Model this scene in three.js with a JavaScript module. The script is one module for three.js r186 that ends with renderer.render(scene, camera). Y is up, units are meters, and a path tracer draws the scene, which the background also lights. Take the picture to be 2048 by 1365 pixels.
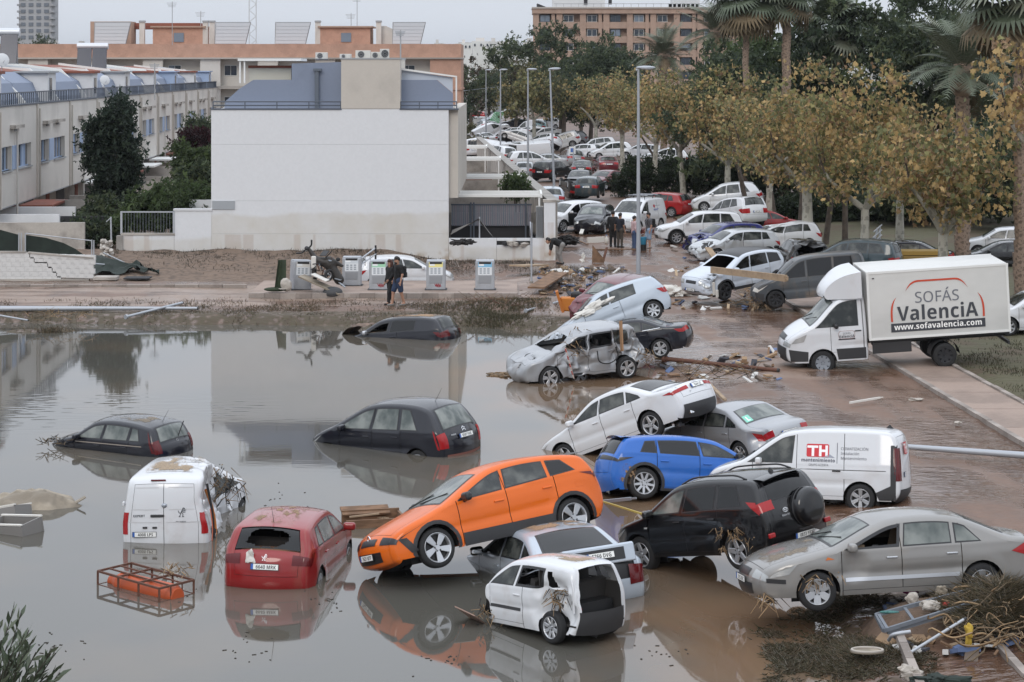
import * as THREE from 'three';
import { mergeGeometries, mergeVertices, toCreasedNormals } from 'three/addons/utils/BufferGeometryUtils.js';
import { MarchingCubes } from 'three/addons/objects/MarchingCubes.js';
import { RoundedBoxGeometry } from 'three/addons/geometries/RoundedBoxGeometry.js';
// ---------------------------------------------------------------- camera, sky, sun, exposure
const scene = new THREE.Scene();
const FOCAL = 4400, EYE = 9, HORIZON = 142;               // focal length in photo pixels, eye height in metres, row of the horizon
const camera = new THREE.PerspectiveCamera(2 * Math.atan(1365 / 2 / FOCAL) * 180 / Math.PI, 2048 / 1365,0.5,4000);
camera.position.set(0, EYE, 0);
camera.lookAt(0, EYE, -10);
camera.setViewOffset(2048,1365,0,682.5 - HORIZON, 2048,1365);   // level camera with a dropped lens: verticals stay upright
scene.add(camera);
const renderer = new THREE.WebGLRenderer({ antialias: true });
renderer.toneMapping = THREE.LinearToneMapping;
renderer.toneMappingExposure = 1.11;
renderer.shadowMap.enabled = true;
{
  const w = 256, h = 128, d = new Float32Array(w * h * 4);
  for (let j = 0; j < h; j++) for (let i = 0; i < w; i++) {
    const el = ((j + 0.5) / h - 0.5) * Math.PI, az = (i + 0.5) / w * Math.PI * 2, s = Math.max(0, Math.sin(el));
    const cl = 1 + 0.035 * Math.sin(az * 3 + s * 9) + 0.03 * Math.sin(az * 7 - s * 17 + 1) + 0.02 * Math.sin(az * 13 + s * 31);
    const L = (0.69 + 1.06 * Math.pow(s, 1.3)) * (el > 0 ? cl : 1);            // overcast: brighter overhead, all round the same
    const o = (j * w + i) * 4, k = el < -0.02 ? 0.35 : 1;
    d[o] = L * 0.925 * k; d[o + 1] = L * 0.985 * k; d[o + 2] = L * 1.085 * k; d[o + 3] = 1;
  }
  const t = new THREE.DataTexture(d, w, h, THREE.RGBAFormat, THREE.FloatType);
  t.mapping = THREE.EquirectangularReflectionMapping; t.magFilter = THREE.LinearFilter; t.needsUpdate = true;
  scene.background = t; scene.environment = t;
}
const sun = new THREE.DirectionalLight(0xfff6ea, 0.75);
sun.position.set(-25,60,30); sun.target.position.set(0,0,-70);
sun.castShadow = true; sun.shadow.radius = 40; sun.shadow.mapSize.set(2048,2048);
Object.assign(sun.shadow.camera, { left: -110, right: 110, top: 110, bottom: -110, near: 1, far: 400 });
scene.add(sun, sun.target);
// ---------------------------------------------------------------- small tools
const R = Math.PI / 180, { clamp, lerp, smoothstep } = THREE.MathUtils;
const V = (x, y, z) => new THREE.Vector3(x, y, z);
function rng(s) { s = (s * 2654435761) >>> 0; return () => { s = (s + 0x6d2b79f5) | 0; let t = Math.imul(s ^ (s >>> 15),1 | s); t = (t + Math.imul(t ^ (t >>> 7),61 | t)) ^ t; return ((t ^ (t >>> 14)) >>> 0) / 4294967296; }; }
const h3 = (x, y, z) => { let n = (Math.imul(x | 0,374761393) + Math.imul(y | 0,668265263) + Math.imul(z | 0,1274126177)) | 0; n = Math.imul(n ^ (n >>> 13),1274126177); return ((n ^ (n >>> 16)) >>> 0) / 4294967296; };
function vn(x, y, z = 0) {
  const i = Math.floor(x), j = Math.floor(y), k = Math.floor(z); x -= i; y -= j; z -= k;
  x = x * x * (3 - 2 * x); y = y * y * (3 - 2 * y); z = z * z * (3 - 2 * z);
  const f = (c) => lerp(lerp(h3(i, j, c), h3(i + 1, j, c), x), lerp(h3(i, j + 1, c), h3(i + 1, j + 1, c), x), y);
  return z ? lerp(f(k), f(k + 1), z) : f(k);
}
const fbm = (x, y, o = 4) => { let s = 0, a = 0.5, n = 0; for (; o--; a *= 0.5, x = x * 2.03 + 17, y = y * 2.03 + 5) { s += a * vn(x, y); n += a; } return s / n; };
// survey points: where the line of sight of a photo pixel meets the level Y, or a given depth
const gd = (px, py, Y = 0) => { const D = FOCAL * (EYE - Y) / (py - HORIZON); return V((px - 1024) / FOCAL * D, Y, -D); };
const at = (px, py, D) => V((px - 1024) / FOCAL * D, EYE - (py - HORIZON) / FOCAL * D, -D);
const STREET = 0.0509;                                    // the street runs away a little to the left
const used = {};
function numbered(n) { used[n] = (used[n] ?? -1) + 1; return used[n] ? n + '_' + String(used[n]).padStart(3, '0') : n; }
function shade(o) { o.traverse((m) => { if (m.isMesh) { m.castShadow = true; m.receiveShadow = true; } }); return o; }
function group(name, p = [0,0,0], turn = 0) { const g = new THREE.Group(); g.name = numbered(name); g.position.set(...p); g.rotation.y = turn; scene.add(g); return g; }
function tag(o, label, category, grp, kind) { if (label) o.userData.label = label; if (category) o.userData.category = category; if (grp) o.userData.group = grp; if (kind) o.userData.kind = kind; return o; }
function merged(gs) {
  gs = [].concat(gs).flat(9).filter(Boolean); if (gs.length === 1) return gs[0];
  gs = gs.map((g) => { g = g.index ? g.toNonIndexed() : g; for (const k of Object.keys(g.attributes)) if (!['position', 'normal', 'uv'].includes(k)) g.deleteAttribute(k); if (!g.attributes.uv) g.setAttribute('uv', new THREE.BufferAttribute(new Float32Array(g.attributes.position.count * 2),2)); return g; });
  return mergeGeometries(gs);
}
function part(name, gs, mat, parent) { const m = new THREE.Mesh(merged(gs), mat); m.name = parent ? name : numbered(name); (parent || scene).add(m); m.castShadow = m.receiveShadow = true; return m; }
function struct(name, gs, mat, label) { const m = part(name, gs, mat); m.userData.kind = 'structure'; if (label) m.userData.label = label; return m; }
function box(w, h, d, x = 0, y = 0, z = 0, ry = 0, rx = 0, rz = 0) { const g = new THREE.BoxGeometry(w, h, d); if (rx) g.rotateX(rx); if (rz) g.rotateZ(rz); if (ry) g.rotateY(ry); g.translate(x, y, z); return g; }
function rbox(w, h, d, r, x = 0, y = 0, z = 0, seg = 2) { const g = new RoundedBoxGeometry(w, h, d, seg, r); g.translate(x, y, z); return g; }
function bar(a, b, r0, r1 = r0, n = 8) {                   // tapered rod from a to b
  a = a.isVector3 ? a : V(...a); b = b.isVector3 ? b : V(...b); const d = b.clone().sub(a), L = d.length();
  const g = new THREE.CylinderGeometry(r1, r0, L, n, 1); g.applyQuaternion(new THREE.Quaternion().setFromUnitVectors(V(0,1,0), d.normalize())); g.translate((a.x + b.x) / 2,(a.y + b.y) / 2,(a.z + b.z) / 2); return g;
}
function beam(a, b, w, h = w) {                            // rectangular bar from a to b
  a = a.isVector3 ? a : V(...a); b = b.isVector3 ? b : V(...b); const d = b.clone().sub(a), L = d.length(), g = new THREE.BoxGeometry(w, h, L);
  const m = new THREE.Matrix4().lookAt(b, a, Math.abs(d.y) > 0.95 * L ? V(1,0,0) : V(0,1,0)); g.applyMatrix4(m); g.translate((a.x + b.x) / 2,(a.y + b.y) / 2,(a.z + b.z) / 2); return g;
}
function tube(pts, r, seg = 20, n = 6, closed = false) { return new THREE.TubeGeometry(new THREE.CatmullRomCurve3(pts.map((p) => p.isVector3 ? p : V(...p)), closed), seg, r, n, closed); }
// prism: outline [[x, y]...] standing at depth D0, running back to D1 along the street
function prism(pts, D0, D1, slant = STREET) {
  const g = new THREE.ExtrudeGeometry(new THREE.Shape(pts.map((p) => new THREE.Vector2(...p))), { depth: D1 - D0, bevelEnabled: false });
  const p = g.attributes.position; for (let i = 0; i < p.count; i++) { const d = p.getZ(i); p.setX(i, p.getX(i) - slant * d); p.setZ(i, -D0 - d); }
  g.computeVertexNormals(); return g;
}
function uvBox(g, k = 1) { // uv in metres from the dominant normal
  if (g.index) g = g.toNonIndexed(); g.computeVertexNormals(); const p = g.attributes.position, n = g.attributes.normal, uv = new Float32Array(p.count * 2);
  for (let i = 0; i < p.count; i++) { const ax = Math.abs(n.getX(i)), ay = Math.abs(n.getY(i)), az = Math.abs(n.getZ(i)); let u, v; if (ay > ax && ay > az) { u = p.getX(i); v = p.getZ(i); } else if (ax > az) { u = p.getZ(i); v = p.getY(i); } else { u = p.getX(i); v = p.getY(i); } uv[i * 2] = u * k; uv[i * 2 + 1] = v * k; }
  g.setAttribute('uv', new THREE.BufferAttribute(uv, 2)); return g;
}
const toS = (c) => Math.round(255 * (c <= 0.0031308 ? 12.92 * c : 1.055 * Math.pow(clamp(c, 0,1),1 / 2.4) - 0.055));
function tex(w, h, f, { srgb = true, repeat = true, rx = 1, ry = 1 } = {}) { // f(u, v, i, j) -> linear [r, g, b] or a grey
  const d = new Uint8Array(w * h * 4);
  for (let j = 0; j < h; j++) for (let i = 0; i < w; i++) { const c = f(i / w, j / h, i, j), o = (j * w + i) * 4; for (let k = 0; k < 3; k++) { const v = Array.isArray(c) ? c[k] : c; d[o + k] = srgb ? toS(v) : clamp(Math.round(v * 255),0,255); } d[o + 3] = Array.isArray(c) && c.length > 3 ? clamp(Math.round(c[3] * 255),0,255) : 255; }
  const t = new THREE.DataTexture(d, w, h); t.magFilter = THREE.LinearFilter; t.wrapS = t.wrapT = repeat ? THREE.RepeatWrapping : THREE.ClampToEdgeWrapping; if (srgb) t.colorSpace = THREE.SRGBColorSpace; t.repeat.set(rx, ry); t.needsUpdate = true; return t;
}
// tiling noise: blends the four shifted copies so that the pattern repeats without a seam
const tile = (f) => (u, v) => { const a = u * u * (3 - 2 * u), b = v * v * (3 - 2 * v); return lerp(lerp(f(u, v), f(u - 1, v), a), lerp(f(u, v - 1), f(u - 1, v - 1), a), b); };
const mix3 = (a, b, t) => [lerp(a[0], b[0], t), lerp(a[1], b[1], t), lerp(a[2], b[2], t)];
function canvasTex(w, h, draw) { const c = document.createElement('canvas'); c.width = w; c.height = h; const x = c.getContext('2d'); draw(x, w, h); const t = new THREE.CanvasTexture(c); t.colorSpace = THREE.SRGBColorSpace; return t; }
const std = (r, g, b, rough = 0.8, o = {}) => { const m = new THREE.MeshStandardMaterial({ roughness: rough, side: THREE.DoubleSide, ...o }); m.color.setRGB(r, g, b); return m; };
// mottled surface: a base colour with grain, blotches of another colour and fine relief; uv in metres
const grainBump = tex(512,512,(() => { const f = tile((u, v) => fbm(u * 24, v * 24,5)); return (u, v) => f(u, v); })(), { srgb: false });
const greys = {};
function mottled(c, c2, { size = 3, freq = 5, amount = 0.5, sharp = 0.15, cut = 0.55, rough = 0.85, bump = 0.004, grain = 0.12, px = 512 } = {}) {
  const lum = (a) => 0.3 * a[0] + 0.6 * a[1] + 0.1 * a[2], q = lerp(1, lum(c2) / lum(c), amount), hi = Math.max(1, q), k = Math.round((q > 1 ? 1 / q : q) * 8) / 8, gr = grain > 0.07 ? 0.12 : 0.04, sh = sharp < 0.1 ? 0.05 : 0.15, fr = freq > 6 ? 8 : 5, key = [k, gr, sh, fr, q > 1].join();
  if (!greys[key]) { const sd = Object.keys(greys).length * 7.3, f = tile((u, v) => fbm(u * fr + sd, v * fr + 3.1,5)), g2 = tile((u, v) => fbm(u * 60 + sd, v * 60,3)); greys[key] = tex(512,512,(u, v) => { const n = smoothstep(f(u, v), cut - sh, cut + sh); return lerp(1, k, q > 1 ? 1 - n : n) * (1 + (g2(u, v) - 0.5) * 2 * gr) * 0.94; }); }
  const t = greys[key].clone(), b = grainBump.clone(); t.repeat.set(1 / size, 1 / size); b.repeat.set(1 / 1.3,1 / 1.3);
  const m = new THREE.MeshStandardMaterial({ map: t, bumpMap: bump ? b : null, bumpScale: bump, roughness: rough, side: THREE.DoubleSide }), mid = mix3(c, c2, amount * 0.4), z = lum(c) * hi / lum(mid) / 0.94; m.color.setRGB(...mid.map((x) => x * z)); return m;
}
// shared plain materials
const M = {
  black: std(0.012,0.012,0.013,0.55), rubber: std(0.016,0.016,0.017,0.8), plastic: std(0.03,0.03,0.032,0.6), chrome: std(0.75,0.76,0.78,0.12, { metalness: 1 }),
  alloy: std(0.52,0.53,0.55,0.32, { metalness: 0.75 }), darkAlloy: std(0.035,0.036,0.04,0.35, { metalness: 0.4 }), steel: std(0.33,0.36,0.4,0.42, { metalness: 0.6 }), galva: std(0.4,0.42,0.45,0.5, { metalness: 0.35 }),
  red: std(0.32,0.012,0.014,0.12), darkred: std(0.1,0.008,0.01,0.12), lamp: std(0.42,0.43,0.43,0.1, { metalness: 0.35 }), orangeLamp: std(0.5,0.12,0.01,0.2),
  trim: std(0.018,0.018,0.02,0.35), white: std(0.72,0.72,0.7,0.6), seat: std(0.03,0.028,0.027,0.9), tan: std(0.3,0.22,0.15,0.9), foam: std(0.62,0.6,0.56,0.9),
};
const inside = (poly, x, y) => { let c = false; for (let i = 0, j = poly.length - 1; i < poly.length; j = i++) { const [xi, yi] = poly[i],[xj, yj] = poly[j]; if ((yi > y) !== (yj > y) && x < (xj - xi) * (y - yi) / (yj - yi) + xi) c = !c; } return c; };
const polyArea = (p) => { let a = 0; for (let i = 0, j = p.length - 1; i < p.length; j = i++) a += p[j][0] * p[i][1] - p[i][0] * p[j][1]; return a / 2; };
// ---------------------------------------------------------------- ground, flood water, kerbs
const WATER = -0.3, KD = 4400 / 3000;
const pond = [[-160,646],[120,648],[300,650],[700,652],[960,655],[1075,662],[1125,688],[1190,706],[1310,728],[1345,765],[1300,800],[1268,840],[1310,905],[1420,960],[1560,1060],[1640,1150],[1700,1212],[1730,1262],[1690,1312],[1720,1400],[1800,1700],[-160,1700]].map(([x, y]) => { const p = gd(x, y, WATER); return [p.x, -p.z]; });
function pondDist(X, D) { // > 0 inside
  let d = 1e9; for (let i = 0, j = pond.length - 1; i < pond.length; j = i++) { const a = pond[j], b = pond[i], ux = b[0] - a[0], uy = b[1] - a[1], t = clamp(((X - a[0]) * ux + (D - a[1]) * uy) / (ux * ux + uy * uy),0,1), e = Math.hypot(X - a[0] - ux * t, D - a[1] - uy * t); if (e < d) d = e; }
  return inside(pond, X, D) ? d : -d;
}
const kerbX = (D) => 12.25 + STREET * (52.6 - D);          // edge of the pavement on the right
const spot = (X, D, px, py, rx, rd) => { const p = gd(px, py, WATER); return Math.exp(-Math.pow((X - p.x) / rx, 2) - Math.pow((D + p.z) / rd, 2)); };
function groundH(X, D) {
  let s = pondDist(X, D); s += (fbm(X * 0.7 + 9, D * 0.7,3) - 0.5) * (D > 73 ? 0.9 : 1.8);
  const steep = D > 73 ? 0.45 : 0.1, lim = 0.3;
  let h = s > 0 ? WATER - Math.min(0.8, s * 0.4) : WATER + Math.min(lim, -s * steep);
  if (s < 0) { const out = clamp(-s / 2,0,1); h += out * (fbm(X * 0.45, D * 0.45 + 3,3) - 0.52) * 0.1 + (fbm(X * 2.5, D * 2.5,2) - 0.5) * 0.035 * out; }
  h += (s > 0 ? 0.75 + 0.25 * fbm(X * 1.3, D * 0.8,3) : 0) * spot(X, D, 70,664,3.6,1.3);                                  // grassy spit on the left
  if (D > 80 && D < 88 && X < 1.5) { const k = smoothstep(X, -4.5,0.5); h += 0.3 * k * Math.exp(-Math.pow((D - 83.6) / 1.4,2)); }   // rise of the bank on the right of the couple
  h += 0.2 * spot(X, D, 1640,1225,0.9,1.1) + 0.3 * spot(X, D, 1960,1215,1.7,1.5) + 0.12 * spot(X, D, 1720,1330,0.8,0.9);
  h += 0.5 * Math.exp(-Math.pow((X - 1.9) / 2.6,2) - Math.pow((D - 93) / 2.4,2)) * 0.7 + 0.3 * Math.exp(-Math.pow((X - 4.6) / 1.5,2) - Math.pow((D - 95) / 1.8,2));   // silt heaps by the corner of the garden wall
  if (D > 92 && D < 104.8 && X < -3) h += 0.55 * smoothstep(D, 94,104) * (0.6 + 0.6 * fbm(X * 0.6, D * 0.6,3)) * smoothstep(-X, 3,6);   // silt banked up against the white wall
  if (X > kerbX(D) + 1.9 && D > 44) h += 0.12 * smoothstep(X - kerbX(D) - 1.9,0,0.4) + 0.25 * smoothstep(X - kerbX(D),5,14);
  return h;
}
const GX0 = -42, GX1 = 42, GD0 = 24, GD1 = 144;
{
  const N = 1536, col = new Uint8Array(N * N * 4), rou = new Uint8Array(N * N * 4), mudA = [0.092,0.051,0.033], mudB = [0.16,0.093,0.062], tan = [0.27,0.195,0.15], olive = [0.075,0.066,0.037], dark = [0.06,0.045,0.033], green = [0.08,0.073,0.038];
  for (let j = 0; j < N; j++) for (let i = 0; i < N; i++) {
    const X = lerp(GX0, GX1,(i + 0.5) / N), D = lerp(GD0, GD1,(j + 0.5) / N), o = (j * N + i) * 4; if (Math.abs(X) > D * 0.255 + 4) { col[o] = 90; col[o + 1] = 75; col[o + 2] = 62; col[o + 3] = 255; rou[o] = rou[o + 1] = rou[o + 2] = 200; rou[o + 3] = 255; continue; }
    const a = X + STREET * D, n1 = fbm(X * 0.5, D * 0.5,4), n2 = fbm(a * 1.6 + 50, D * 0.25,4), n3 = fbm(X * 6, D * 6,3), n4 = vn(X * 18, D * 18);
    let c = mix3(mudA, mudB, clamp(n2 * 1.5 - 0.3 + (n1 - 0.5) * 0.9,0,1)), r = 0.13 + 0.45 * smoothstep(n1 * 0.6 + n2 * 0.4,0.44,0.64);
        if (D > 84.2 && D < 93 && X < 2.2) { const k = smoothstep(n2 + (n3 - 0.5) * 0.2,0.3,0.55) * smoothstep(X, 2.2,0.5) + smoothstep(-X, -2,0) * 0; c = mix3(c, tan, clamp(smoothstep(fbm(X * 0.25, D * 1.5,4),0.35,0.55) * 0.85 * (1 - smoothstep(X, 0,2.2)),0,1)); r = lerp(r, 0.42,0.6); }
    if (X > kerbX(D) - 0.4 - 9 && D > 64 && D < 88) c = mix3(c, tan, smoothstep(fbm(a * 0.35, D * 0.9 + 9,4),0.52,0.68) * 0.45);
    const s = pondDist(X, D) + (n1 - 0.5) * 1.2;
    if (D > 76) { const k = smoothstep(s, -2.6,-1.7) * smoothstep(n3,0.2,0.5) * (X < 3 ? 1 : 0); c = mix3(c, mix3(olive, dark, n4), k * 0.9); r = lerp(r, 0.9, k); }
    else if (s > -1.2 && D < 50 && X > 4) { const k = smoothstep(n3 + n1 * 0.5,0.55,0.8); c = mix3(c, mix3(olive, dark, n4), k * 0.7); r = lerp(r, 0.85, k); }
    if (X > kerbX(D) + 1.95 && D > 44) { const k = smoothstep(n1 + (n3 - 0.5) * 0.4,0.3,0.5); c = mix3(mix3(olive, mudA, 0.4), green, k); r = 0.9; }
    if (D > 94 && X < -3.2) { c = mix3(c, mix3([0.17,0.12,0.085], dark, smoothstep(n3,0.45,0.75)),0.8); r = 0.85; }
    const g = 0.82 + 0.36 * (n4 * 0.5 + n3 * 0.5); for (let k = 0; k < 3; k++) col[o + k] = toS(c[k] * g); col[o + 3] = 255; rou[o] = rou[o + 1] = rou[o + 2] = clamp(r * 255,0,255); rou[o + 3] = 255;
  }
  const mk = (d, s) => { const t = new THREE.DataTexture(d, N, N); t.magFilter = THREE.LinearFilter; if (s) t.colorSpace = THREE.SRGBColorSpace; t.needsUpdate = true; return t; };
  const bumpT = tex(1024,1024,(() => { const f = tile((u, v) => fbm(u * 18, v * 44,5)), g = tile((u, v) => fbm(u * 60, v * 110,2)); return (u, v) => f(u, v) * 0.75 + g(u, v) * 0.25; })(), { srgb: false }); bumpT.repeat.set(9,13);
  const mat = new THREE.MeshStandardMaterial({ map: mk(col, true), roughnessMap: mk(rou), roughness: 1, bumpMap: bumpT, bumpScale: 0.07, side: THREE.DoubleSide });
  const pos = [], uv = [], idx = [], st = 0.28, sd = 0.4, nx = Math.round((GX1 - GX0) / st), nd = Math.round((GD1 - GD0) / sd), id = new Map();
  const vert = (i, j) => { const k = i * 4096 + j; if (id.has(k)) return id.get(k); const X = GX0 + i * st, D = GD0 + j * sd; pos.push(X, groundH(X, D),-D); uv.push((X - GX0) / (GX1 - GX0),(D - GD0) / (GD1 - GD0)); id.set(k, pos.length / 3 - 1); return pos.length / 3 - 1; };
  for (let j = 0; j < nd; j++) for (let i = 0; i < nx; i++) { const X = GX0 + (i + 0.5) * st, D = GD0 + j * sd; if (Math.abs(X) > D * 0.25 + 3.5) continue; const a = vert(i, j), b = vert(i + 1, j), c = vert(i + 1, j + 1), d = vert(i, j + 1); idx.push(a, b, c, a, c, d); }
  const g = new THREE.BufferGeometry(); g.setAttribute('position', new THREE.Float32BufferAttribute(pos, 3)); g.setAttribute('uv', new THREE.Float32BufferAttribute(uv, 2)); g.setIndex(idx); g.computeVertexNormals();
  struct('muddy_ground', g, mat, 'brown silt and mud left over the road, pavement and banks');
  // land beyond, out to the horizon
  const far = new THREE.PlaneGeometry(5000,5000,1,1).rotateX(-Math.PI / 2).translate(0,-1.3,-1000); const far2 = new THREE.PlaneGeometry(400,320).rotateX(-Math.PI / 2).translate(0,-0.06,-143 - 160);
  const ff = uvBox(far2); const mud = mottled(mudA, mudB, { size: 14, freq: 6, amount: 0.9, rough: 0.5, bump: 0.03, seed: 3 });
  struct('distant_ground', uvBox(far), mottled([0.13,0.115,0.09],[0.09,0.09,0.06], { size: 60, rough: 0.95, bump: 0 }), 'flat town ground running out to the horizon');
  struct('avenue', ff, mud, 'mud covered avenue running away between trees and houses');
  // water
  const rip = tex(1024,1024,(() => { const w = tile((u, v) => vn(u * 60 + 2.5 * fbm(u * 9, v * 9,2), v * 170)), w2 = tile((u, v) => vn(u * 110 + 5, v * 260 + 3 * fbm(u * 14, v * 14,2))), m = tile((u, v) => fbm(u * 3 + 4, v * 4,3)); return (u, v) => 0.5 + ((w(u, v) - 0.5) * 0.7 + (w2(u, v) - 0.5) * 0.3) * (0.1 + 0.9 * smoothstep(m(u, v),0.52,0.68)); })(), { srgb: false }); rip.repeat.set(64 / 30,66 / 30);
  const murk = tex(512,512,(u, v) => { const X = -40 + u * 64, D = 22 + v * 66, n = fbm(X * 0.22, D * 0.16,5), q = fbm(X * 0.9 + 7, D * 0.5,3); return mix3(mix3([0.088,0.084,0.073],[0.118,0.1,0.078], smoothstep(n, 0.35,0.65)),[0.17,0.11,0.068], smoothstep(X + (n - 0.5) * 16 + (q - 0.5) * 4,-1.5,5)); }, { repeat: false });
  const wm = new THREE.MeshPhysicalMaterial({ map: murk, roughness: 0.035, ior: 1.4, bumpMap: rip, bumpScale: 0.004, side: THREE.DoubleSide });
  const W = new THREE.PlaneGeometry(64,66,1,1).rotateX(-Math.PI / 2).translate(-8, WATER, -22 - 33); const wp = W.attributes.position, wu = W.attributes.uv; for (let i = 0; i < 4; i++) wu.setXY(i, (wp.getX(i) + 40) / 64,(-wp.getZ(i) - 22) / 66);
  struct('flood_water', W, wm, 'still brown flood water filling the sunken lot');
}
// ---- pavement on the right: slabs and kerbstones
{
  const pav = mottled([0.3,0.225,0.185],[0.2,0.14,0.105], { size: 4, freq: 6, amount: 0.8, rough: 0.6, seed: 5 }), ks = [mottled([0.34,0.3,0.27],[0.2,0.15,0.12], { size: 2, rough: 0.8, seed: 6 }), mottled([0.27,0.235,0.21],[0.17,0.12,0.09], { size: 2, rough: 0.8, seed: 7 })];
  const road = new THREE.Group(); road.name = 'pavement'; road.userData = { kind: 'structure', label: 'raised muddy pavement with kerbstones beside the road on the right' }; scene.add(road);
  const lay = (name, x0, x1, d0, d1, y0, y1, m) => { const g = prism([[kerbX(d0) + x0, y0],[kerbX(d0) + x1, y0],[kerbX(d0) + x1, y1],[kerbX(d0) + x0, y1]], d0, d1); return part(name, uvBox(g), m, road); };
  for (let k = 0, r = rng(4); k < 50; k++) { const d = 41 + k; lay('kerbstone', 0.01 * r(),0.16, d + 0.008, d + 0.992,-0.4,0.1 + 0.015 * r(), ks[k % 2]); lay('kerbstone', 1.72,1.86 + 0.01 * r(), d + 0.008, d + 0.992,-0.4,0.13 + 0.02 * r(), ks[(k + 1) % 2]); lay('paving_slab', 0.17,1.71, d + 0.004, d + 0.996,-0.4,0.085 + 0.006 * r(), pav); }
  // kerb between the lower yard and the mud at bottom right
  const low = new THREE.Group(); low.name = 'sunken_path'; low.userData = { kind: 'structure', label: 'low path under brown water with kerbs at bottom right' }; scene.add(low);
  const A = gd(1795,1268,-0.05), B = gd(1850,1400,-0.05), A2 = gd(1965,1262,-0.05), B2 = gd(2090,1400,-0.05); const seg = (a, b, n) => { for (let k = 0; k < n; k++) { const p = a.clone().lerp(b, k / n), q = a.clone().lerp(b, (k + 0.97) / n); part('kerbstone', uvBox(beam(p, q, 0.13,0.2)), ks[k % 2], low); } }; seg(A, B, 4); seg(A2, B2,4);
  // platform of the recycling point, faced with big kerb blocks
  const plat = new THREE.Group(); plat.name = 'container_platform'; plat.userData = { kind: 'structure', label: 'paved platform with block kerb under the recycling containers' }; scene.add(plat);
  const D = 87.1, x0 = at(497,0, D).x, x1 = at(1035,0, D).x, n = 17, py = 0.2;
  for (let k = 0, r = rng(8); k < n; k++) { const a = lerp(x0, x1, k / n), b = lerp(x0, x1,(k + 1) / n); part('kerb_block', uvBox(box(b - a - 0.012,0.5,0.22,(a + b) / 2, py - 0.25 + r() * 0.008,-D)), ks[k % 2], plat); }
  part('paving', uvBox(box(x1 - x0,0.4,5.2,(x0 + x1) / 2, py - 0.2 - 0.01,-D - 0.11 - 2.6)), pav, plat);
  const k2 = new THREE.Group(); k2.name = 'roadside_kerb'; k2.userData = { kind: 'structure', label: 'low kerb along the far side of the muddy road on the left' }; scene.add(k2);
  for (let k = 0; k < 20; k++) { const X = at(495,0,91.7).x - 0.5 - k; part('kerbstone', uvBox(box(0.985,0.3,0.2, X, -0.02,-91.4)), ks[k % 2], k2); }
}
// ---------------------------------------------------------------- buildings
const wx = (px, D) => (px - 1024) / FOCAL * D, wy = (py, D) => EYE - (py - HORIZON) / FOCAL * D;
const fr = (x0, y0, x1, y1, D, dep = 0.3) => { const a = wx(x0, D), b = wx(x1, D), t = wy(y0, D), u = wy(y1, D); return box(b - a, t - u, dep, (a + b) / 2,(t + u) / 2,-D - dep / 2); };   // slab whose front face fills those photo pixels at depth D
const B = {
  white: mottled([0.64,0.65,0.67],[0.54,0.535,0.52], { size: 9, freq: 5, amount: 0.5, rough: 0.9, seed: 11, grain: 0.04, bump: 0.003 }), beige: mottled([0.5,0.465,0.42],[0.4,0.36,0.31], { size: 6, freq: 4, amount: 0.6, rough: 0.9, seed: 12, grain: 0.05 }),
  slate: mottled([0.2,0.235,0.31],[0.15,0.175,0.235], { size: 5, amount: 0.7, rough: 0.7, seed: 13, grain: 0.05 }), rail: std(0.075,0.09,0.115,0.5), cream: mottled([0.58,0.555,0.52],[0.5,0.46,0.41], { size: 7, amount: 0.6, seed: 14, grain: 0.04, rough: 0.9 }),
  pink: mottled([0.46,0.275,0.2],[0.4,0.245,0.185], { size: 6, freq: 7, amount: 0.7, seed: 15, grain: 0.08, rough: 0.9 }), tileRed: mottled([0.24,0.075,0.045],[0.14,0.06,0.045], { size: 2, amount: 0.8, seed: 16 }), blueShut: std(0.33,0.42,0.58,0.5), glass: std(0.03,0.04,0.055,0.08), glassSky: std(0.16,0.2,0.25,0.08), grey: std(0.32,0.33,0.34,0.7),
  plinth: mottled([0.42,0.4,0.37],[0.25,0.2,0.16], { size: 4, amount: 0.8, seed: 17 }), solar: std(0.02,0.025,0.045,0.15), alu: std(0.55,0.57,0.6,0.4, { metalness: 0.4 }), concrete: mottled([0.3,0.285,0.265],[0.2,0.18,0.16], { size: 3, amount: 0.7, seed: 18 }), dark: std(0.025,0.025,0.028,0.8), brick: mottled([0.37,0.26,0.2],[0.31,0.22,0.17], { size: 8, freq: 8, amount: 0.7, seed: 19 }), farwhite: std(0.55,0.56,0.57,0.9), mesh: std(0.05,0.06,0.055,0.8),
};
const GD = 104.72, px2x = (p, D = GD) => wx(p, D), px2y = (p, D = GD) => wy(p, D);
// ---- stained wall print: silt splashes and a tide line, where the photograph shows them
function stained(seed, w, h, tideM, base = [0.645,0.655,0.672]) {
  const t = tex(1024,512,(u, v) => {
    const X = u * w, Y = v * h, e = (fbm(X * 0.5 + seed, 3.3,4) - 0.5) * 1.4, n = fbm(X * 1.5 + seed, Y * 1.5,4), f = fbm(X * 9, Y * 9,2); let c = base.map((x) => x * (0.97 + 0.06 * f));
    const tide = smoothstep(tideM + e * 0.5 - Y, 0,0.25); c = mix3(c, [0.5,0.46,0.385], tide * (0.2 + 0.5 * n)); const low = smoothstep(0.75 + e * 0.9 - Y, 0,0.3); c = mix3(c, [0.34,0.26,0.18], low * smoothstep(n, 0.35,0.6) * 0.75);
    const drip = smoothstep(fbm(X * 2.2 + seed * 5, Y * 0.12,3),0.6,0.72) * smoothstep(Y, 0,0.4) * (Y < 1.5 ? 1 : 0); return mix3(c, [0.36,0.25,0.18], drip * 0.3);
  }, { repeat: false });
  return new THREE.MeshStandardMaterial({ map: t, roughness: 0.9, bumpMap: grainBump, bumpScale: 0.002, side: THREE.DoubleSide });
}
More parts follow.
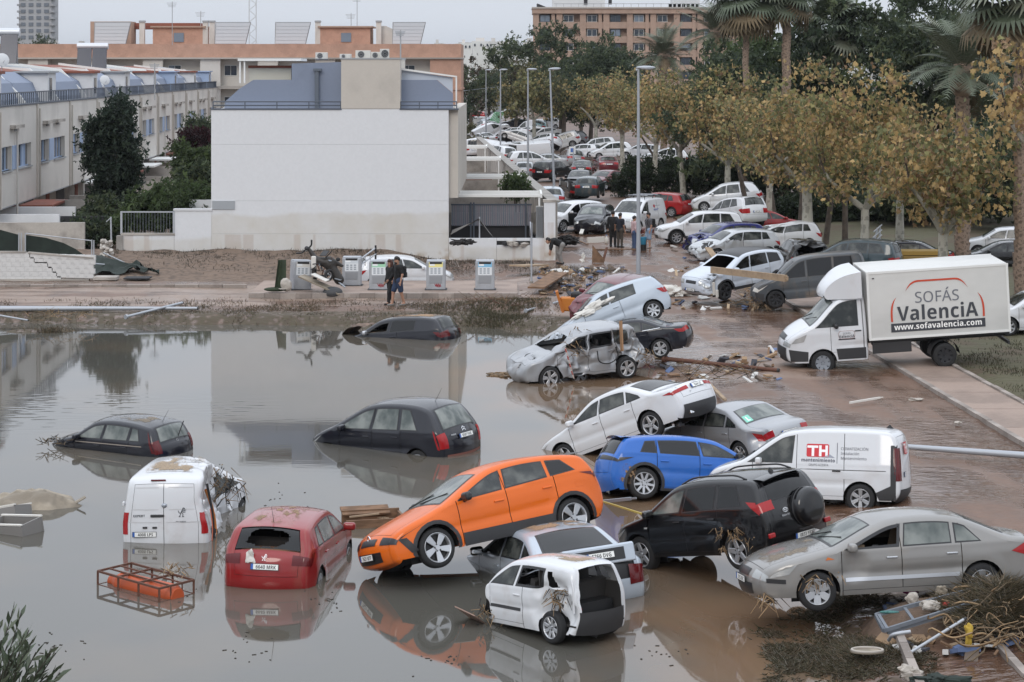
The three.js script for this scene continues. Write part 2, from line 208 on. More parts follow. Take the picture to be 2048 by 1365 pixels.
{ // the big white gable house
  const h = group('white_house'); tag(h, 'big white windowless gable house with slate blue mansard behind roof railings', 'house');
  const L = px2x(422), Rr = px2x(897), top = px2y(218), wm = stained(2, Rr - L, top + 0.3,2.6), sy = [-0.3, px2y(468), px2y(402), px2y(289), top];
  for (let k = 0; k < 4; k++) { const g = box(Rr - L, sy[k + 1] - sy[k] - 0.006,0.4,(L + Rr) / 2,(sy[k] + sy[k + 1]) / 2,-GD - 0.2), p = g.attributes.position, u = g.attributes.uv; for (let i = 0; i < p.count; i++) u.setXY(i, (p.getX(i) - L) / (Rr - L),(p.getY(i) + 0.3) / (top + 0.3)); part('gable_wall', g, wm, h); }
  part('core', prism([[L + 0.05,-0.3],[Rr - 0.05,-0.3],[Rr - 0.05, top - 0.05],[L + 0.05, top - 0.05]], GD + 0.35, GD + 40), B.white, h);
  part('jetty_wall', uvBox(fr(897.5,218,916,396, GD + 0.35,20)), B.beige, h);
  part('coping', fr(421,217,683,220, GD - 0.03,0.5), B.rail, h); part('coping', fr(799,217,917,220, GD - 0.03,0.5), B.rail, h);
  part('stair_tower', uvBox(fr(682,118,800,217.5, GD - 0.02,5)), B.beige, h); part('tower_cap', fr(681,116,801,119, GD - 0.05,5.1), B.grey, h);
  const q = (a) => a.map(([x, y]) => [px2x(x, GD + 1.1), px2y(y, GD + 1.1)]);
  part('mansard', uvBox(prism(q([[448,219],[450,203],[478,178],[506,160],[583,160],[583,127],[682,124],[682,219]]), GD + 1.1, GD + 16)), B.slate, h); part('mansard', uvBox(prism(q([[800,219],[800,160],[874,160],[906,187],[906,219]]), GD + 1.1, GD + 16)), B.slate, h);
  part('downpipe', [fr(629,140,637,218, GD + 0.85,0.24)], std(0.1,0.12,0.15,0.5), h); part('rainwater_head', fr(626,137,642,142, GD + 0.8,0.3), std(0.1,0.12,0.15,0.5), h);
  const railing = (x0, x1, n) => { const r = new THREE.Group(); r.name = 'railing'; h.add(r); for (const y of [203.5,211]) part('rail', bar([px2x(x0), px2y(y),-GD - 0.12],[px2x(x1), px2y(y),-GD - 0.12],0.03), B.rail, r); for (let k = 0; k <= n; k++) { const X = px2x(lerp(x0, x1, k / n)); part('post', box(0.05, px2y(203) - top, 0.05, X, (px2y(203) + top) / 2,-GD - 0.12), B.rail, r); } }; railing(425,681,4); railing(801,913,3);
  part('cream_wall', uvBox(fr(498,132,582,162, GD + 3.5,3)), std(0.62,0.6,0.52,0.9), h); part('ridge_tiles', fr(496,131,584,136, GD + 3.4,3.4), B.tileRed, h);
  const pg = new THREE.Group(); pg.name = 'roof_canopy'; h.add(pg); part('canopy_top', fr(475,117,602,122, GD + 2.6,3), M.white, pg); for (const x of [478,487]) part('canopy_post', fr(x, 121, x + 3,166, GD + 2.7,0.08), M.white, pg);
  const pr = new THREE.Group(); pr.name = 'roof_canopy'; h.add(pr); part('canopy_top', prism(q([[800,136],[914,152],[914,155],[800,140]]), GD + 1.3, GD + 5), M.white, pr); part('canopy_wall', prism(q([[800,140],[905,155],[905,186],[874,160],[800,160]]), GD + 1.5, GD + 1.6), std(0.5,0.54,0.6,0.7), pr); part('canopy_post', fr(911,154,914,218, GD + 1.3,0.08), M.white, pr);
}
function acUnit(x0, y0, x1, y1, D, label, turn = 0) { // outdoor unit: casing, fan grille with guard rings
  const a = at((x0 + x1) / 2, y1, D), w = (x1 - x0) / FOCAL * D, hh = (y1 - y0) / FOCAL * D, g = group('air_conditioner', [a.x, a.y, a.z], turn); tag(g, label, 'air conditioner', 'outdoor units on the gable house roof');
  part('casing', rbox(w, hh, 0.3,0.02,0, hh / 2,0), std(0.55,0.54,0.5,0.6), g); part('fan', new THREE.CylinderGeometry(hh * 0.4, hh * 0.4,0.02,20).rotateX(Math.PI / 2).translate(-w * 0.12, hh / 2,0.155), B.dark, g); for (const r of [0.15,0.28,0.4]) part('guard', new THREE.TorusGeometry(hh * r, 0.008,5,20).translate(-w * 0.12, hh / 2,0.172), B.grey, g); part('foot', box(w, 0.04,0.05,0,-0.02,0), B.grey, g);
}
acUnit(631,105,655,118, GD + 4, 'small air conditioner standing left of the roof tower'); acUnit(711,101,741,117, GD + 1.5, 'large round fan air conditioner on top of the roof tower'); acUnit(742,104,764,117, GD + 2.5, 'low air conditioner beside the slatted unit on the tower'); acUnit(761,98,777,117, GD + 2, 'tall narrow air conditioner at the right edge of the tower', 0.4); acUnit(680,108,702,117, GD + 3, 'brownish low air conditioner at the left edge of the tower', -0.2);
{ // garden walls of the gable house
  const w = group('garden_wall'); tag(w, 'stepped white garden wall left of the gable house with a wire fence', 'wall'); const st = stained(5,10,3.4,1.4);
  const pan = (x0, y0, x1, y1, D = GD - 0.02, dep = 0.3) => { const g = fr(x0, y0, x1, y1, D, dep), p = g.attributes.position, u = g.attributes.uv; for (let i = 0; i < p.count; i++) u.setXY(i, clamp((p.getX(i) + 19.5) / 10,0,1), clamp((p.getY(i) + 0.3) / 3.4,0,1)); return g; };
  part('wall', pan(348,420,422,534), st, w); part('wall', pan(243,470,347.5,534), st, w); part('coping', fr(346,418,424,422, GD - 0.06,0.4), B.white, w); part('coping', fr(241,467,349,471, GD - 0.06,0.4), B.plinth, w); part('end_pier', uvBox(fr(232,472,245,530, GD - 0.1,0.5)), B.concrete, w);
  part('side_wall', uvBox(fr(378,400,424,420, GD + 3,0.2)), B.white, w); part('side_wall', uvBox(fr(424,402,469,419, GD - 0.05,0.06)), std(0.33,0.35,0.37,0.9), w);
  const f = new THREE.Group(); f.name = 'wire_fence'; w.add(f); for (const x of [240,345]) part('post', fr(x, 423, x + 4,469, GD - 0.05,0.08), M.galva, f); part('top_rail', fr(240,423,349,425.5, GD - 0.04,0.05), M.galva, f);
  for (let k = 1; k < 17; k++) part('wire', bar(at(lerp(244,345, k / 17),424, GD - 0.02), at(lerp(244,345, k / 17),468, GD - 0.02),0.008,0.008,4), M.steel, f);
  // front wall and pier at the street corner
  const v = group('garden_wall'); tag(v, 'broken white garden wall right of the gable house ending in a pier', 'wall'); const s2 = stained(8,6,2.2,1.2), pan2 = (x0, y0, x1, y1, D, dep) => { const g = fr(x0, y0, x1, y1, D, dep), p = g.attributes.position, u = g.attributes.uv; for (let i = 0; i < p.count; i++) u.setXY(i, clamp((p.getX(i) + 3.2) / 6,0,1), clamp((p.getY(i) + 0.3) / 2.2,0,1)); return g; };
  part('wall', pan2(897.5,477,993,534, GD - 0.02,0.25), s2, v); part('wall', pan2(993.5,491,1060,534, GD - 0.02,0.25), s2, v); part('wall', pan2(993.5,477,1060,482, GD - 0.02,0.25), s2, v); part('wall', pan2(1060.5,477,1088,534, GD - 0.02,0.25), s2, v);
  part('pier', pan2(1088,404,1111,534, GD - 0.05,0.45), s2, v); part('pier_cap', fr(1086,400,1113,405, GD - 0.08,0.55), B.plinth, v);
  for (let k = 0, r = rng(3); k < 7; k++) { const X = lerp(996,1056, r()); part('broken_block', box(0.25 + r() * 0.2,0.16,0.2, wx(X, GD), wy(489 - r() * 4, GD),-GD + 0.05, r() * 2, r() * 0.6), r() < 0.4 ? B.dark : B.plinth, v); }
  part('gate', [fr(1072,412,1086,476, GD + 0.1,0.05)], std(0.4,0.4,0.39,0.6), v); for (let k = 0; k < 6; k++) part('gate_bar', fr(1073 + k * 2.3,414,1074 + k * 2.3,475, GD + 0.05,0.03), B.rail, v);
  // wall along the street, running away
  const s = group('street_wall'); tag(s, 'long white garden wall running away along the street behind the pier', 'wall'); const X0 = wx(1104, GD); for (let k = 0; k < 17; k++) { const d0 = GD + 0.5 + k * 6, g = prism([[X0 - STREET * (d0 - GD),-0.3],[X0 + 0.3 - STREET * (d0 - GD),-0.3],[X0 + 0.3 - STREET * (d0 - GD),2.72],[X0 - STREET * (d0 - GD),2.72]], d0, d0 + 5.99); part('wall_panel', uvBox(g), B.plinth, s); part('wall_coping', prism([[X0 - 0.12 - STREET * (d0 - GD),2.72],[X0 + 0.42 - STREET * (d0 - GD),2.72],[X0 + 0.42 - STREET * (d0 - GD),2.8],[X0 - 0.12 - STREET * (d0 - GD),2.8]], d0, d0 + 5.97), B.concrete, s); }
}
{ // porches in the gardens along the street: slatted pergolas and a dark yard
  const mk = (d, label, low) => { const g = group('pergola'); tag(g, label, 'pergola', 'pergolas behind the garden wall'); const X1 = wx(1088, GD) - STREET * (d - GD), X0 = X1 - 5.6, y = 2.95; for (let k = 0; k < 4; k++) part('beam', box(X1 - X0,0.12,0.16,(X0 + X1) / 2, y, -d - k * 1.1), M.white, g); part('fascia', box(0.1,0.2,3.6, X1, y, -d - 1.7), M.white, g); part('awning', box(X1 - X0 - 0.3,0.03,0.9,(X0 + X1) / 2, y - 0.14,-d - 2.6,0,0.12), M.foam, g); if (d > 140 && d < 160) part('tile_edge', uvBox(box(X1 - X0 - 1,0.1,1.2,(X0 + X1) / 2,1.9,-d + 6)), B.tileRed, g); part('screen_wall', uvBox(box(X1 - X0,1.9,0.12,(X0 + X1) / 2,0.9,-d - 4.4)), B.plinth, g); for (const X of [X0 + 0.1, X1 - 0.1]) part('post', box(0.09, y, 0.09, X, y / 2,-d), M.white, g); };
  mk(GD + 2, 'white slatted pergola nearest the camera beside the gable house'); mk(GD + 20, 'second white slatted pergola behind the first garden'); mk(GD + 46, 'third white slatted pergola with a low tiled edge'); mk(GD + 70, 'farthest white slatted pergola behind the street wall');
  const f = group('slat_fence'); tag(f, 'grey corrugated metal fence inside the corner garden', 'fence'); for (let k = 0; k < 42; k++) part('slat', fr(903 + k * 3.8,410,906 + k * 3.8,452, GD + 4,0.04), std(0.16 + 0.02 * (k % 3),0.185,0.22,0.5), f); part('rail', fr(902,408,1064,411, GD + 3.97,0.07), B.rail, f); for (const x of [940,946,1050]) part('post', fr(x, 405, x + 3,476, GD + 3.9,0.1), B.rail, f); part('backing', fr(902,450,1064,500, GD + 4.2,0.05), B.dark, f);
  const s = group('parasol_frame'); tag(s, 'collapsed grey shade sail over a post in the corner garden', 'shade sail'); const P = (x, y, d) => at(x, y, GD + d); const sh = (a, b, c, d) => { const g = new THREE.BufferGeometry(); g.setAttribute('position', new THREE.Float32BufferAttribute([a, b, c, a, c, d].flatMap((p) => [p.x, p.y, p.z]),3)); g.setAttribute('uv', new THREE.Float32BufferAttribute(new Float32Array(12),2)); g.computeVertexNormals(); return g; }; part('sail', sh(P(901,470,0.3), P(905,460,0.8), P(955,441,0.7), P(958,437,0.1)), std(0.17,0.16,0.15,0.9), s); part('sail', sh(P(958,437,0.1), P(955,441,0.7), P(988,476,0.6), P(978,466,0.1)), std(0.14,0.135,0.13,0.9), s); part('post', bar(P(959,434,0.2), P(959,478,0.2),0.035), M.galva, s);
}
{ // terraced row on the left
  const x0 = -19.4, BAY = 11.6, D0 = 117.4 - BAY, glassR = [B.glass, B.glassSky];
  const openings = [[1.3,4.0],[5.8,9.8]], yS = 4.06, yT = 5.26;
  const shp = new THREE.Shape([[0,2.3],[BAY, 2.3],[BAY, 7.24],[0,7.24]].map((p) => new THREE.Vector2(...p))); for (const [a, b] of openings) shp.holes.push(new THREE.Path([[a, yS],[a, yT],[b, yT],[b, yS]].map((p) => new THREE.Vector2(...p))));
  const face = uvBox(new THREE.ExtrudeGeometry(shp, { depth: 0.3, bevelEnabled: false }).rotateY(Math.PI / 2).translate(-0.3,0,0));
  const gp = (name, gs, m, h) => part(name, gs, m, h);
  const bx = (xa, xb, ya, yb, za, zb) => box(xb - xa, yb - ya, zb - za, (xa + xb) / 2,(ya + yb) / 2,-(za + zb) / 2);
  const sideShape = (pts, t) => { const g = new THREE.ExtrudeGeometry(new THREE.Shape(pts.map((p) => new THREE.Vector2(...p))), { depth: t, bevelEnabled: false }).translate(0,0,-t); return uvBox(g); };
  const ord = ['nearest', 'second', 'third', 'fourth', 'fifth', 'sixth', 'seventh', 'eighth', 'ninth', 'tenth', 'eleventh'];
  for (let k = 0; k < 11; k++) {
    const r = rng(k + 40), D = D0 + k * BAY, h = group('terraced_house', [x0 - STREET * D, 0,-D], Math.atan(STREET)); tag(h, `cream terraced house with blue shutters, ${ord[k]} in the row on the left`, 'house', 'cream terraced houses in the left row');
    gp('facade', face, B.cream, h); gp('pilaster', uvBox(bx(-0.1,0.09,2.3,7.24,-0.14,0.14)), B.beige, h); gp('downpipe', bar([0.13,2.3,-0.28],[0.13,7.0,-0.28],0.05), B.beige, h); if (k % 2 === 0) gp('downpipe', bar([0.13,0.6,-4.9],[0.13,6.15,-4.9],0.05), B.cream, h);
    gp('cornice', bx(-0.35,0.06,7.24,7.31,0, BAY), B.rail, h);
    openings.forEach(([a, b], i) => { const w = new THREE.Group(); w.name = 'window'; h.add(w); gp('sill', bx(-0.2,0.09, yS - 0.07, yS, a - 0.06, b + 0.06), B.grey, w); const n = i ? 4 : 3; for (let j = 0; j < n; j++) { const za = lerp(a, b, j / n), zb = lerp(a, b, (j + 1) / n), shut = (j + k + i) % 3 === 0 && k % 3 !== 1; gp('pane', bx(-0.22,-0.2, yS + 0.04, yT - 0.04, za + 0.05, zb - 0.05), shut ? B.blueShut : glassR[(j + k) % 5 === 0 ? 1 : 0], w); gp('frame', bx(-0.23,-0.15, yS, yT, za, za + 0.06), B.blueShut, w); } gp('frame', bx(-0.23,-0.15, yT - 0.05, yT, a, b), B.blueShut, w); gp('frame', bx(-0.23,-0.15, yS, yS + 0.05, a, b), B.blueShut, w); });
    gp('shutter', bx(0.0,0.035, yS, yT, 4.1,5.7), B.blueShut, h);
    for (const z of k % 2 ? [3.2,6.8] : [4.8]) { const a = new THREE.Group(); a.name = 'awning_box'; h.add(a); gp('case', bx(0.0,0.3,6.12,6.3, z - 1.3, z + 1.3), B.plinth, a); gp('bracket', bx(0,0.12,5.98,6.12, z - 0.1, z + 0.1), B.grey, a); }
    gp('soffit', bx(-1.8,0,2.24,2.3,0, BAY), B.grey, h); gp('ground_floor', uvBox(bx(-1.9,-1.7,-0.3,2.24,0, BAY)), B.plinth, h); gp('front_door', bx(-1.7,-1.66,0,2.05,2,3.2), B.tileRed, h); gp('ground_window', bx(-1.7,-1.66,0.9,2.05,6,9), B.glass, h);
    if (k !== 1) { gp('porch_roof', bx(0.02,1.7,2.05,2.17,6.1, BAY - 0.4), k % 3 ? M.white : B.tileRed, h); gp('porch_wall', uvBox(bx(0.02,4.2,-0.3,1.7 + 0.2 * (k % 2),-0.12,0.12)), B.plinth, h); }
    // railing, mansard, party wall
    const rl = new THREE.Group(); rl.name = 'railing'; h.add(rl); for (let j = 0; j < 19; j++) gp('post', bx(-0.12,-0.07,7.31,7.86,0.3 + j * 0.6,0.35 + j * 0.6), B.rail, rl); gp('rail', bx(-0.13,-0.06,7.86,7.92,0.2, BAY - 0.1), B.rail, rl);
    gp('mansard', sideShape([[-1.0,7.2],[-1.0,7.5],[-1.35,8.35],[-2.3,8.95],[-2.5,8.95],[-2.5,7.2]], BAY - 0.3).translate(0,0,-0.15), B.slate, h);
    gp('party_wall', sideShape([[-0.5,7.2],[-0.9,7.75],[-2.3,9.15],[-6,9.35 + 0.25 * (k % 2)],[-6,7.2]],0.28).translate(0,0,0.14), M.white, h);
    gp('tiled_roof', sideShape([[-2.35,8.97],[-6,9.45],[-6,9.35],[-2.35,8.88]], BAY - 0.3).translate(0,0,-0.15), k % 4 === 2 ? B.grey : B.tileRed, h);
    if (k % 3 === 0) { const d = new THREE.Group(); d.name = 'dormer'; h.add(d); gp('dormer_wall', uvBox(bx(-2.4,-0.45,7.3,8.85,1.5,3.6)), B.white, d); gp('dormer_roof', bx(-2.6,-0.3,8.85,9.0,1.2,3.9), B.tileRed, d); gp('dormer_window', bx(-0.45,-0.42,7.55,8.55,2.0,3.0), B.glass, d); } else if (k % 3 === 1) { const d = new THREE.Group(); d.name = 'roof_screen'; h.add(d); gp('screen_wall', uvBox(bx(-2.2,-0.5,7.3,8.9,6.8,9.7)), k > 6 ? B.blueShut : B.white, d); gp('screen_roof', bx(-2.6,-0.35,8.9,9.0,6.5,10), k > 6 ? B.blueShut : B.grey, d); gp('screen_door', bx(-0.5,-0.47,7.35,8.6,7.4,8.2), B.glass, d); }
  }
  const loc = (D, o, y) => V(x0 - STREET * D + o, y, -D);
  const dish = (D, o, y, s, label) => { const p = loc(D, o, y), g = group('satellite_dish', [p.x, p.y, p.z],0.5); tag(g, label, 'satellite dish', 'dishes on the terraced roofs'); part('reflector', new THREE.SphereGeometry(s, 20,8,0,6.283,0,0.62).scale(1,0.6,1).rotateX(1.25).translate(0,0,-0.2), B.farwhite, g); part('mast', bar([0,-0.7,-0.1],[0,0.1,0],0.025), B.grey, g); part('feed_arm', bar([0,-0.1,0.1],[0,0.05,0.5],0.012), B.grey, g); };
  dish(116,-1.6,9.5,0.62, 'white satellite dish in front of the near tiled roof'); dish(119,-2.8,10.1,0.5, 'white satellite dish high behind the first one'); dish(148,-0.5,8.3,0.6, 'white satellite dish facing the street on the fourth roof'); dish(144,-1.2,8.7,0.42, 'small round dish against the slate mansard');
  const sol = (D, o, y, label) => { const p = loc(D, o, y), g = group('solar_panel', [p.x, p.y, p.z],0.06); tag(g, label, 'solar panel', 'solar heaters on the terraced roofs'); for (const s of [-0.56,0.56]) part('collector', rbox(1.06,1.9,0.09,0.02,0,0,0).rotateX(-0.35).translate(s, 1.0,0), B.solar, g); part('tank', new THREE.CylinderGeometry(0.25,0.25,2.3,16).rotateZ(Math.PI / 2).translate(0,2.05,-0.55), B.alu, g); part('stand', [box(2.2,0.05,0.05,0,0.1,0.35), box(2.2,0.05,0.05,0,0.1,-0.6), bar([-1,0.1,-0.6],[-1,1.9,-0.5],0.03), bar([1,0.1,-0.6],[1,1.9,-0.5],0.03)], B.grey, g); };
  sol(135,-5.2,9.35, 'twin dark solar panels with a tank, larger pair on left roofs'); sol(164,-3.6,8.8, 'twin dark solar panels, smaller pair behind the first');
}
{ // salmon coloured long building behind
  const D = 234, h = group('salmon_building'); tag(h, 'long salmon coloured building with slanted roof screens and recessed balconies', 'building');
  part('parapet', uvBox(fr(-120,88,922,116, D, 12)), B.pink, h); part('cornice', fr(-121,115,923.5,118, D - 0.3,12.4), B.plinth, h); part('corner_wall', uvBox(fr(860,118,922,330, D, 12)), B.pink, h); part('corner_band', fr(859,176,924,180, D - 0.15,12.2), B.pink, h);
  part('rear_wall', uvBox(fr(-120,118,860,330, D + 1.6,9)), B.cream, h); for (let k = 0; k < 9; k++) part('balcony_divider', uvBox(fr(-60 + k * 115,118,-50 + k * 115 + 30,330, D + 0.1,1.6)), B.cream, h); for (const y of [172,235]) part('balcony_slab', fr(-120, y, 860, y + 6, D, 1.7), B.plinth, h);
  for (let k = 0; k < 8; k++) for (const y of [130,193]) { const x = -20 + k * 115 + ((k * 37) % 20); const w = new THREE.Group(); w.name = 'window'; h.add(w); part('frame', fr(x, y, x + 26, y + 22, D + 1.55,0.1), M.white, w); for (const q of [1.2,13.5]) part('pane', fr(x + q, y + 1.5, x + q + 11.3, y + 20.5, D + 1.5,0.06),(k + (q > 2 ? 1 : 0)) % 3 ? B.glass : B.glassSky, w); }
  for (const [a, b] of [[186,260],[428,500],[548,620],[783,850]]) { const s = new THREE.Group(); s.name = 'roof_screen'; h.add(s); const q = prism([[a + 2,88],[a + 4,46],[b, 46],[b - 10,88]].map(([x, y]) => [wx(x, D + 2), wy(y, D + 2)]), D + 2, D + 2.15); for (let k = 0, n = 6; k < n; k++) { const y0 = lerp(46,88, k / n), y1 = lerp(46,88,(k + 0.94) / n), e = (y) => b - 10 * (y - 46) / 42; part('slat', prism([[a + 4 - (y0 - 46) / 21, y0],[e(y0), y0],[e(y1), y1],[a + 4 - (y1 - 46) / 21, y1]].map(([x, y]) => [wx(x, D + 2), wy(y, D + 2)]), D + 2, D + 2.12), B.alu, s); } part('frame', prism([[a + 1,90],[a + 2,44],[b + 2,44],[b - 9,90]].map(([x, y]) => [wx(x, D + 2.2), wy(y, D + 2.2)]), D + 2.2, D + 2.3), B.grey, s); }
  for (const [a, b, y] of [[305,405,55],[640,740,55]]) { const s = new THREE.Group(); s.name = 'penthouse'; h.add(s); part('wall', uvBox(fr(a, y, b, 89, D + 3,5)), B.pink, s); part('roof', fr(a - 5, y - 3, b + 5, y, D + 2.6,6), B.brick, s); part('window', fr(a + 42, y + 11, a + 62, y + 29, D + 2.9,0.1), B.glassSky, s); part('wing', uvBox(fr(b - 22, y + 4, b + 3,89, D + 4,3)), B.brick, s); }
  for (const x of [278,405,630,752,418]) { const c = new THREE.Group(); c.name = 'chimney'; h.add(c); part('stack', fr(x, 44, x + 10,88, D + 3,0.6), B.cream, c); part('cap', fr(x - 1,41, x + 11,44.5, D + 2.9,0.8), B.grey, c); } part('brick_block', fr(180,43,262,88, D + 6,3), B.brick, h); part('brick_block', fr(262,46,400,58, D + 8,3), B.tileRed, h); part('sloped_block', prism([[762,88],[762,52],[772,52],[800,65],[800,88]].map(([x, y]) => [wx(x, D + 4), wy(y, D + 4)]), D + 4, D + 7), B.cream, h);
  const ant = (x, y0, y1, d, label) => { const g = group('aerial_mast'); tag(g, label, 'aerial', 'aerials on the roofs'); part('mast', bar(at(x, y1, d), at(x, y0, d),0.035), B.grey, g); for (let k = 0; k < 4; k++) part('crossbar', bar(at(x - 11 + k, y0 + 3 + k * 2.5, d), at(x + 9 - k, y0 + 3 + k * 2.5, d - 0.5),0.02), B.grey, g); };
  ant(344,3,90,231, 'tall aerial mast on the salmon roof, left one'); ant(401,22,60,240, 'shorter aerial mast behind the left chimney'); ant(714,-8,58,239, 'tallest aerial mast over the right penthouse'); ant(801,60,135,110.5, 'aerial mast rising from the gable house tower'); ant(702,26,58,239, 'crooked aerial next to the tallest mast'); ant(309,126,200,147, 'thin pole standing on the terraced parapet');
}
{ // far skyline
  const t = group('tower_block'); tag(t, 'pale grey residential tower with balconies far away on the left', 'tower'); const D = 910; part('core', fr(37,-60,102,90, D, 14), std(0.34,0.34,0.35,0.9), t); for (let r = 0; r < 10; r++) for (let c = 0; c < 4; c++) part('window', fr(41 + c * 15.5,-46 + r * 13,50 + c * 15.5,-39 + r * 13, D - 0.3,0.4), std(0.12,0.135,0.16,0.4), t); for (let r = 0; r < 10; r++) { part('balcony', fr(98,-44 + r * 13,106,-40 + r * 13, D - 1,8), std(0.3,0.3,0.31,0.9), t); part('balcony', fr(33,-44 + r * 13,38,-40 + r * 13, D - 1,8), std(0.3,0.3,0.31,0.9), t); }
  const m = group('radio_mast'); tag(m, 'thin distant chimney mast beside the tower', 'mast'); part('shaft', bar(at(112,85,940), at(112,4,940),0.7,0.35), std(0.4,0.36,0.35,0.8), m); part('base', bar(at(112,110,940), at(112,84,940),1.1,0.8), std(0.4,0.38,0.37,0.8), m);
  const c = group('tower_crane'); tag(c, 'white lattice crane mast rising above the salmon roof', 'crane'); const dc = 484; for (const x of [498,512]) for (const z of [0,1.6]) part('chord', bar(at(x, 140, dc + z), at(x, -20, dc + z),0.11,0.11,5), B.farwhite, c); for (let k = 0; k < 12; k++) part('lattice', bar(at(k % 2 ? 498 : 512,128 - k * 12, dc), at(k % 2 ? 512 : 498,116 - k * 12, dc),0.07,0.07,4), B.farwhite, c);
  const a = group('brick_apartment_block'); tag(a, 'five visible storeys of a brick apartment block behind the palms', 'building'); const DA = 462; part('core', uvBox(fr(1068,20,1500,230, DA + 1.6,12)), B.brick, a); part('roof_band', uvBox(fr(1065,16,1502,27, DA - 0.6,13)), B.brick, a); part('roof_edge', fr(1064,14,1503,17, DA - 0.9,13.6), B.plinth, a);
  for (let r = 0; r < 6; r++) { part('spandrel', uvBox(fr(1068,44 + r * 28.6,1500,57 + r * 28.6, DA, 1)), B.brick, a); for (let k = 0; k < 9; k++) { const x = 1080 + k * 47; const w = new THREE.Group(); w.name = 'window'; a.add(w); part('frame', fr(x, 30 + r * 28.6, x + 20,44 + r * 28.6, DA + 0.5,0.2), k % 3 ? M.white : B.rail, w); for (const q of [1,10.5]) part('pane', fr(x + q, 31 + r * 28.6, x + q + 8.5,43 + r * 28.6, DA + 0.4,0.2),(k + r) % 4 ? B.glass : B.glassSky, w); } }
  for (let k = 0; k < 10; k++) part('pier', uvBox(fr(1066 + k * 47,25,1078 + k * 47,230, DA - 0.15,1.2)), B.brick, a); for (let k = 0; k < 5; k++) part('pier', uvBox(fr(1103 + k * 94,25,1110 + k * 94,230, DA - 0.1,1.2)), B.brick, a);
  part('roof_house', fr(1105,-12,1210,16, DA + 4,6), B.farwhite, a); part('roof_house', fr(1345,-14,1400,16, DA + 4,6), B.farwhite, a); for (const x of [1168,1217]) part('roof_door', fr(x, -2, x + 7,9, DA + 3.8,0.3), B.dark, a); for (let k = 0; k < 7; k++) part('roof_unit', fr(1338 + k * 9,14 - 0,1344 + k * 9,8, DA + 0.5,0.6), B.farwhite, a); for (let k = 0; k < 22; k++) part('rail_post', fr(1112 + k * 15,7,1112.8 + k * 15,14, DA - 0.4,0.15), B.grey, a); part('rail', fr(1108,7,1440,8, DA - 0.4,0.15), B.grey, a); part('stair_screen', prism([[1075,16],[1075,7],[1098,16]].map(([x, y]) => [wx(x, DA), wy(y, DA)]), DA, DA + 3), B.dark, a);
  const r = rng(77); for (let k = 0; k < 26; k++) { const d = 620 + r() * 240, x = k < 18 ? 862 + r() * 200 : (k < 22 ? 20 + r() * 180 : 1580 + r() * 460), w = 16 + r() * 26, y = 82 + r() * 16 - (k >= 22 ? 18 : 0); const g = group('distant_house'); tag(g, k < 18 ? 'small white flat roofed house on the far skyline in the middle' : k < 22 ? 'small white flat roofed house on the far left skyline' : 'small white house glimpsed between the trees at right', 'house', k < 18 ? 'far white houses in the middle' : k < 22 ? 'far white houses on the left' : 'far white houses behind the trees'); const v = 0.42 + r() * 0.22; part('block', fr(x, y, x + w, 170, d, 8), std(v, v, v * 0.97,0.9), g); part('roof_hut', fr(x + w * 0.2, y - 7, x + w * (0.4 + r() * 0.3), y + 1, d + 2,3), std(v * 0.95, v * 0.9, v * 0.85,0.9), g); for (let q = 0; q < 3; q++) part('window', fr(x + w * (0.12 + q * 0.3), y + 5, x + w * (0.12 + q * 0.3) + 3, y + 10, d - 0.2,0.3), B.glass, g); }
}
// ---------------------------------------------------------------- vehicle builder
// A vehicle is drawn from its side outline (front foot, over the roof, to the rear foot). The flanks are the outline swept to a
// half width z(x, y); hood, screens, roof and tail are a strip that follows the outline. Panels are cut out of both surfaces.
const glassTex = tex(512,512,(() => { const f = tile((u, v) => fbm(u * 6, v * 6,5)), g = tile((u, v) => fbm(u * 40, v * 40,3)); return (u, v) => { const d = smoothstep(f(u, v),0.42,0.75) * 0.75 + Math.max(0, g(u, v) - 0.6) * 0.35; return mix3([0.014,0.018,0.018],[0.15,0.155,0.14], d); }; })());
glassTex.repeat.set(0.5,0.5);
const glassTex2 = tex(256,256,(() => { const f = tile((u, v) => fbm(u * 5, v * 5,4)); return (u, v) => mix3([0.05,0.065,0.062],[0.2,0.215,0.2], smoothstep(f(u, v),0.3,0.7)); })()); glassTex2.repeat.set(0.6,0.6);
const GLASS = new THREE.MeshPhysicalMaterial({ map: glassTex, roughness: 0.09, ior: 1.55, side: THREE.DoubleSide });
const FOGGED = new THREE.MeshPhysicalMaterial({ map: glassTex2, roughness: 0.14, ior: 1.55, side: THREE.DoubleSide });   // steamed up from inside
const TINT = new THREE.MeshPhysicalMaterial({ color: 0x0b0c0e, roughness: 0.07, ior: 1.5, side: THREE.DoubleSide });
const MUD = [0.27,0.19,0.125];
const paints = {};
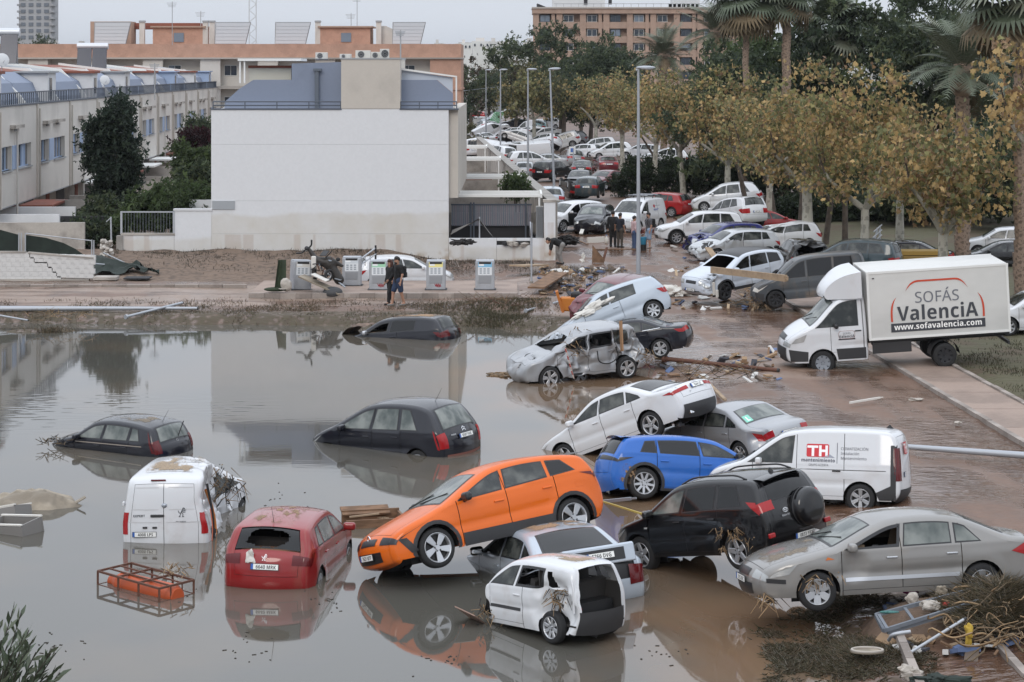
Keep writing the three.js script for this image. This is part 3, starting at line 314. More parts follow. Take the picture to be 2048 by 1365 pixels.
function paint(r, g, b, { metal = 0, mud = 0.3, seed = 1, coat = 1, rough = 0.42 } = {}) {
  const key = [r, g, b, metal, mud, seed].join(); if (paints[key]) return paints[key];
  const f = tile((u, v) => fbm(u * 5 + seed * 3.7, v * 5 + seed, 5)), sp = tile((u, v) => vn(u * 70 + seed * 11, v * 70)), st = tile((u, v) => fbm(u * 26 + seed, v * 5,3));
  const N = mud > 0.5 ? 512 : 256;
  const m = (u, v) => clamp(smoothstep(f(u, v),0.6 - mud * 0.22,0.78 - mud * 0.1) * mud * 0.75 + smoothstep(sp(u, v),0.88,0.97) * mud * 0.55 + Math.max(0, st(u, v) - 0.5) * mud * 0.5,0,0.9);
  const t = tex(N, N, (u, v) => mix3([r, g, b], MUD, m(u, v))); t.repeat.set(0.42,0.42);
  const p = new THREE.MeshPhysicalMaterial({ map: t, metalness: metal, roughness: rough, clearcoat: coat, clearcoatRoughness: 0.04 + mud * 0.25, specularIntensity: 0.3, side: THREE.DoubleSide }); p.name = 'paint';
  return paints[key] = p;
}
function chaikin(p, n = 3) { for (; n--;) { const q = [p[0]]; for (let i = 0; i < p.length - 1; i++) { const a = p[i], b = p[i + 1]; if (i) q.push([a[0] * 0.75 + b[0] * 0.25, a[1] * 0.75 + b[1] * 0.25]); else q.push([a[0] * 0.5 + b[0] * 0.5, a[1] * 0.5 + b[1] * 0.5]); if (i < p.length - 2) q.push([a[0] * 0.25 + b[0] * 0.75, a[1] * 0.25 + b[1] * 0.75]); } q.push(p[p.length - 1]); p = q; } return p; }
function halfPlane(poly, a, b, c) { // keep a x + b y <= c
  const out = []; for (let i = 0; i < poly.length; i++) { const p = poly[i], q = poly[(i + 1) % poly.length], dp = a * p[0] + b * p[1] - c, dq = a * q[0] + b * q[1] - c; if (dp <= 0) out.push(p); if ((dp < 0 && dq > 0) || (dp > 0 && dq < 0)) { const t = dp / (dp - dq); out.push([lerp(p[0], q[0], t), lerp(p[1], q[1], t)]); } } return out;
}
const leftOf = (poly, x0, y0, x1, y1) => halfPlane(poly, y1 - y0,-(x1 - x0),(y1 - y0) * x0 - (x1 - x0) * y0);  // keep the left of the line going up from (x0,y0) to (x1,y1)
const rightOf = (poly, x0, y0, x1, y1) => halfPlane(poly, -(y1 - y0), x1 - x0,-(y1 - y0) * x0 + (x1 - x0) * y0);
// cut the outline POLY into cells and lift each onto the surface F(u, v) -> [x, y, z], off metres along its normal
function skin(poly, F, du, dv, off = 0, { uv = null, holes = [] } = {}) {
  const pos = [], nor = [], uvs = [], us = poly.map((p) => p[0]), vs = poly.map((p) => p[1]), u0 = Math.min(...us), u1 = Math.max(...us), v0 = Math.min(...vs), v1 = Math.max(...vs);
  const nu = Math.max(1, Math.ceil((u1 - u0) / du)), nv = Math.max(1, Math.ceil((v1 - v0) / dv)), cache = new Map(), e = 0.004;
  const P = (u, v) => {
    const k = Math.round(u * 2e4) + '_' + Math.round(v * 2e4); let r = cache.get(k); if (r) return r;
    const p = F(u, v), a = F(u + e, v), a2 = F(u - e, v), b = F(u, v + e), b2 = F(u, v - e), A = [a[0] - a2[0], a[1] - a2[1], a[2] - a2[2]], B = [b[0] - b2[0], b[1] - b2[1], b[2] - b2[2]];
    let n = [A[1] * B[2] - A[2] * B[1], A[2] * B[0] - A[0] * B[2], A[0] * B[1] - A[1] * B[0]]; const l = Math.hypot(...n) || 1; n = n.map((x) => x / l); if (p[3] && p[3] * n[2] < 0) n = n.map((x) => -x); if (p[4] && n[0] * p[4] + n[1] * p[5] < 0) n = n.map((x) => -x);
    cache.set(k, r = { p: [p[0] + n[0] * off, p[1] + n[1] * off, p[2] + n[2] * off], n, t: uv ? uv(u, v) : [u, v] }); return r;
  };
  for (let i = 0; i < nu; i++) {
    const a = lerp(u0, u1, i / nu), b = lerp(u0, u1,(i + 1) / nu); let col = halfPlane(halfPlane(poly, 1,0, b),-1,0,-a); if (col.length < 3) continue;
    for (let j = 0; j < nv; j++) {
      const c = lerp(v0, v1, j / nv), d = lerp(v0, v1,(j + 1) / nv); let q = halfPlane(halfPlane(col, 0,1, d),0,-1,-c);
      if (q.length < 3) continue; const A = Math.abs(polyArea(q)); if (A < 1e-7) continue;
      if (holes.length) { const cx = q.reduce((s, p) => s + p[0],0) / q.length, cy = q.reduce((s, p) => s + p[1],0) / q.length; if (holes.some((h) => inside(h, cx, cy))) continue; }
      q = q.filter((p, k) => { const r = q[(k + 1) % q.length]; return Math.abs(p[0] - r[0]) + Math.abs(p[1] - r[1]) > 1e-6; }); if (q.length < 3) continue;
      const tri = q.length === 3 ? [[0,1,2]] : q.length === 4 && A > 0.98 * (b - a) * (d - c) ? [[0,1,2],[0,2,3]] : THREE.ShapeUtils.triangulateShape(q.map((p) => new THREE.Vector2(p[0], p[1])),[]);
      for (const t of tri) {
        const w = t.map((k) => P(q[k][0], q[k][1])), x = w[0].p, y = w[1].p, z = w[2].p, n = w[0].n;
        const fx = (y[1] - x[1]) * (z[2] - x[2]) - (y[2] - x[2]) * (z[1] - x[1]), fy = (y[2] - x[2]) * (z[0] - x[0]) - (y[0] - x[0]) * (z[2] - x[2]), fz = (y[0] - x[0]) * (z[1] - x[1]) - (y[1] - x[1]) * (z[0] - x[0]);
        for (const k of fx * n[0] + fy * n[1] + fz * n[2] < 0 ? [0,2,1] : [0,1,2]) { pos.push(...w[k].p); nor.push(...w[k].n); uvs.push(...w[k].t); }
      }
    }
  }
  const g = new THREE.BufferGeometry(); g.setAttribute('position', new THREE.Float32BufferAttribute(pos, 3)); g.setAttribute('normal', new THREE.Float32BufferAttribute(nor, 3)); g.setAttribute('uv', new THREE.Float32BufferAttribute(uvs, 2)); return g;
}
// ---- wheels
const rimCache = {};
function wheelParts(r, style) {
  const key = r + JSON.stringify(style); if (rimCache[key]) return rimCache[key];
  const rr = r * (style.size || 0.68), w = 0.19 + (r > 0.35 ? 0.03 : 0);
  const tyre = new THREE.LatheGeometry([[rr * 0.97,-w / 2 + 0.02],[rr * 1.02,-w / 2],[r * 0.9,-w / 2 + 0.004],[r * 0.975,-w / 2 + 0.03],[r, -w / 4],[r, w / 4],[r * 0.975, w / 2 - 0.03],[r * 0.9, w / 2 - 0.004],[rr * 1.02, w / 2],[rr * 0.97, w / 2 - 0.02]].map((p) => new THREE.Vector2(...p)),36).rotateX(Math.PI / 2);
  const ring = new THREE.LatheGeometry([[rr * 0.86, w / 2 - 0.07],[rr * 0.9, w / 2 - 0.02],[rr * 0.96, w / 2 - 0.004],[rr * 1.0, w / 2 + 0.004],[rr * 1.01, w / 2 - 0.01],[rr * 0.98, w / 2 - 0.05]].map((p) => new THREE.Vector2(...p)),36).rotateX(Math.PI / 2);
  const gs = [ring, new THREE.CylinderGeometry(rr * 0.17, rr * 0.2,0.03,20).rotateX(Math.PI / 2).translate(0,0, w / 2 - 0.015)], n = style.n || 5, dark = [new THREE.CylinderGeometry(rr * 0.93, rr * 0.93,0.02,28).rotateX(Math.PI / 2).translate(0,0, w / 2 - 0.085)];
  const spoke = (a, w0, w1, twist = 0) => { const s = new THREE.Shape([[rr * 0.12,-w0 / 2],[rr * 0.92,-w1 / 2 + twist],[rr * 0.92, w1 / 2 + twist],[rr * 0.12, w0 / 2]].map((p) => new THREE.Vector2(...p))); const g = new THREE.ExtrudeGeometry(s, { depth: 0.022, bevelEnabled: true, bevelSize: 0.006, bevelThickness: 0.006, bevelSegments: 1 }); const p = g.attributes.position; for (let i = 0; i < p.count; i++) p.setZ(i, p.getZ(i) + w / 2 - 0.05 + 0.018 * Math.pow(p.getX(i) / rr, 2)); g.computeVertexNormals(); g.rotateZ(a); return g; };
  for (let k = 0; k < n; k++) { const a = k / n * Math.PI * 2 + 0.3; if (style.twin) { gs.push(spoke(a - style.twin, style.w0 || 0.03, style.w1 || 0.03), spoke(a + style.twin, style.w0 || 0.03, style.w1 || 0.03)); } else gs.push(spoke(a, style.w0 || 0.07, style.w1 || 0.06, style.twist || 0)); }
  for (let k = 0; k < 5; k++) dark.push(new THREE.CylinderGeometry(0.011,0.011,0.012,6).rotateX(Math.PI / 2).translate(Math.cos(k * 1.2566) * rr * 0.24, Math.sin(k * 1.2566) * rr * 0.24, w / 2 - 0.012));
  return rimCache[key] = { tyre, rim: merged(gs), disc: merged(dark), width: w };
}
const plateCache = {};
function plateTex(text) { return plateCache[text] ??= canvasTex(256,56,(c, w, h) => { c.fillStyle = '#e4e5e2'; c.fillRect(0,0, w, h); c.strokeStyle = '#222'; c.lineWidth = 4; c.strokeRect(2,2, w - 4, h - 4); c.fillStyle = '#2a5aa8'; c.fillRect(4,4,22, h - 8); c.fillStyle = '#1a1a1a'; c.font = 'bold 46px sans-serif'; c.textAlign = 'center'; c.textBaseline = 'middle'; c.save(); c.translate(w / 2 + 12, h / 2 + 2); c.scale(0.86,1); c.fillText(text, 0,0); c.restore(); }); }
function plateMesh(text, parent, x, y, z, nx, tilt = 0) { // nx = +1 faces forward, -1 faces back
  const g = new THREE.BoxGeometry(0.52,0.112,0.012), edge = M.trim, face = new THREE.MeshStandardMaterial({ map: plateTex(text), roughness: 0.5 });
  const m = new THREE.Mesh(g, [edge, edge, edge, edge, face, edge]); m.name = 'number_plate'; m.rotation.set(0, nx * Math.PI / 2,0); m.rotateX(tilt); m.position.set(x, y, z); m.castShadow = m.receiveShadow = true; parent.add(m); return m;
}
// ---- outlines. sil: side outline; marks: ws = windscreen, rw = rear screen, hood/tail = where those panels end, belt: sill of the side glass
const TYPES = {
  hatch: { sil: [[1.86,0.17],[2.0,0.2],[2.06,0.42],[2.02,0.62],[1.86,0.76],[1.5,0.88],[1.1,0.96],[0.95,1.03],[0.45,1.34],[0.2,1.42],[-0.35,1.47],[-1.1,1.44],[-1.55,1.38],[-1.68,1.33],[-1.86,0.98],[-1.93,0.88],[-1.97,0.62],[-1.96,0.4],[-1.86,0.2]], ws: [[1.06,0.97],[0.4,1.36]], rw: [[-1.64,1.35],[-1.86,0.98]], hood: [1.96,0.7], tail: [-1.97,0.58], W: 0.865, wb: 1.27, wr: 0.31, belt: [0.93,0.99], pillars: [[0.0,-0.12],[-0.95,-1.02],[-1.45,-1.2]], doors: [0.93,-0.06,-1.0], flare: 0.012, tum: 0.4 },
  minimpv: { sil: [[1.88,0.2],[2.02,0.24],[2.08,0.45],[2.03,0.66],[1.86,0.8],[1.55,0.93],[1.2,1.06],[0.4,1.5],[0.1,1.59],[-0.4,1.64],[-1.1,1.63],[-1.5,1.57],[-1.7,1.48],[-2.0,1.02],[-2.08,0.86],[-2.1,0.6],[-2.08,0.38],[-1.98,0.24]], ws: [[1.3,1.02],[0.42,1.49]], rw: [[-1.64,1.52],[-1.98,1.05]], hood: [1.96,0.74], tail: [-2.1,0.62], W: 0.875, wb: 1.38, wr: 0.31, belt: [0.98,1.03], pillars: [[0.02,-0.05],[-0.85,-0.8],[-1.5,-1.15]], doors: [0.98,-0.03,-0.9], tum: 0.42, quarter: true },
  sedan: { sil: [[2.12,0.18],[2.24,0.22],[2.3,0.42],[2.25,0.62],[2.08,0.74],[1.6,0.86],[1.15,0.94],[1.0,1.0],[0.35,1.33],[0.05,1.4],[-0.4,1.42],[-0.8,1.39],[-1.0,1.33],[-1.6,1.03],[-1.75,1.0],[-2.2,0.97],[-2.28,0.93],[-2.36,0.66],[-2.34,0.38],[-2.22,0.22]], ws: [[1.1,0.95],[0.35,1.32]], rw: [[-0.95,1.34],[-1.58,1.04]], hood: [2.18,0.66], tail: [-2.34,0.66], W: 0.89, wb: 1.39, wr: 0.32, belt: [0.93,0.97], pillars: [[0.02,-0.1],[-0.88,-0.88],[-1.45,-0.95]], doors: [0.98,-0.03,-1.05], tum: 0.42, boot: true },
  suv: { sil: [[2.0,0.26],[2.12,0.3],[2.17,0.5],[2.13,0.74],[1.98,0.88],[1.5,0.99],[1.2,1.05],[1.02,1.14],[0.4,1.52],[0.1,1.62],[-0.5,1.67],[-1.3,1.65],[-1.78,1.6],[-1.95,1.5],[-2.08,1.12],[-2.13,1.0],[-2.16,0.75],[-2.14,0.45],[-2.02,0.3]], ws: [[1.14,1.07],[0.4,1.52]], rw: [[-1.9,1.54],[-2.07,1.13]], hood: [2.06,0.8], tail: [-2.15,0.62], W: 0.9, wb: 1.34, wr: 0.355, belt: [1.05,1.12], pillars: [[0.05,-0.08],[-0.92,-0.95],[-1.75,-1.5]], doors: [0.98,-0.02,-0.98], flare: 0.025, tum: 0.38, quarter: true },
  crossover: { sil: [[2.0,0.2],[2.1,0.24],[2.14,0.45],[2.1,0.62],[1.92,0.76],[1.4,0.92],[1.12,1.0],[0.95,1.07],[0.2,1.42],[-0.1,1.49],[-0.6,1.52],[-1.2,1.48],[-1.68,1.4],[-1.84,1.34],[-1.98,1.06],[-2.02,0.96],[-2.1,0.7],[-2.08,0.45],[-1.95,0.26]], ws: [[1.1,1.0],[0.2,1.42]], rw: [[-1.78,1.36],[-1.98,1.06]], hood: [2.02,0.68], tail: [-2.09,0.62], W: 0.915, wb: 1.3525, wr: 0.335, belt: [0.97,1.1], pillars: [[-0.08,-0.18],[-1.02,-1.02],[-1.75,-1.25]], doors: [0.85,-0.12,-1.1], flare: 0.02, tum: 0.42, quarter: true },
  smallvan: { sil: [[1.95,0.22],[2.1,0.26],[2.16,0.48],[2.12,0.72],[1.95,0.88],[1.5,1.02],[1.25,1.1],[0.55,1.62],[0.3,1.74],[-0.2,1.81],[-1.2,1.82],[-1.9,1.8],[-2.1,1.76],[-2.2,1.5],[-2.24,1.0],[-2.26,0.6],[-2.24,0.4],[-2.12,0.28]], ws: [[1.36,1.06],[0.5,1.64]], rw: [[-2.13,1.66],[-2.22,1.16]], hood: [2.04,0.8], tail: [-2.26,0.55], W: 0.92, wb: 1.377, wr: 0.325, belt: [1.02,1.04], pillars: [[0.12,0.08]], doors: [1.05,0.05,-1.02], tum: 0.2, van: true },
  bigvan: { sil: [[2.2,0.22],[2.36,0.28],[2.42,0.55],[2.36,0.85],[2.15,1.02],[1.75,1.14],[1.6,1.2],[0.9,1.7],[0.65,1.82],[0.1,1.9],[-1.2,1.92],[-2.2,1.9],[-2.38,1.85],[-2.45,1.6],[-2.5,1.0],[-2.52,0.6],[-2.5,0.4],[-2.4,0.28]], ws: [[1.68,1.16],[0.9,1.7]], rw: [[-2.4,1.76],[-2.48,1.2]], hood: [2.25,0.94], tail: [-2.51,0.5], W: 0.95, wb: 1.6375, wr: 0.335, belt: [1.08,1.1], pillars: [[0.5,0.45]], doors: [1.4,0.42,-0.75], tum: 0.16, van: true },
};
function vehicle(name, type, mat, o = {}) {
  const T = { ...TYPES[type], ...o.spec }, lo = o.low, root = new THREE.Group(); root.name = numbered(name); scene.add(root);
  const sx = o.sx || 1, sy = o.sy || 1, sc = (p) => [p[0] * sx, p[1] * sy], W = T.W * (o.sw || 1), wb = T.wb * (o.swb || sx), wr = T.wr;
  const sil = chaikin(T.sil.map(sc), lo ? 2 : 3), S = [0]; for (let i = 1; i < sil.length; i++) S.push(S[i - 1] + Math.hypot(sil[i][0] - sil[i - 1][0], sil[i][1] - sil[i - 1][1]));
  const near = (p) => { p = sc(p); let b = 0, bd = 9; sil.forEach((q, i) => { const d = Math.hypot(q[0] - p[0], q[1] - p[1]); if (d < bd) { bd = d; b = i; } }); return S[b]; };
  const atS = (s) => { let i = 1; while (i < S.length - 1 && S[i] < s) i++; const t = (s - S[i - 1]) / (S[i] - S[i - 1]); return [lerp(sil[i - 1][0], sil[i][0], t), lerp(sil[i - 1][1], sil[i][1], t), i, t]; };
  const norms = sil.map((p, i) => { const a = sil[Math.max(0, i - 1)], b = sil[Math.min(sil.length - 1, i + 1)], x = b[0] - a[0], y = b[1] - a[1], l = Math.hypot(x, y); return [y / l, -x / l]; });
  const dist = (x, y) => { let d = 9; for (let i = 0; i < sil.length - 1; i++) { const a = sil[i], b = sil[i + 1], ux = b[0] - a[0], uy = b[1] - a[1], t = clamp(((x - a[0]) * ux + (y - a[1]) * uy) / (ux * ux + uy * uy),0,1), e = Math.hypot(x - a[0] - ux * t, y - a[1] - uy * t); if (e < d) d = e; } return d; };
  const xf = Math.max(...sil.map((p) => p[0])), xr = Math.min(...sil.map((p) => p[0])), by = Math.max(sil[0][1], sil[sil.length - 1][1]), sillY = T.sill ?? by + 0.02, Ra = wr + (T.archGap ?? 0.055), bf = T.belt[0] * sy, br = T.belt[1] * sy;
  const belt = (x) => lerp(br, bf, clamp((x + 1.5) / 2.5,-0.2,1.2)), er = T.er ?? 0.085;
  const wide = (x, y) => {
    let w = W; const b = belt(x); if (y > b) w -= (y - b) * T.tum; w -= 0.02 * smoothstep(y, b - 0.18, b + 0.02); const l = clamp((0.5 - y) / 0.35,0,1); w -= 0.05 * l * l;
    const fx = clamp((x - xf + 0.75) / 0.75,0,1), rx = clamp((xr + 0.55 - x) / 0.55,0,1); w -= (T.tf ?? 0.2) * fx * fx + (T.tr ?? (T.van ? 0.05 : 0.13)) * rx * rx;
    if (T.flare !== 0) for (const c of T.cab ? [wb] : [wb, -wb]) { const d = Math.hypot(x - c, y - wr); w += (T.flare || 0.008) * smoothstep(0.2 - Math.abs(d - Ra - 0.02),0,0.2); }
    w -= 0.018 * Math.exp(-Math.pow((y - 0.62 * b) / 0.07,2)) * smoothstep(1.6 - Math.abs(x),0,0.5);       // hollow along the doors
    return w;
  };
  const Z = (x, y, d = dist(x, y)) => { const w = wide(x, y); return d < er ? w - er + Math.sqrt(Math.max(0, er * er - (er - d) * (er - d))) : w; };
  const side = (sg) => (x, y) => [x, y, sg * Z(x, y), sg];
  const top = (s, t) => { const [x, y, i, k] = atS(s), n0 = norms[i - 1], n1 = norms[i], nx = lerp(n0[0], n1[0], k), ny = lerp(n0[1], n1[1], k), cr = (T.crown ?? 0.045) + (T.van ? 0.04 : 0.09) * Math.abs(nx) * Math.abs(nx), q = 1 - t * t, z = wide(x, y) - er; return [x + nx * cr * q, y + ny * cr * q, t * z, 0, nx, ny]; };
  const end = S[S.length - 1], arch = (c, dir) => { const p = [], a0 = Math.asin(clamp((by - wr) / Ra, -1,1)); for (let k = 0; k <= 14; k++) { const a = lerp(a0, Math.PI - a0, k / 14); p.push([c + dir * Math.cos(a) * Ra, wr + Math.sin(a) * Ra]); } return p; };
  const rim0 = sil.map((p, i) => [p[0] - norms[i][0] * er, p[1] - norms[i][1] * er]).filter((p) => dist(p[0], p[1]) > er * 0.94), flank = [...rim0,[rim0[rim0.length - 1][0], by], ...(T.cab ? [] : arch(-wb, -1)), ...arch(wb, -1),[rim0[0][0], by]];
  const band = (sg) => (s, a) => { const [x, y, i, k] = atS(clamp(s, 0, end)), n0 = norms[i - 1], n1 = norms[i], d = er * (1 - Math.cos(clamp(a, 0, Math.PI / 2))), X = x - lerp(n0[0], n1[0], k) * d, Y = y - lerp(n0[1], n1[1], k) * d; return [X, Y, sg * (wide(X, Y) - er + er * Math.sin(clamp(a, -0.01, Math.PI / 2 + 0.01))), sg]; };
  const skinB = (s0, s1, sg, off = 0) => skin([[s0,0],[s1,0],[s1, Math.PI / 2],[s0, Math.PI / 2]], band(sg), lo ? 0.12 : 0.07, lo ? 0.8 : 0.4, off);
  const fine = (o.open || []).length && !lo, step = lo ? 0.13 : fine ? 0.035 : 0.07, sv = lo ? 0.09 : fine ? 0.03 : 0.055, gap = 0.007, open = o.open || [];
  const skinS = (poly, off = 0, x) => [1,-1].map((sg) => skin(poly, side(sg), step, sv, off, x)), skinT = (poly, off = 0, x) => skin(poly, top, lo ? 0.12 : 0.07, lo ? 0.5 : 0.2, off, x);
  // side glass
  const off = sil.map((p, i) => [p[0] - norms[i][0] * 0.095, p[1] - norms[i][1] * 0.095]).filter((p) => p[1] > belt(p[0]) + 0.03), glassPoly = [...off, [off[off.length - 1][0], belt(off[off.length - 1][0]) + 0.03],[off[0][0], belt(off[0][0]) + 0.03]];
  const panes = []; { let last = [9,9]; for (const p of T.pillars) { let q = glassPoly; q = leftOf(rightOf(q, p[0] * sx + 0.03, bf, p[1] * sx + 0.03,1.5 * sy), last[0], bf, last[1],1.5 * sy); panes.push(q); last = [p[0] * sx - 0.03, p[1] * sx - 0.03]; } }
  const hole = open.map((k) => panes[k]).filter((q) => q && q.length > 2).map((q) => shrink(q, 0.03));
  const [d0, d1, d2] = T.doors.map((d) => d * sx), two = o.doors2, dr = two ? lerp(d1, d2,0.28) : d2;
  const fender = halfPlane(flank, -1,0,-d0 - gap), quarter = halfPlane(flank, 1,0, dr - gap), mid = halfPlane(halfPlane(flank, 1,0, d0 - gap),-1,0,-dr - gap), sill = halfPlane(mid, 0,1, sillY + 0.06), cab = halfPlane(mid, 0,-1,-sillY - 0.06 - gap);
  const s0 = near(T.hood), sw0 = near(T.ws[0]), sw1 = near(T.ws[1]), sr0 = near(T.rw[0]), sr1 = near(T.rw[1]), st = near(T.tail), tw = 0.9;
  const rect = (a, b, t0 = -1, t1 = 1) => [[a, t0],[b, t0],[b, t1],[a, t1]];
  const hx = { holes: hole }, rearHole = o.openRear ? [rect(sr0 + 0.03, sr1 - 0.03,-0.86,0.86)] : [], frontHole = o.openFront ? [rect(sw0 + 0.04, sw1 - 0.04,-0.86,0.86)] : [];
  const bodyGs = [skinB(0, end, 1), skinB(0, end, -1), skinS(fender, 0, hx), skinS(quarter, 0, hx), skinS(sill), skinT(rect(0, s0 - gap)), skinT(rect(s0 - gap, sw0 + gap, tw, 1)), skinT(rect(s0 - gap, sw0 + gap, -1,-tw)), skinT(rect(sw0 + gap, sr0,-1,1),0, { holes: frontHole })];
  const tailA = T.boot ? sr1 + gap : sr0 + gap; if (T.boot) bodyGs.push(skinT(rect(sr0, sr1,-1,1),0, { holes: rearHole }));
  bodyGs.push(skinT(rect(tailA - gap, st + gap, tw, 1)), skinT(rect(tailA - gap, st + gap, -1,-tw)), skinT(rect(st + gap, end)));
  const body = part('body', bodyGs, mat, root); const P = { body };
  if (!o.noHood) P.hood = part('hood', skinT(rect(s0, sw0,-tw + 0.01, tw - 0.01)), o.hoodMat || mat, root);
  if (!o.noTail) P.tail = part(T.boot ? 'boot_lid' : T.van ? 'rear_door' : 'tailgate', T.van ? [skinT(rect(tailA, st, -tw + 0.01,-0.008)), skinT(rect(tailA, st, 0.008, tw - 0.01))] : skinT(rect(tailA, st, -tw + 0.01, tw - 0.01),0, { holes: T.boot ? [] : rearHole }), mat, root);
  // doors with their handles and glass
  const cuts = two ? [[d0, dr]] : [[d0, d1],[d1, d2]], paneOf = two ? [[0,1]] : [[0],[1]];
  cuts.forEach(([a, b], k) => { for (const sg of [1,-1]) {
    if (o.noDoor && o.noDoor.includes((sg > 0 ? 'R' : 'L') + k)) continue;
    const pl = halfPlane(halfPlane(cab, 1,0, a - gap),-1,0,-b - gap), dm = part(T.van && k ? 'sliding_door' : 'door', skin(pl, side(sg), step, sv, 0, hx), mat, root);
    const hy = belt((a + b) / 2) - 0.12, hxp = b + 0.17, hz = Z(hxp, hy);
    if (!lo) part('handle', rbox(0.19,0.032,0.035,0.012, hxp, hy, sg * (hz + 0.008)), o.handleMat || mat, dm);
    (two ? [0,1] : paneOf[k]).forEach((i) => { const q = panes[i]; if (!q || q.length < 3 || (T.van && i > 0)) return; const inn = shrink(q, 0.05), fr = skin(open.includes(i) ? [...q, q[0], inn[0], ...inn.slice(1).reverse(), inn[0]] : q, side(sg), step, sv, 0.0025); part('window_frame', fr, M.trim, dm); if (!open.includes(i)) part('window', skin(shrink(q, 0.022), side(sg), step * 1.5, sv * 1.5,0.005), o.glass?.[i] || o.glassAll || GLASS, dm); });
  } });
  if (T.quarter || (!two && panes[2])) for (const sg of [1,-1]) if (panes[2] && panes[2].length > 2) { part('quarter_frame', skin(panes[2], side(sg), step, sv, 0.0025), M.trim, root); part('quarter_window', skin(shrink(panes[2],0.025), side(sg), step, sv, 0.005), o.glass?.[2] || o.glassAll || GLASS, root); }
  // screens
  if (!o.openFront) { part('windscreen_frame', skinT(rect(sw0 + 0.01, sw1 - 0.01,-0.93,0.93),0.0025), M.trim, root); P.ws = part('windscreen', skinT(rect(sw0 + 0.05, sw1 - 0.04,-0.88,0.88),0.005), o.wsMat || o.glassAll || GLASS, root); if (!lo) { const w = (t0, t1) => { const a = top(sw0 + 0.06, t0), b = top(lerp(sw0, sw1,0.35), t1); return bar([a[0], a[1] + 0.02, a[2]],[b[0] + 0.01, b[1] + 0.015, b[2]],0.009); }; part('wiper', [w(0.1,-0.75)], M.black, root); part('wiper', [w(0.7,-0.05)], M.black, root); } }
  if (o.smashed) { const r = rng(o.smashed), h = []; for (let k = 0; k < 26; k++) { const a = k / 26 * Math.PI * 2, q = 0.72 + 0.22 * r(); h.push([lerp(sr0, sr1,0.5) + Math.cos(a) * (sr1 - sr0) * 0.44 * q, Math.sin(a) * 0.78 * q]); } part('broken_rear_window', skin(rect(sr0 + 0.03, sr1 - 0.03,-0.88,0.88), top, 0.02,0.05,0.004, { holes: [h] }), TINT, root); }
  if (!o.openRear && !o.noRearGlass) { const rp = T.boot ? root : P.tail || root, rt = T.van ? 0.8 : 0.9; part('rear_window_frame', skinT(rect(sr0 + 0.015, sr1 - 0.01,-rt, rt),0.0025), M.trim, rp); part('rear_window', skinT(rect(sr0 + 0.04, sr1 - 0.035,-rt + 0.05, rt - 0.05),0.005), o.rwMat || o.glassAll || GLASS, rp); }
  // under side, wheel wells and the dark lining behind the gaps
  const zi = W - 0.3, under = [skinT(rect(s0 * 0.3, sw0 + 0.04),-0.02), skinT(rect(o.openRear ? st : T.boot ? sr1 - 0.03 : sr0 - 0.02, end),-0.02)];
  if (!hole.length) under.push(skinS(halfPlane(cab, 0,1,9),-0.02)); else under.push(skinS(halfPlane(cab, 0,1, bf - 0.02),-0.03));
  const fl = [[xf - 0.2, by + 0.02],[xr + 0.15, by + 0.02]]; if (T.cab) under.push(box(xf - 0.2 - xr, 0.08, W * 1.8,(xf - 0.2 + xr) / 2, by + 0.12,0)); else under.push(box(2 * (wb - Ra),0.08, W * 1.86,0, by + 0.08,0), box(xf - 0.15 - wb - Ra, 0.06, W * 1.6,(xf - 0.15 + wb + Ra) / 2, by + 0.08), box(-(xr + 0.12) - wb - Ra, 0.06, W * 1.6,(xr + 0.12 - wb - Ra) / 2, by + 0.08));
  for (const c of T.cab ? [wb] : [wb, -wb]) { under.push(box(2 * Ra, 0.5, zi * 2, c, by + 0.3,0)); for (const sg of [1,-1]) { const w = new THREE.CylinderGeometry(Ra + 0.005, Ra + 0.005,0.3,20,1, true, 0, Math.PI); w.rotateZ(Math.PI / 2); w.rotateY(Math.PI / 2); w.translate(c, wr, sg * (W - 0.17)); under.push(w, box(2 * Ra, Ra * 1.5,0.02, c, wr + 0.1, sg * (W - 0.31))); } }
  P.under = part('underbody', under, M.black, root);
  if (hole.length || o.openRear || o.openFront || o.seats) { const gs = []; for (const z of [-0.36,0.36]) gs.push(rbox(0.5,0.16,0.48,0.06,-0.05 * sx, 0.52, z), box(0.14,0.62,0.46,-0.36 * sx, 0.82, z, 0,0,0.25), rbox(0.1,0.18,0.24,0.04,-0.5 * sx, 1.2, z)); gs.push(rbox(0.5,0.16,1.2,0.06,-0.95 * sx, 0.55,0), box(0.16,0.6,1.2,-1.22 * sx, 0.82,0,0,0,0.25), box(0.4,0.3,1.35,0.72 * sx, 0.86,0)); part('seats', gs, o.seatMat || M.seat, root); }
  // lamps: outlines on the flank and on the strip
  const lampMat = o.lampMat || M.lamp, tl = o.tail || {}, hl = o.head || {};
  const sH = near(hl.at || [1.9 * xf / 2.06 / sx, (T.hood[1]) + 0.02]);
  const tX = xr / sx; const lampSide = o.tailSide || [[tX + 0.36,0.93],[tX + 0.02,1.0],[tX + 0.0,0.72],[tX + 0.2,0.76]], lampTop = o.tailTop || [0.62,1], lampY = o.tailY || [0.97,0.74];
  const headSide = o.headSide || [[xf / sx - 0.52, T.hood[1] + 0.12],[xf / sx - 0.06, T.hood[1] - 0.02],[xf / sx - 0.04, T.hood[1] - 0.14],[xf / sx - 0.3, T.hood[1] - 0.06]];
  const cutF = (poly) => poly.map(sc), ya = near([xr / sx, lampY[0]]), yb = near([xr / sx, lampY[1]]), ha = near([xf / sx, T.hood[1] - 0.14]), hb = near([xf / sx - 0.06, T.hood[1] - 0.01]);
  const onFlank = (poly) => poly.filter((p) => true);
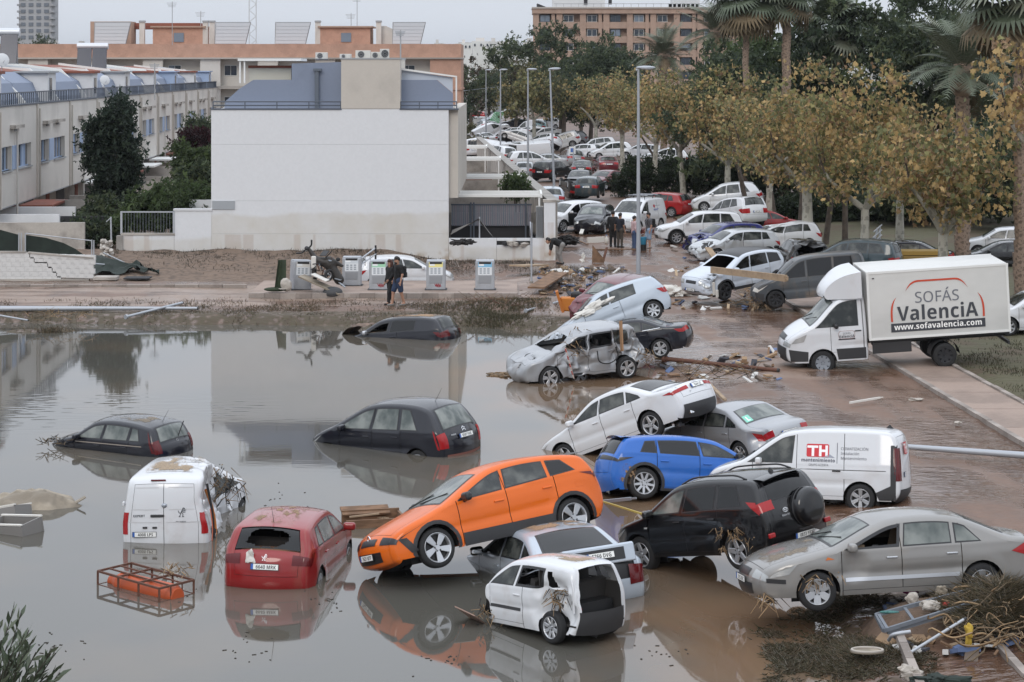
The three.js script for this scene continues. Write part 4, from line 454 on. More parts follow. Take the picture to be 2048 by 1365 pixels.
  for (const sg of [1,-1]) {
    if (!o.noTailLamp) part('tail_light', [skin(clipTo(cutF(lampSide), rim0), side(sg),0.06,0.05,0.008), skinB(Math.min(ya, yb), Math.max(ya, yb), sg, 0.008), skin(rect(Math.min(ya, yb), Math.max(ya, yb), sg > 0 ? lampTop[0] : -1, sg > 0 ? 1 : -lampTop[0]), top, 0.06,0.12,0.008)], o.tailMat || M.red, root);
    if (!o.noHead) part('headlight', [skin(clipTo(cutF(headSide), rim0), side(sg),0.06,0.05,0.008), skinB(Math.min(ha, hb), Math.max(ha, hb), sg, 0.008), skin(rect(Math.min(ha, hb), Math.max(ha, hb), sg > 0 ? 0.66 : -1, sg > 0 ? 1 : -0.66), top, 0.06,0.12,0.008)], lampMat, root);
  }
  if (!o.noGrille) { const ga = near([xf / sx, 0.3]), gb = near([xf / sx, 0.46]), gc = near([xf / sx, T.hood[1] - 0.13]), gd2 = near([xf / sx, T.hood[1] - 0.02]); part('air_intake', skinT(rect(ga, gb, -0.7,0.7),0.006), M.trim, root); part('grille', skinT(rect(gc, gd2,-0.45,0.45),0.006), M.trim, root); }
  // lower black mouldings
  if (o.clad) { const cp = halfPlane(sill.length ? halfPlane(mid, 0,1, sillY + o.clad) : mid, 0,1, sillY + o.clad); for (const g of skinS(cp, 0.007)) part('sill_cladding', g, M.plastic, root); const rg = (c) => { const out = []; for (let k = 0; k <= 14; k++) { const a = lerp(-0.35, Math.PI + 0.35, k / 14); out.push([c + Math.cos(a) * (Ra + 0.065), wr + Math.sin(a) * (Ra + 0.065)]); } for (let k = 14; k >= 0; k--) { const a = lerp(-0.35, Math.PI + 0.35, k / 14); out.push([c + Math.cos(a) * Ra, wr + Math.sin(a) * Ra]); } return out; }; for (const c of [wb, -wb]) for (const g of skinS(rg(c).map((p) => [p[0], Math.max(p[1], by)]),0.007)) part('arch_moulding', g, M.plastic, root); }
  if (o.rearClad) part('rear_bumper', [skinT(rect(near([xr / sx, o.rearClad]), end),0.008)], M.plastic, root);
  if (o.moulding) for (const sg of [1,-1]) part('side_moulding', skin([[d0 - 0.05, o.moulding],[dr + 0.06, o.moulding],[dr + 0.06, o.moulding + 0.06],[d0 - 0.05, o.moulding + 0.06]], side(sg),0.1,0.06,0.012), o.mouldMat || M.plastic, root);
  // mirrors
  for (const sg of [1,-1]) { if (o.noMirror && o.noMirror.includes(sg > 0 ? 'R' : 'L')) continue; const mx = d0 - 0.16, my = belt(mx) + 0.05, mz = sg * (Z(mx, my) + 0.13); const g = rbox(0.13,0.15,0.24,0.055, mx, my + 0.03, mz, 3); part('wing_mirror', [g, bar([mx, my - 0.05, sg * Z(mx, my) * 0.98],[mx, my - 0.01, mz],0.025)], o.mirrorMat || mat, root); }
  // wheels
  const st2 = o.rim || { n: 7, w0: 0.045, w1: 0.045 }, wp = wheelParts(wr, st2);
  for (const [c, fr] of T.cab ? [[wb, 1]] : [[wb, 1],[-wb, 0]]) for (const sg of [1,-1]) {
    if (o.noWheel && o.noWheel.includes((fr ? 'F' : 'B') + (sg > 0 ? 'R' : 'L'))) continue;
    const w = new THREE.Group(); w.name = 'wheel'; part('tyre', wp.tyre, o.tyreMat || M.rubber, w); part('rim', wp.rim, o.rimMat || M.alloy, w); part('brake', wp.disc, M.black, w);
    w.position.set(c, wr, sg * (W - wp.width / 2 - 0.015)); if (sg < 0) w.rotation.y = Math.PI; if (fr && o.steer) w.rotation.y += o.steer * R; w.rotateZ(o.spin || 0.2); root.add(w);
  }
  // plates
  const pf = near([xf / sx, o.plateFY || 0.48]), pr = near([xr / sx, o.plateRY || 0.78]), pa = top(pf, 0), pb = top(pr, 0);
  if (o.plate) { if (!o.noFrontPlate) plateMesh(o.plate, root, pa[0] + 0.012, pa[1],0,1); if (!o.noRearPlate) plateMesh(o.plate, root, pb[0] - 0.014, pb[1],0,-1, Math.atan2(pb[5],-pb[4]) * -1); }
  if (o.aerial) { const a = top(lerp(sw1, sr0, o.aerial),0); part('aerial', bar([a[0], a[1],0],[a[0] - 0.22, a[1] + 0.32,0],0.006,0.003,5), M.black, root); }
  if (o.fin) { const a = top(lerp(sw1, sr0,0.9),0); const g = new THREE.ConeGeometry(0.06,0.09,4).scale(1.5,1,0.35); g.translate(a[0], a[1] + 0.04,0); part('aerial_fin', g, M.black, root); }
  if (o.rails) for (const sg of [1,-1]) { const x0 = 0.15, x1 = T.rw[0][0] * sx + 0.25, pts = []; for (let k = 0; k <= 6; k++) { const x = lerp(x0, x1, k / 6), sI = near([x / sx, 1.66]); const a = top(sI, sg * 0.97); pts.push([a[0], a[1] + (k === 0 || k === 6 ? 0.0 : 0.055), a[2]]); } part('roof_rail', tube(pts, 0.018,16,6), o.railMat || M.trim, root); }
  if (o.spoiler) { const a = top(sr0 - 0.02,0); const pl = [[-0.8,0],[0.8,0]]; part('roof_spoiler', skin([[sr0 - 0.16,-0.92],[sr0 + 0.01,-0.98],[sr0 + 0.01,0.98],[sr0 - 0.16,0.92]],(s, t) => { const q = top(s, t), k = clamp((s - sr0 + 0.16) / 0.17,0,1); return [q[0] - k * o.spoiler, q[1] + k * 0.04 + 0.004, q[2],0,0,1]; }, 0.05,0.2), o.spoilerMat || mat, root); }
  Object.assign(root.userData, {}); root.car = { side, top, near, Z, belt, S, end, panes, sw0, sw1, sr0, sr1, st, s0, W, xf, xr, P, T, sc, step, sv, sil, halfPlane };
  return root;
}
function shrink(poly, d) { // pull an outline inwards by about d
  const a = polyArea(poly) > 0 ? 1 : -1, q = poly.filter((p, i) => { const r = poly[(i + 1) % poly.length]; return Math.hypot(p[0] - r[0], p[1] - r[1]) > 0.01; }), n = q.length;
  return q.map((p, i) => { const u = q[(i + n - 1) % n], w = q[(i + 1) % n]; let ax = p[0] - u[0], ay = p[1] - u[1], bx = w[0] - p[0], by = w[1] - p[1]; const la = Math.hypot(ax, ay), lb = Math.hypot(bx, by); ax /= la; ay /= la; bx /= lb; by /= lb; let nx = -(ay + by) * a, ny = (ax + bx) * a; const l = Math.hypot(nx, ny) || 1; const k = Math.min(1.8,1 / Math.max(0.4, Math.sqrt((1 + ax * bx + ay * by) / 2))); return [p[0] + nx / l * d * k, p[1] + ny / l * d * k]; });
}
function clipTo(poly, sil) { // keep lamp outlines within the side outline (pull stray corners in)
  return poly.map(([x, y]) => { let best = null, bd = 1e9; const closed = [...sil]; if (inside(closed, x, y)) return [x, y]; for (const p of sil) { const d = Math.hypot(p[0] - x, p[1] - y); if (d < bd) { bd = d; best = p; } } return best; });
}
// bend, crush or crumple everything of a vehicle but its wheels: list of {c: centre, r: reach, d: shift, n: crumple}
function crush(root, list, seed = 1) {
  for (const m of [...root.children]) m.traverse((o) => {
    if (!o.isMesh || ['tyre', 'rim', 'brake'].includes(o.name)) return;
    o.updateMatrix(); let g = o.geometry.clone(); const own = !o.matrix.equals(new THREE.Matrix4()); const p = g.attributes.position, v = V(0,0,0); let hit = false;
    const k = own ? o.position : null;
    if (own) { for (const e of list) { const q = Math.hypot(k.x - e.c[0], k.y - e.c[1], k.z - e.c[2]) / e.r; if (q < 1 && e.d) { const f = (1 - q * q) * (1 - q * q); o.position.add(V(...e.d).multiplyScalar(f)); } } return; }
    for (let i = 0; i < p.count; i++) {
      v.fromBufferAttribute(p, i); let dx = 0, dy = 0, dz = 0;
      for (const e of list) { const q = Math.hypot((v.x - e.c[0]) / (e.sx || 1), v.y - e.c[1], v.z - e.c[2]) / e.r; if (q < 1) { const f = (1 - q * q) * (1 - q * q); if (e.d) { dx += e.d[0] * f; dy += e.d[1] * f; dz += e.d[2] * f; } if (e.n) { const s = e.f || 5; dx += (vn(v.x * s + seed, v.y * s, v.z * s) - 0.5) * e.n * f; dy += (vn(v.x * s, v.y * s + 40 + seed, v.z * s) - 0.5) * e.n * f; dz += (vn(v.x * s, v.y * s, v.z * s + 80.3 + seed) - 0.5) * e.n * f; } } }
      if (dx || dy || dz) { hit = true; p.setXYZ(i, v.x + dx, v.y + dy, v.z + dz); }
    }
    if (hit) { g.deleteAttribute('normal'); g = toCreasedNormals(mergeVertices(g, 1e-3),0.9); o.geometry = g; }
  });
  return root;
}
// place by position of the middle of the wheelbase on its own ground, heading (0 = to the right, 180 = to the left, 90 = away), nose-up and roll in degrees
function pose(c, p, heading, pitch = 0, roll = 0, size = 1) { c.position.set(p[0] * size, EYE + (p[1] - EYE) * size, p[2] * size); c.scale.setScalar(size); c.rotation.order = 'YZX'; c.rotation.set(roll * R, heading * R, pitch * R); return c; }
// flat print on the flank or on the strip: outline [x0, y0, x1, y1], with a canvas of its own
function printOn(car, name, where, r, texture, parent, off = 0.006, mat = null) {
  const F = where === 'top' ? car.car.top : car.car.side(where === 'R' ? 1 : -1), flip = where === 'R' ? -1 : 1;
  const g = skin([[r[0], r[1]],[r[2], r[1]],[r[2], r[3]],[r[0], r[3]]], F, 0.08, where === 'top' ? 0.15 : 0.06, off, { uv: (u, v) => { let a = (u - r[0]) / (r[2] - r[0]), b = (v - r[1]) / (r[3] - r[1]); if (where === 'R') return [a, b]; if (where === 'L') return [1 - a, b]; return [b, 1 - a]; } });
  return part(name, g, mat || new THREE.MeshStandardMaterial({ map: texture, transparent: true, roughness: 0.5, side: THREE.DoubleSide }), parent || car);
}
// ---------------------------------------------------------------- the drowned and piled up vehicles
const patches = {}, mudPatch = (seed, dens = 0.55, c = [0.3,0.21,0.14]) => patches[(seed = seed % 4) + ''] ??= new THREE.MeshStandardMaterial({ map: tex(256,256,(u, v) => { const n = fbm(u * 5 + seed, v * 5,5), g = fbm(u * 50, v * 50 + seed, 2), e = Math.min(u, v, 1 - u, 1 - v) * 6; return [...c.map((x) => x * (0.75 + 0.5 * g)), clamp((smoothstep(n, dens - 0.06, dens + 0.08) * 0.85 + (g > 0.68 ? 0.4 : 0)) * clamp(e, 0,1),0,0.92)]; }, { repeat: false }), transparent: true, roughness: 0.95, side: THREE.DoubleSide });
const PT = { muddyWhite: paint(0.6,0.61,0.63, { mud: 0.28, seed: 2 }), white: paint(0.62,0.63,0.65, { mud: 0.16, seed: 3 }), black: paint(0.004,0.004,0.005, { mud: 0.03, seed: 4 }), navy: paint(0.005,0.006,0.012, { mud: 0.06, seed: 5 }), silver: paint(0.31,0.32,0.335, { metal: 0.35, mud: 0.28, seed: 6 }), red: paint(0.24,0.012,0.014, { mud: 0.2, seed: 7 }), orange: paint(0.66,0.125,0.008, { mud: 0.08, seed: 8, coat: 0.6 }), blue: paint(0.02,0.12,0.44, { mud: 0.12, seed: 9, coat: 0.7 }), gold: paint(0.24,0.232,0.22, { metal: 0.35, mud: 0.25, seed: 10 }), maroon: paint(0.11,0.012,0.02, { mud: 0.22, seed: 11 }), ice: paint(0.42,0.47,0.53, { metal: 0.2, mud: 0.2, seed: 12 }), grey: paint(0.075,0.083,0.09, { mud: 0.45, seed: 13, coat: 0.5 }), teal: paint(0.03,0.05,0.06, { mud: 0.3, seed: 14 }), royal: paint(0.012,0.018,0.13, { mud: 0.3, seed: 15 }), scarlet: paint(0.3,0.012,0.014, { mud: 0.25, seed: 16 }) };
function crumple(r, sx, sy, sz, seed) { const k = new THREE.IcosahedronGeometry(r, 5).scale(sx, sy, sz), a = k.attributes.position; for (let i = 0; i < a.count; i++) { const X = a.getX(i), Y = a.getY(i), Z = a.getZ(i), f = 1 + 1.5 * (vn(X * 11 + seed, Y * 11, Z * 11) - 0.5) + 0.7 * (vn(X * 26, Y * 26 + seed, Z * 26) - 0.5); a.setXYZ(i, X * f, Y * f, Z * f); } k.computeVertexNormals(); return k; }
const car = (label, name, type, mat, o, p, h, pi = 0, ro = 0, sz = 1) => { const c = vehicle(name, type, mat, o); tag(c, label, o.cat || 'car', o.grp); pose(c, p, h, pi, ro, sz); return c; };
const words = (w, h, f) => canvasTex(w, h, (c) => { c.clearRect(0,0, w, h); f(c, w, h); });
const txt = (c, s, x, y, px, col, o = {}) => { c.save(); c.translate(x, y); c.scale(o.sx || 1,1); c.font = `${o.bold === false ? '' : 'bold '}${px}px sans-serif`; c.fillStyle = col; c.textAlign = o.align || 'left'; c.textBaseline = 'alphabetic'; c.fillText(s, 0,0); c.restore(); };
const lion = (c, x, y, s, col) => { c.save(); c.translate(x, y); c.scale(s, s); c.strokeStyle = col; c.lineCap = 'round'; c.lineWidth = 5; const L = (p) => { c.beginPath(); p.forEach(([a, b], i) => i ? c.lineTo(a, b) : c.moveTo(a, b)); c.stroke(); }; L([[6,-34],[16,-38],[22,-30],[14,-24]]); L([[10,-34],[-2,-14],[-10,2],[-14,20],[-24,34],[-14,34]]); L([[-4,0],[8,14],[4,34],[14,34]]); L([[4,-16],[18,-14],[30,-20]]); L([[0,-8],[14,-2],[26,-4]]); L([[-12,8],[-26,2],[-32,-14]]); c.restore(); };
const decal = (name, t, w, h, x, y, z, parent, ry = -Math.PI / 2, tilt = 0) => { const m = part(name, new THREE.PlaneGeometry(w, h), new THREE.MeshStandardMaterial({ map: t, transparent: true, roughness: 0.4, metalness: 0.2, side: THREE.DoubleSide }), parent); m.rotation.set(0, ry, 0); m.rotateX(tilt); m.position.set(x, y, z); return m; };
const onTop = (c, s, t, off = 0.01) => { const q = c.car.top(s, t); return [q[0] + q[4] * off, q[1] + q[5] * off, q[2], q[4], q[5]]; };
const badge = (c, name, t, w, h, y, tt) => { const s = c.car.near([c.car.xr, y]), q = onTop(c, s, tt, 0.012); return decal(name, t, w, h, q[0], q[1], q[2], c, -Math.PI / 2,-Math.atan2(q[4 + 0] > 0 ? 0 : q[4],1) * 0 - Math.atan2(q[4],-q[3])); };
function debrisBits(name, parent, list, mats, seed) { const r = rng(seed); for (const [x, y, z, n, sp, len] of list) for (let k = 0; k < n; k++) { const a = V(x + (r() - 0.5) * sp, y + (r() - 0.5) * sp * 0.7, z + (r() - 0.5) * sp), b = a.clone().add(V((r() - 0.5) * len, -Math.abs(r()) * len * 0.6,(r() - 0.5) * len)); part(name, bar(a, b, 0.008 + r() * 0.008,0.004,4), mats[Math.floor(r() * mats.length)], parent); } }
const REED = [std(0.3,0.2,0.11,0.9), std(0.2,0.13,0.07,0.9), std(0.12,0.085,0.05,0.9)];
// orange crossover with its nose in the water
{ const c = car('bright orange crossover with black cladding, nose dipping into the water', 'orange_crossover', 'crossover', PT.orange, { clad: 0.2, sx: 1, rim: { n: 5, w0: 0.05, w1: 0.12, twist: 0.05, size: 0.74 }, plate: '7621 MTF', noRearPlate: true, spin: 0.5, mirrorMat: M.trim, glass: { 2: TINT }, head: {}, headSide: [[1.35,0.86],[1.98,0.7],[2.08,0.62],[1.85,0.66]], lampMat: M.darkAlloy, tailSide: [[-1.62,1.08],[-1.98,1.1],[-2.1,0.8],[-1.98,0.8],[-1.92,0.98]], tailY: [1.1,1.0], tailTop: [0.3,1], tailMat: M.darkred, spoiler: 0.12, spoilerMat: M.trim, handleMat: PT.orange, plateFY: 0.42, wsMat: FOGGED }, [-0.42,0.55,-38.31],210,-5,15.5,1.07); for (const sg of [1,-1]) part('air_curtain', skin([[2.0,0.6],[1.86,0.6],[1.7,0.36],[1.82,0.34]], c.car.side(sg),0.06,0.05,0.01), M.trim, c); const q = onTop(c, c.car.near([2.14,0.66]),0); part('emblem', new THREE.TorusGeometry(0.055,0.012,6,8).rotateY(Math.PI / 2).translate(q[0], q[1], q[2]), M.chrome, c); part('fuel_flap', skin([[-1.5,0.84],[-1.68,0.84],[-1.68,1.0],[-1.5,1.0]], c.car.side(-1),0.1,0.1,0.004), PT.orange, c); }
// dark people carrier in the pond
{ const c = car('dark navy people carrier sunk to its sills in the middle of the pond', 'people_carrier', 'minimpv', PT.navy, { plate: '8587 FHR', noFrontPlate: true, glassAll: FOGGED, aerial: 0.85, moulding: 0.48, mouldMat: PT.navy, tailSide: [[-1.84,1.08],[-2.0,1.08],[-2.12,0.62],[-1.96,0.64]], tailY: [1.06,0.64], tailTop: [0.88,1], plateRY: 0.88, rim: { n: 9, w0: 0.03, w1: 0.03 } }, [-2.82,-0.57,-53.18],144.3,-2.8,-2.0,1.03); badge(c, 'emblem', words(128,128,(x) => { x.strokeStyle = '#d8dade'; x.lineWidth = 15; x.beginPath(); x.moveTo(14,62); x.lineTo(64,22); x.lineTo(114,62); x.stroke(); x.beginPath(); x.moveTo(14,108); x.lineTo(64,68); x.lineTo(114,108); x.stroke(); }),0.17,0.15,1.0,0); badge(c, 'model_badge', words(256,64,(x) => txt(x, 'PICASSO', 8,46,46, '#c8cacc')),0.26,0.06,0.93,-0.55); part('bumper_strip', skin([[c.car.near([-2.1,0.5]),-0.95],[c.car.near([-2.1,0.44]),-0.95],[c.car.near([-2.1,0.44]),0.95],[c.car.near([-2.1,0.5]),0.95]], c.car.top, 0.05,0.2,0.012), std(0.2,0.08,0.06,0.6), c); }
// red hatchback with the smashed rear screen
{ const c = car('red hatchback with a smashed rear window, its tail towards the camera', 'red_hatchback', 'hatch', PT.red, { sx: 0.99, plate: '6640 MRK', noFrontPlate: true, openRear: true, smashed: 5, seats: true, aerial: 0.9, glassAll: FOGGED, tailSide: [[-1.66,0.98],[-1.86,1.0],[-1.98,0.74],[-1.8,0.76]], tailY: [0.96,0.78], tailTop: [0.72,1], tailMat: M.darkred, plateRY: 0.74, fin: false, rim: { n: 8, w0: 0.04, w1: 0.03 } }, [-4.18,-0.7,-41.46],82.4,-1.5,1.0); badge(c, 'emblem', words(128,128,(x) => lion(x, 64,66,1.5, '#e6e7ea')),0.13,0.13,0.88,-0.02); printOn(c, 'roof_silt', 'top', [c.car.sw1 + 0.25,-0.8, c.car.sr0 - 0.1,0.7], null, null, 0.004, mudPatch(3,0.6,[0.26,0.17,0.1]));
  part('parcel_silt', [rbox(0.5,0.12,1.15,0.05,-1.35,0.92,0)], std(0.26,0.14,0.08,0.95), c);
  const q1 = onTop(c, c.car.sr1 + 0.1,-0.4,0.03); part('rag', crumple(0.09,0.5,1.9,0.8,5).translate(q1[0], q1[1], q1[2]), M.foam, c); }
// white saloon climbing over the silver one
{ const c = car('white saloon tipped nose down with its boot resting on a silver car', 'white_saloon', 'sedan', PT.white, { plate: '9644 JJT', noFrontPlate: true, rim: { n: 5, w0: 0.085, w1: 0.05, size: 0.72 }, tailSide: [[-1.98,0.86],[-2.16,0.96],[-2.3,0.94],[-2.34,0.82],[-2.2,0.81]], tailY: [0.93,0.83], tailTop: [0.5,1], plateRY: 0.85, rearClad: 0.5, glassAll: GLASS, rwMat: TINT }, [2.91,-0.15,-53.4],141.1,-22,-2.7); for (const z of [-0.42,-0.5]) part('exhaust', new THREE.CylinderGeometry(0.04,0.04,0.12,12).rotateZ(Math.PI / 2).translate(-2.31,0.3, z), M.chrome, c); badge(c, 'emblem', words(256,96,(x) => { x.strokeStyle = '#9a9da2'; x.lineWidth = 8; for (let k = 0; k < 4; k++) { x.beginPath(); x.arc(56 + k * 48,48,32,0,7); x.stroke(); } }),0.2,0.075,0.94,0); badge(c, 'model_badge', words(96,64,(x) => txt(x, 'A4', 8,52,52, '#8a8d92')),0.1,0.06,0.76,-0.5); }
// champagne saloon, nearest the camera
{ const c = car('champagne silver saloon nearest the camera at the right edge', 'champagne_saloon', 'sedan', PT.gold, { sx: 1.02, plate: '3192 BRC', noRearPlate: true, open: [0], seats: true, seatMat: M.tan, moulding: 0.46, mouldMat: M.alloy, glass: { 1: FOGGED, 2: FOGGED }, wsMat: FOGGED, rwMat: TINT, rim: { n: 6, w0: 0.1, w1: 0.11, size: 0.66 }, tailSide: [[-1.9,0.82],[-2.16,0.98],[-2.34,0.95],[-2.36,0.72]], tailY: [0.95,0.7], tailTop: [0.62,1], steer: -8, spec: { sil: [[2.12,0.2],[2.26,0.24],[2.31,0.44],[2.25,0.64],[2.08,0.76],[1.6,0.9],[1.15,0.98],[1.0,1.03],[0.3,1.36],[0.0,1.43],[-0.5,1.45],[-0.95,1.42],[-1.25,1.33],[-1.85,1.06],[-2.0,1.04],[-2.2,1.01],[-2.3,0.95],[-2.36,0.66],[-2.34,0.38],[-2.2,0.24]], rw: [[-1.2,1.35],[-1.84,1.06]], pillars: [[-0.02,-0.14],[-0.92,-0.94],[-1.5,-0.95]] }, headSide: [[1.74,0.84],[2.1,0.74],[2.26,0.6],[1.86,0.62]], handleMat: M.alloy }, [6.28,0.1,-37.07],189.6,-0.9,4.7); for (const sg of [1,-1]) { part('bumper_strip', skin([[2.25,0.56],[1.95,0.54],[1.95,0.47],[2.25,0.49]], c.car.side(sg),0.08,0.05,0.012), M.trim, c); part('side_repeater', skin([[1.12,0.83],[1.28,0.82],[1.24,0.87]], c.car.side(sg),0.08,0.05,0.008), M.orangeLamp, c); part('fog_lamp', new THREE.CylinderGeometry(0.055,0.055,0.04,14).rotateZ(Math.PI / 2).translate(2.2,0.36, sg * 0.62), M.lamp, c); }
  crush(c, [{ c: [0.78,0.72,-0.9], r: 0.32, d: [0,0,0.06] }]); debrisBits('reed', c, [[1.55,0.5,-0.88,26,0.35,0.3],[2.2,0.25,-0.6,34,0.3,0.5],[1.2,0.55,-0.9,10,0.3,0.3]], REED, 3); part('bonnet_silt', skin([[c.car.s0 + 0.1,-0.85],[c.car.sw0 - 0.05,-0.8],[c.car.sw0 - 0.05,0.8],[c.car.s0 + 0.1,0.85]], c.car.top, 0.1,0.2,0.003, { uv: (u, v) => [(u - c.car.s0) / 1.3, v / 2 + 0.5] }), mudPatch(9,0.62,[0.2,0.165,0.125]), c); }
// black off-roader with a covered spare wheel
{ const c = car('black four wheel drive with a covered spare wheel on its tailgate', 'black_off_roader', 'suv', PT.black, { plate: '0833 FRZ', noFrontPlate: true, rails: true, rim: { n: 5, w0: 0.1, w1: 0.075, size: 0.67 }, glass: { 0: FOGGED, 1: TINT, 2: TINT }, rwMat: TINT, tailSide: [[-1.74,1.24],[-2.04,1.24],[-2.14,1.0],[-2.05,0.98]], tailY: [1.22,1.04], tailTop: [0.78,1], plateRY: 0.5, spoiler: 0.16, mirrorMat: PT.black, fin: true }, [4.06,-0.39,-42.02],128.9,-10.9,-4.2,0.968); const sp = new THREE.Group(); sp.name = 'spare_wheel'; c.add(sp); part('cover', new THREE.LatheGeometry([[0.0,0.16],[0.24,0.155],[0.33,0.12],[0.36,0.04],[0.36,-0.1]].map((p) => new THREE.Vector2(...p)),36).rotateZ(Math.PI / 2).translate(-2.33,0.96,0.14), PT.black, sp); part('cover_ring', new THREE.TorusGeometry(0.355,0.016,8,36).rotateY(Math.PI / 2).translate(-2.3,0.96,0.14), M.plastic, sp); for (const z of [-0.74,0.74]) part('fog_lamp', rbox(0.05,0.09,0.16,0.02,-2.17,0.6, z), M.red, c); badge(c, 'emblem', words(128,128,(x) => { x.strokeStyle = '#cfd1d4'; x.lineWidth = 9; x.beginPath(); x.ellipse(64,60,54,38,0,0,7); x.stroke(); x.beginPath(); x.ellipse(64,60,20,36,0,0,7); x.stroke(); x.beginPath(); x.ellipse(64,44,36,16,0,0,7); x.stroke(); }),0.15,0.13,0.98,-0.5); badge(c, 'model_badge', words(256,64,(x) => txt(x, 'RAV4 VVTi', 4,48,48, '#b8babd')),0.26,0.06,0.88,-0.5); part('side_indicator', rbox(0.09,0.035,0.02,0.01,1.05,0.86,-0.9), M.lamp, c); part('fuel_flap', skin([[-1.4,0.9],[-1.62,0.9],[-1.62,1.06],[-1.4,1.06]], c.car.side(-1),0.1,0.1,0.004), PT.black, c); debrisBits('reed', c, [[-1.5,0.72,-0.9,26,0.3,0.26],[-1.15,0.74,-0.92,26,0.3,0.26],[-1.75,0.55,-0.9,10,0.2,0.3],[-1.0,0.45,-0.9,10,0.2,0.3]], REED, 6); }
// blue hatchback
{ const c = car('bright blue hatchback perched between the orange and black cars', 'blue_hatchback', 'hatch', PT.blue, { sx: 1.03, sy: 0.94, rim: { n: 9, w0: 0.05, w1: 0.035, size: 0.7 }, glass: { 0: GLASS, 1: TINT, 2: TINT }, rwMat: TINT, spec: { wr: 0.335, belt: [0.95,1.03] }, mirrorMat: M.trim, clad: 0.04, tailSide: [[-1.5,0.94],[-1.86,0.98],[-1.93,0.86],[-1.8,0.84]], tailY: [0.97,0.86], tailTop: [0.1,1], tailMat: M.trim, spoiler: 0.1 }, [3.93,-0.48,-48.45],12.3,-4.3,-10.9); printOn(c, 'rear_silt', 'R', [-1.85,0.3,-1.5,0.75], null, null, 0.004, mudPatch(7,0.5,[0.22,0.14,0.09])); }
// white maintenance van
{ const c = car('white maintenance van with a red square logo on its side', 'maintenance_van', 'smallvan', PT.white, { cat: 'van', noRearGlass: true, rearClad: 0.55, fin: true, rim: { n: 6, twin: 0.12, w0: 0.04, w1: 0.035, size: 0.66 }, glassAll: GLASS, tailSide: [[-2.08,1.5],[-2.2,1.5],[-2.24,0.75],[-2.15,0.75]], tailY: [1.45,0.75], tailTop: [0.9,1], tailMat: M.darkred, handleMat: M.plastic }, [6.7,-0.94,-50.03],161.7,-1.4,5.9,0.935);
  printOn(c, 'side_lettering', 'L', [-0.02,0.98,-1.75,1.56].map((v, i) => i === 0 ? -1.75 : i === 2 ? -0.02 : v), words(1024,344,(x) => { x.fillStyle = '#c2222e'; x.beginPath(); x.roundRect(90,40,300,168,22); x.fill(); x.fillStyle = '#f1eff0'; x.fillRect(98,62,146,30); x.fillRect(158,62,34,138); x.fillRect(256,58,34,142); x.fillRect(340,58,34,142); x.fillRect(256,112,118,32); x.fillStyle = '#c2222e'; x.fillRect(98,62,4,4); txt(x, 'mantenimiento', 20,272,60, '#1d2440'); txt(x, 'GRUPO ACIERTA', 120,326,40, '#4a4d58', { bold: false, sx: 0.9 }); x.fillStyle = '#262b40'; x.fillRect(495,20,7,268); txt(x, 'CLIMATIZACIÓN', 545,110,50, '#3b3f4c', { bold: false }); txt(x, 'Instalación', 545,172,50, '#3b3f4c', { bold: false }); txt(x, 'Mantenimiento', 545,234,50, '#3b3f4c', { bold: false }); x.fillStyle = 'rgba(150,155,170,0.6)'; x.beginPath(); x.moveTo(290,212); x.lineTo(400,170); x.lineTo(470,216); x.fill(); }));
  part('fuel_flap', skin([[-1.0,0.74],[-1.24,0.74],[-1.24,0.92],[-1.0,0.92]], c.car.side(-1),0.1,0.1,0.004), PT.white, c); for (const sg of [1,-1]) { part('corner_cladding', skin([[-1.8,0.3],[-2.16,0.3],[-2.18,1.5],[-2.05,1.5],[-2.05,0.62],[-1.72,0.46]], c.car.side(sg),0.08,0.08,0.009), M.plastic, c); part('waist_crease', skin([[0.0,0.93],[-1.95,0.93],[-1.95,0.945],[0.0,0.945]], c.car.side(sg),0.15,0.05,0.004), M.plastic, c); } badge(c, 'rear_logo', words(256,256,(x) => { x.fillStyle = '#c2222e'; x.beginPath(); x.roundRect(20,40,216,150,18); x.fill(); x.fillStyle = '#eee'; x.fillRect(30,60,100,24); x.fillRect(70,60,24,118); x.fillRect(142,56,24,122); x.fillRect(202,56,24,122); x.fillRect(142,104,84,24); }),0.5,0.46,1.38,-0.35); part('tail_handle', rbox(0.04,0.05,0.5,0.02,-2.29,0.98,-0.1), M.plastic, c); plateMesh('5508 LHB', c, -2.31,0.86,-0.3,-1); }
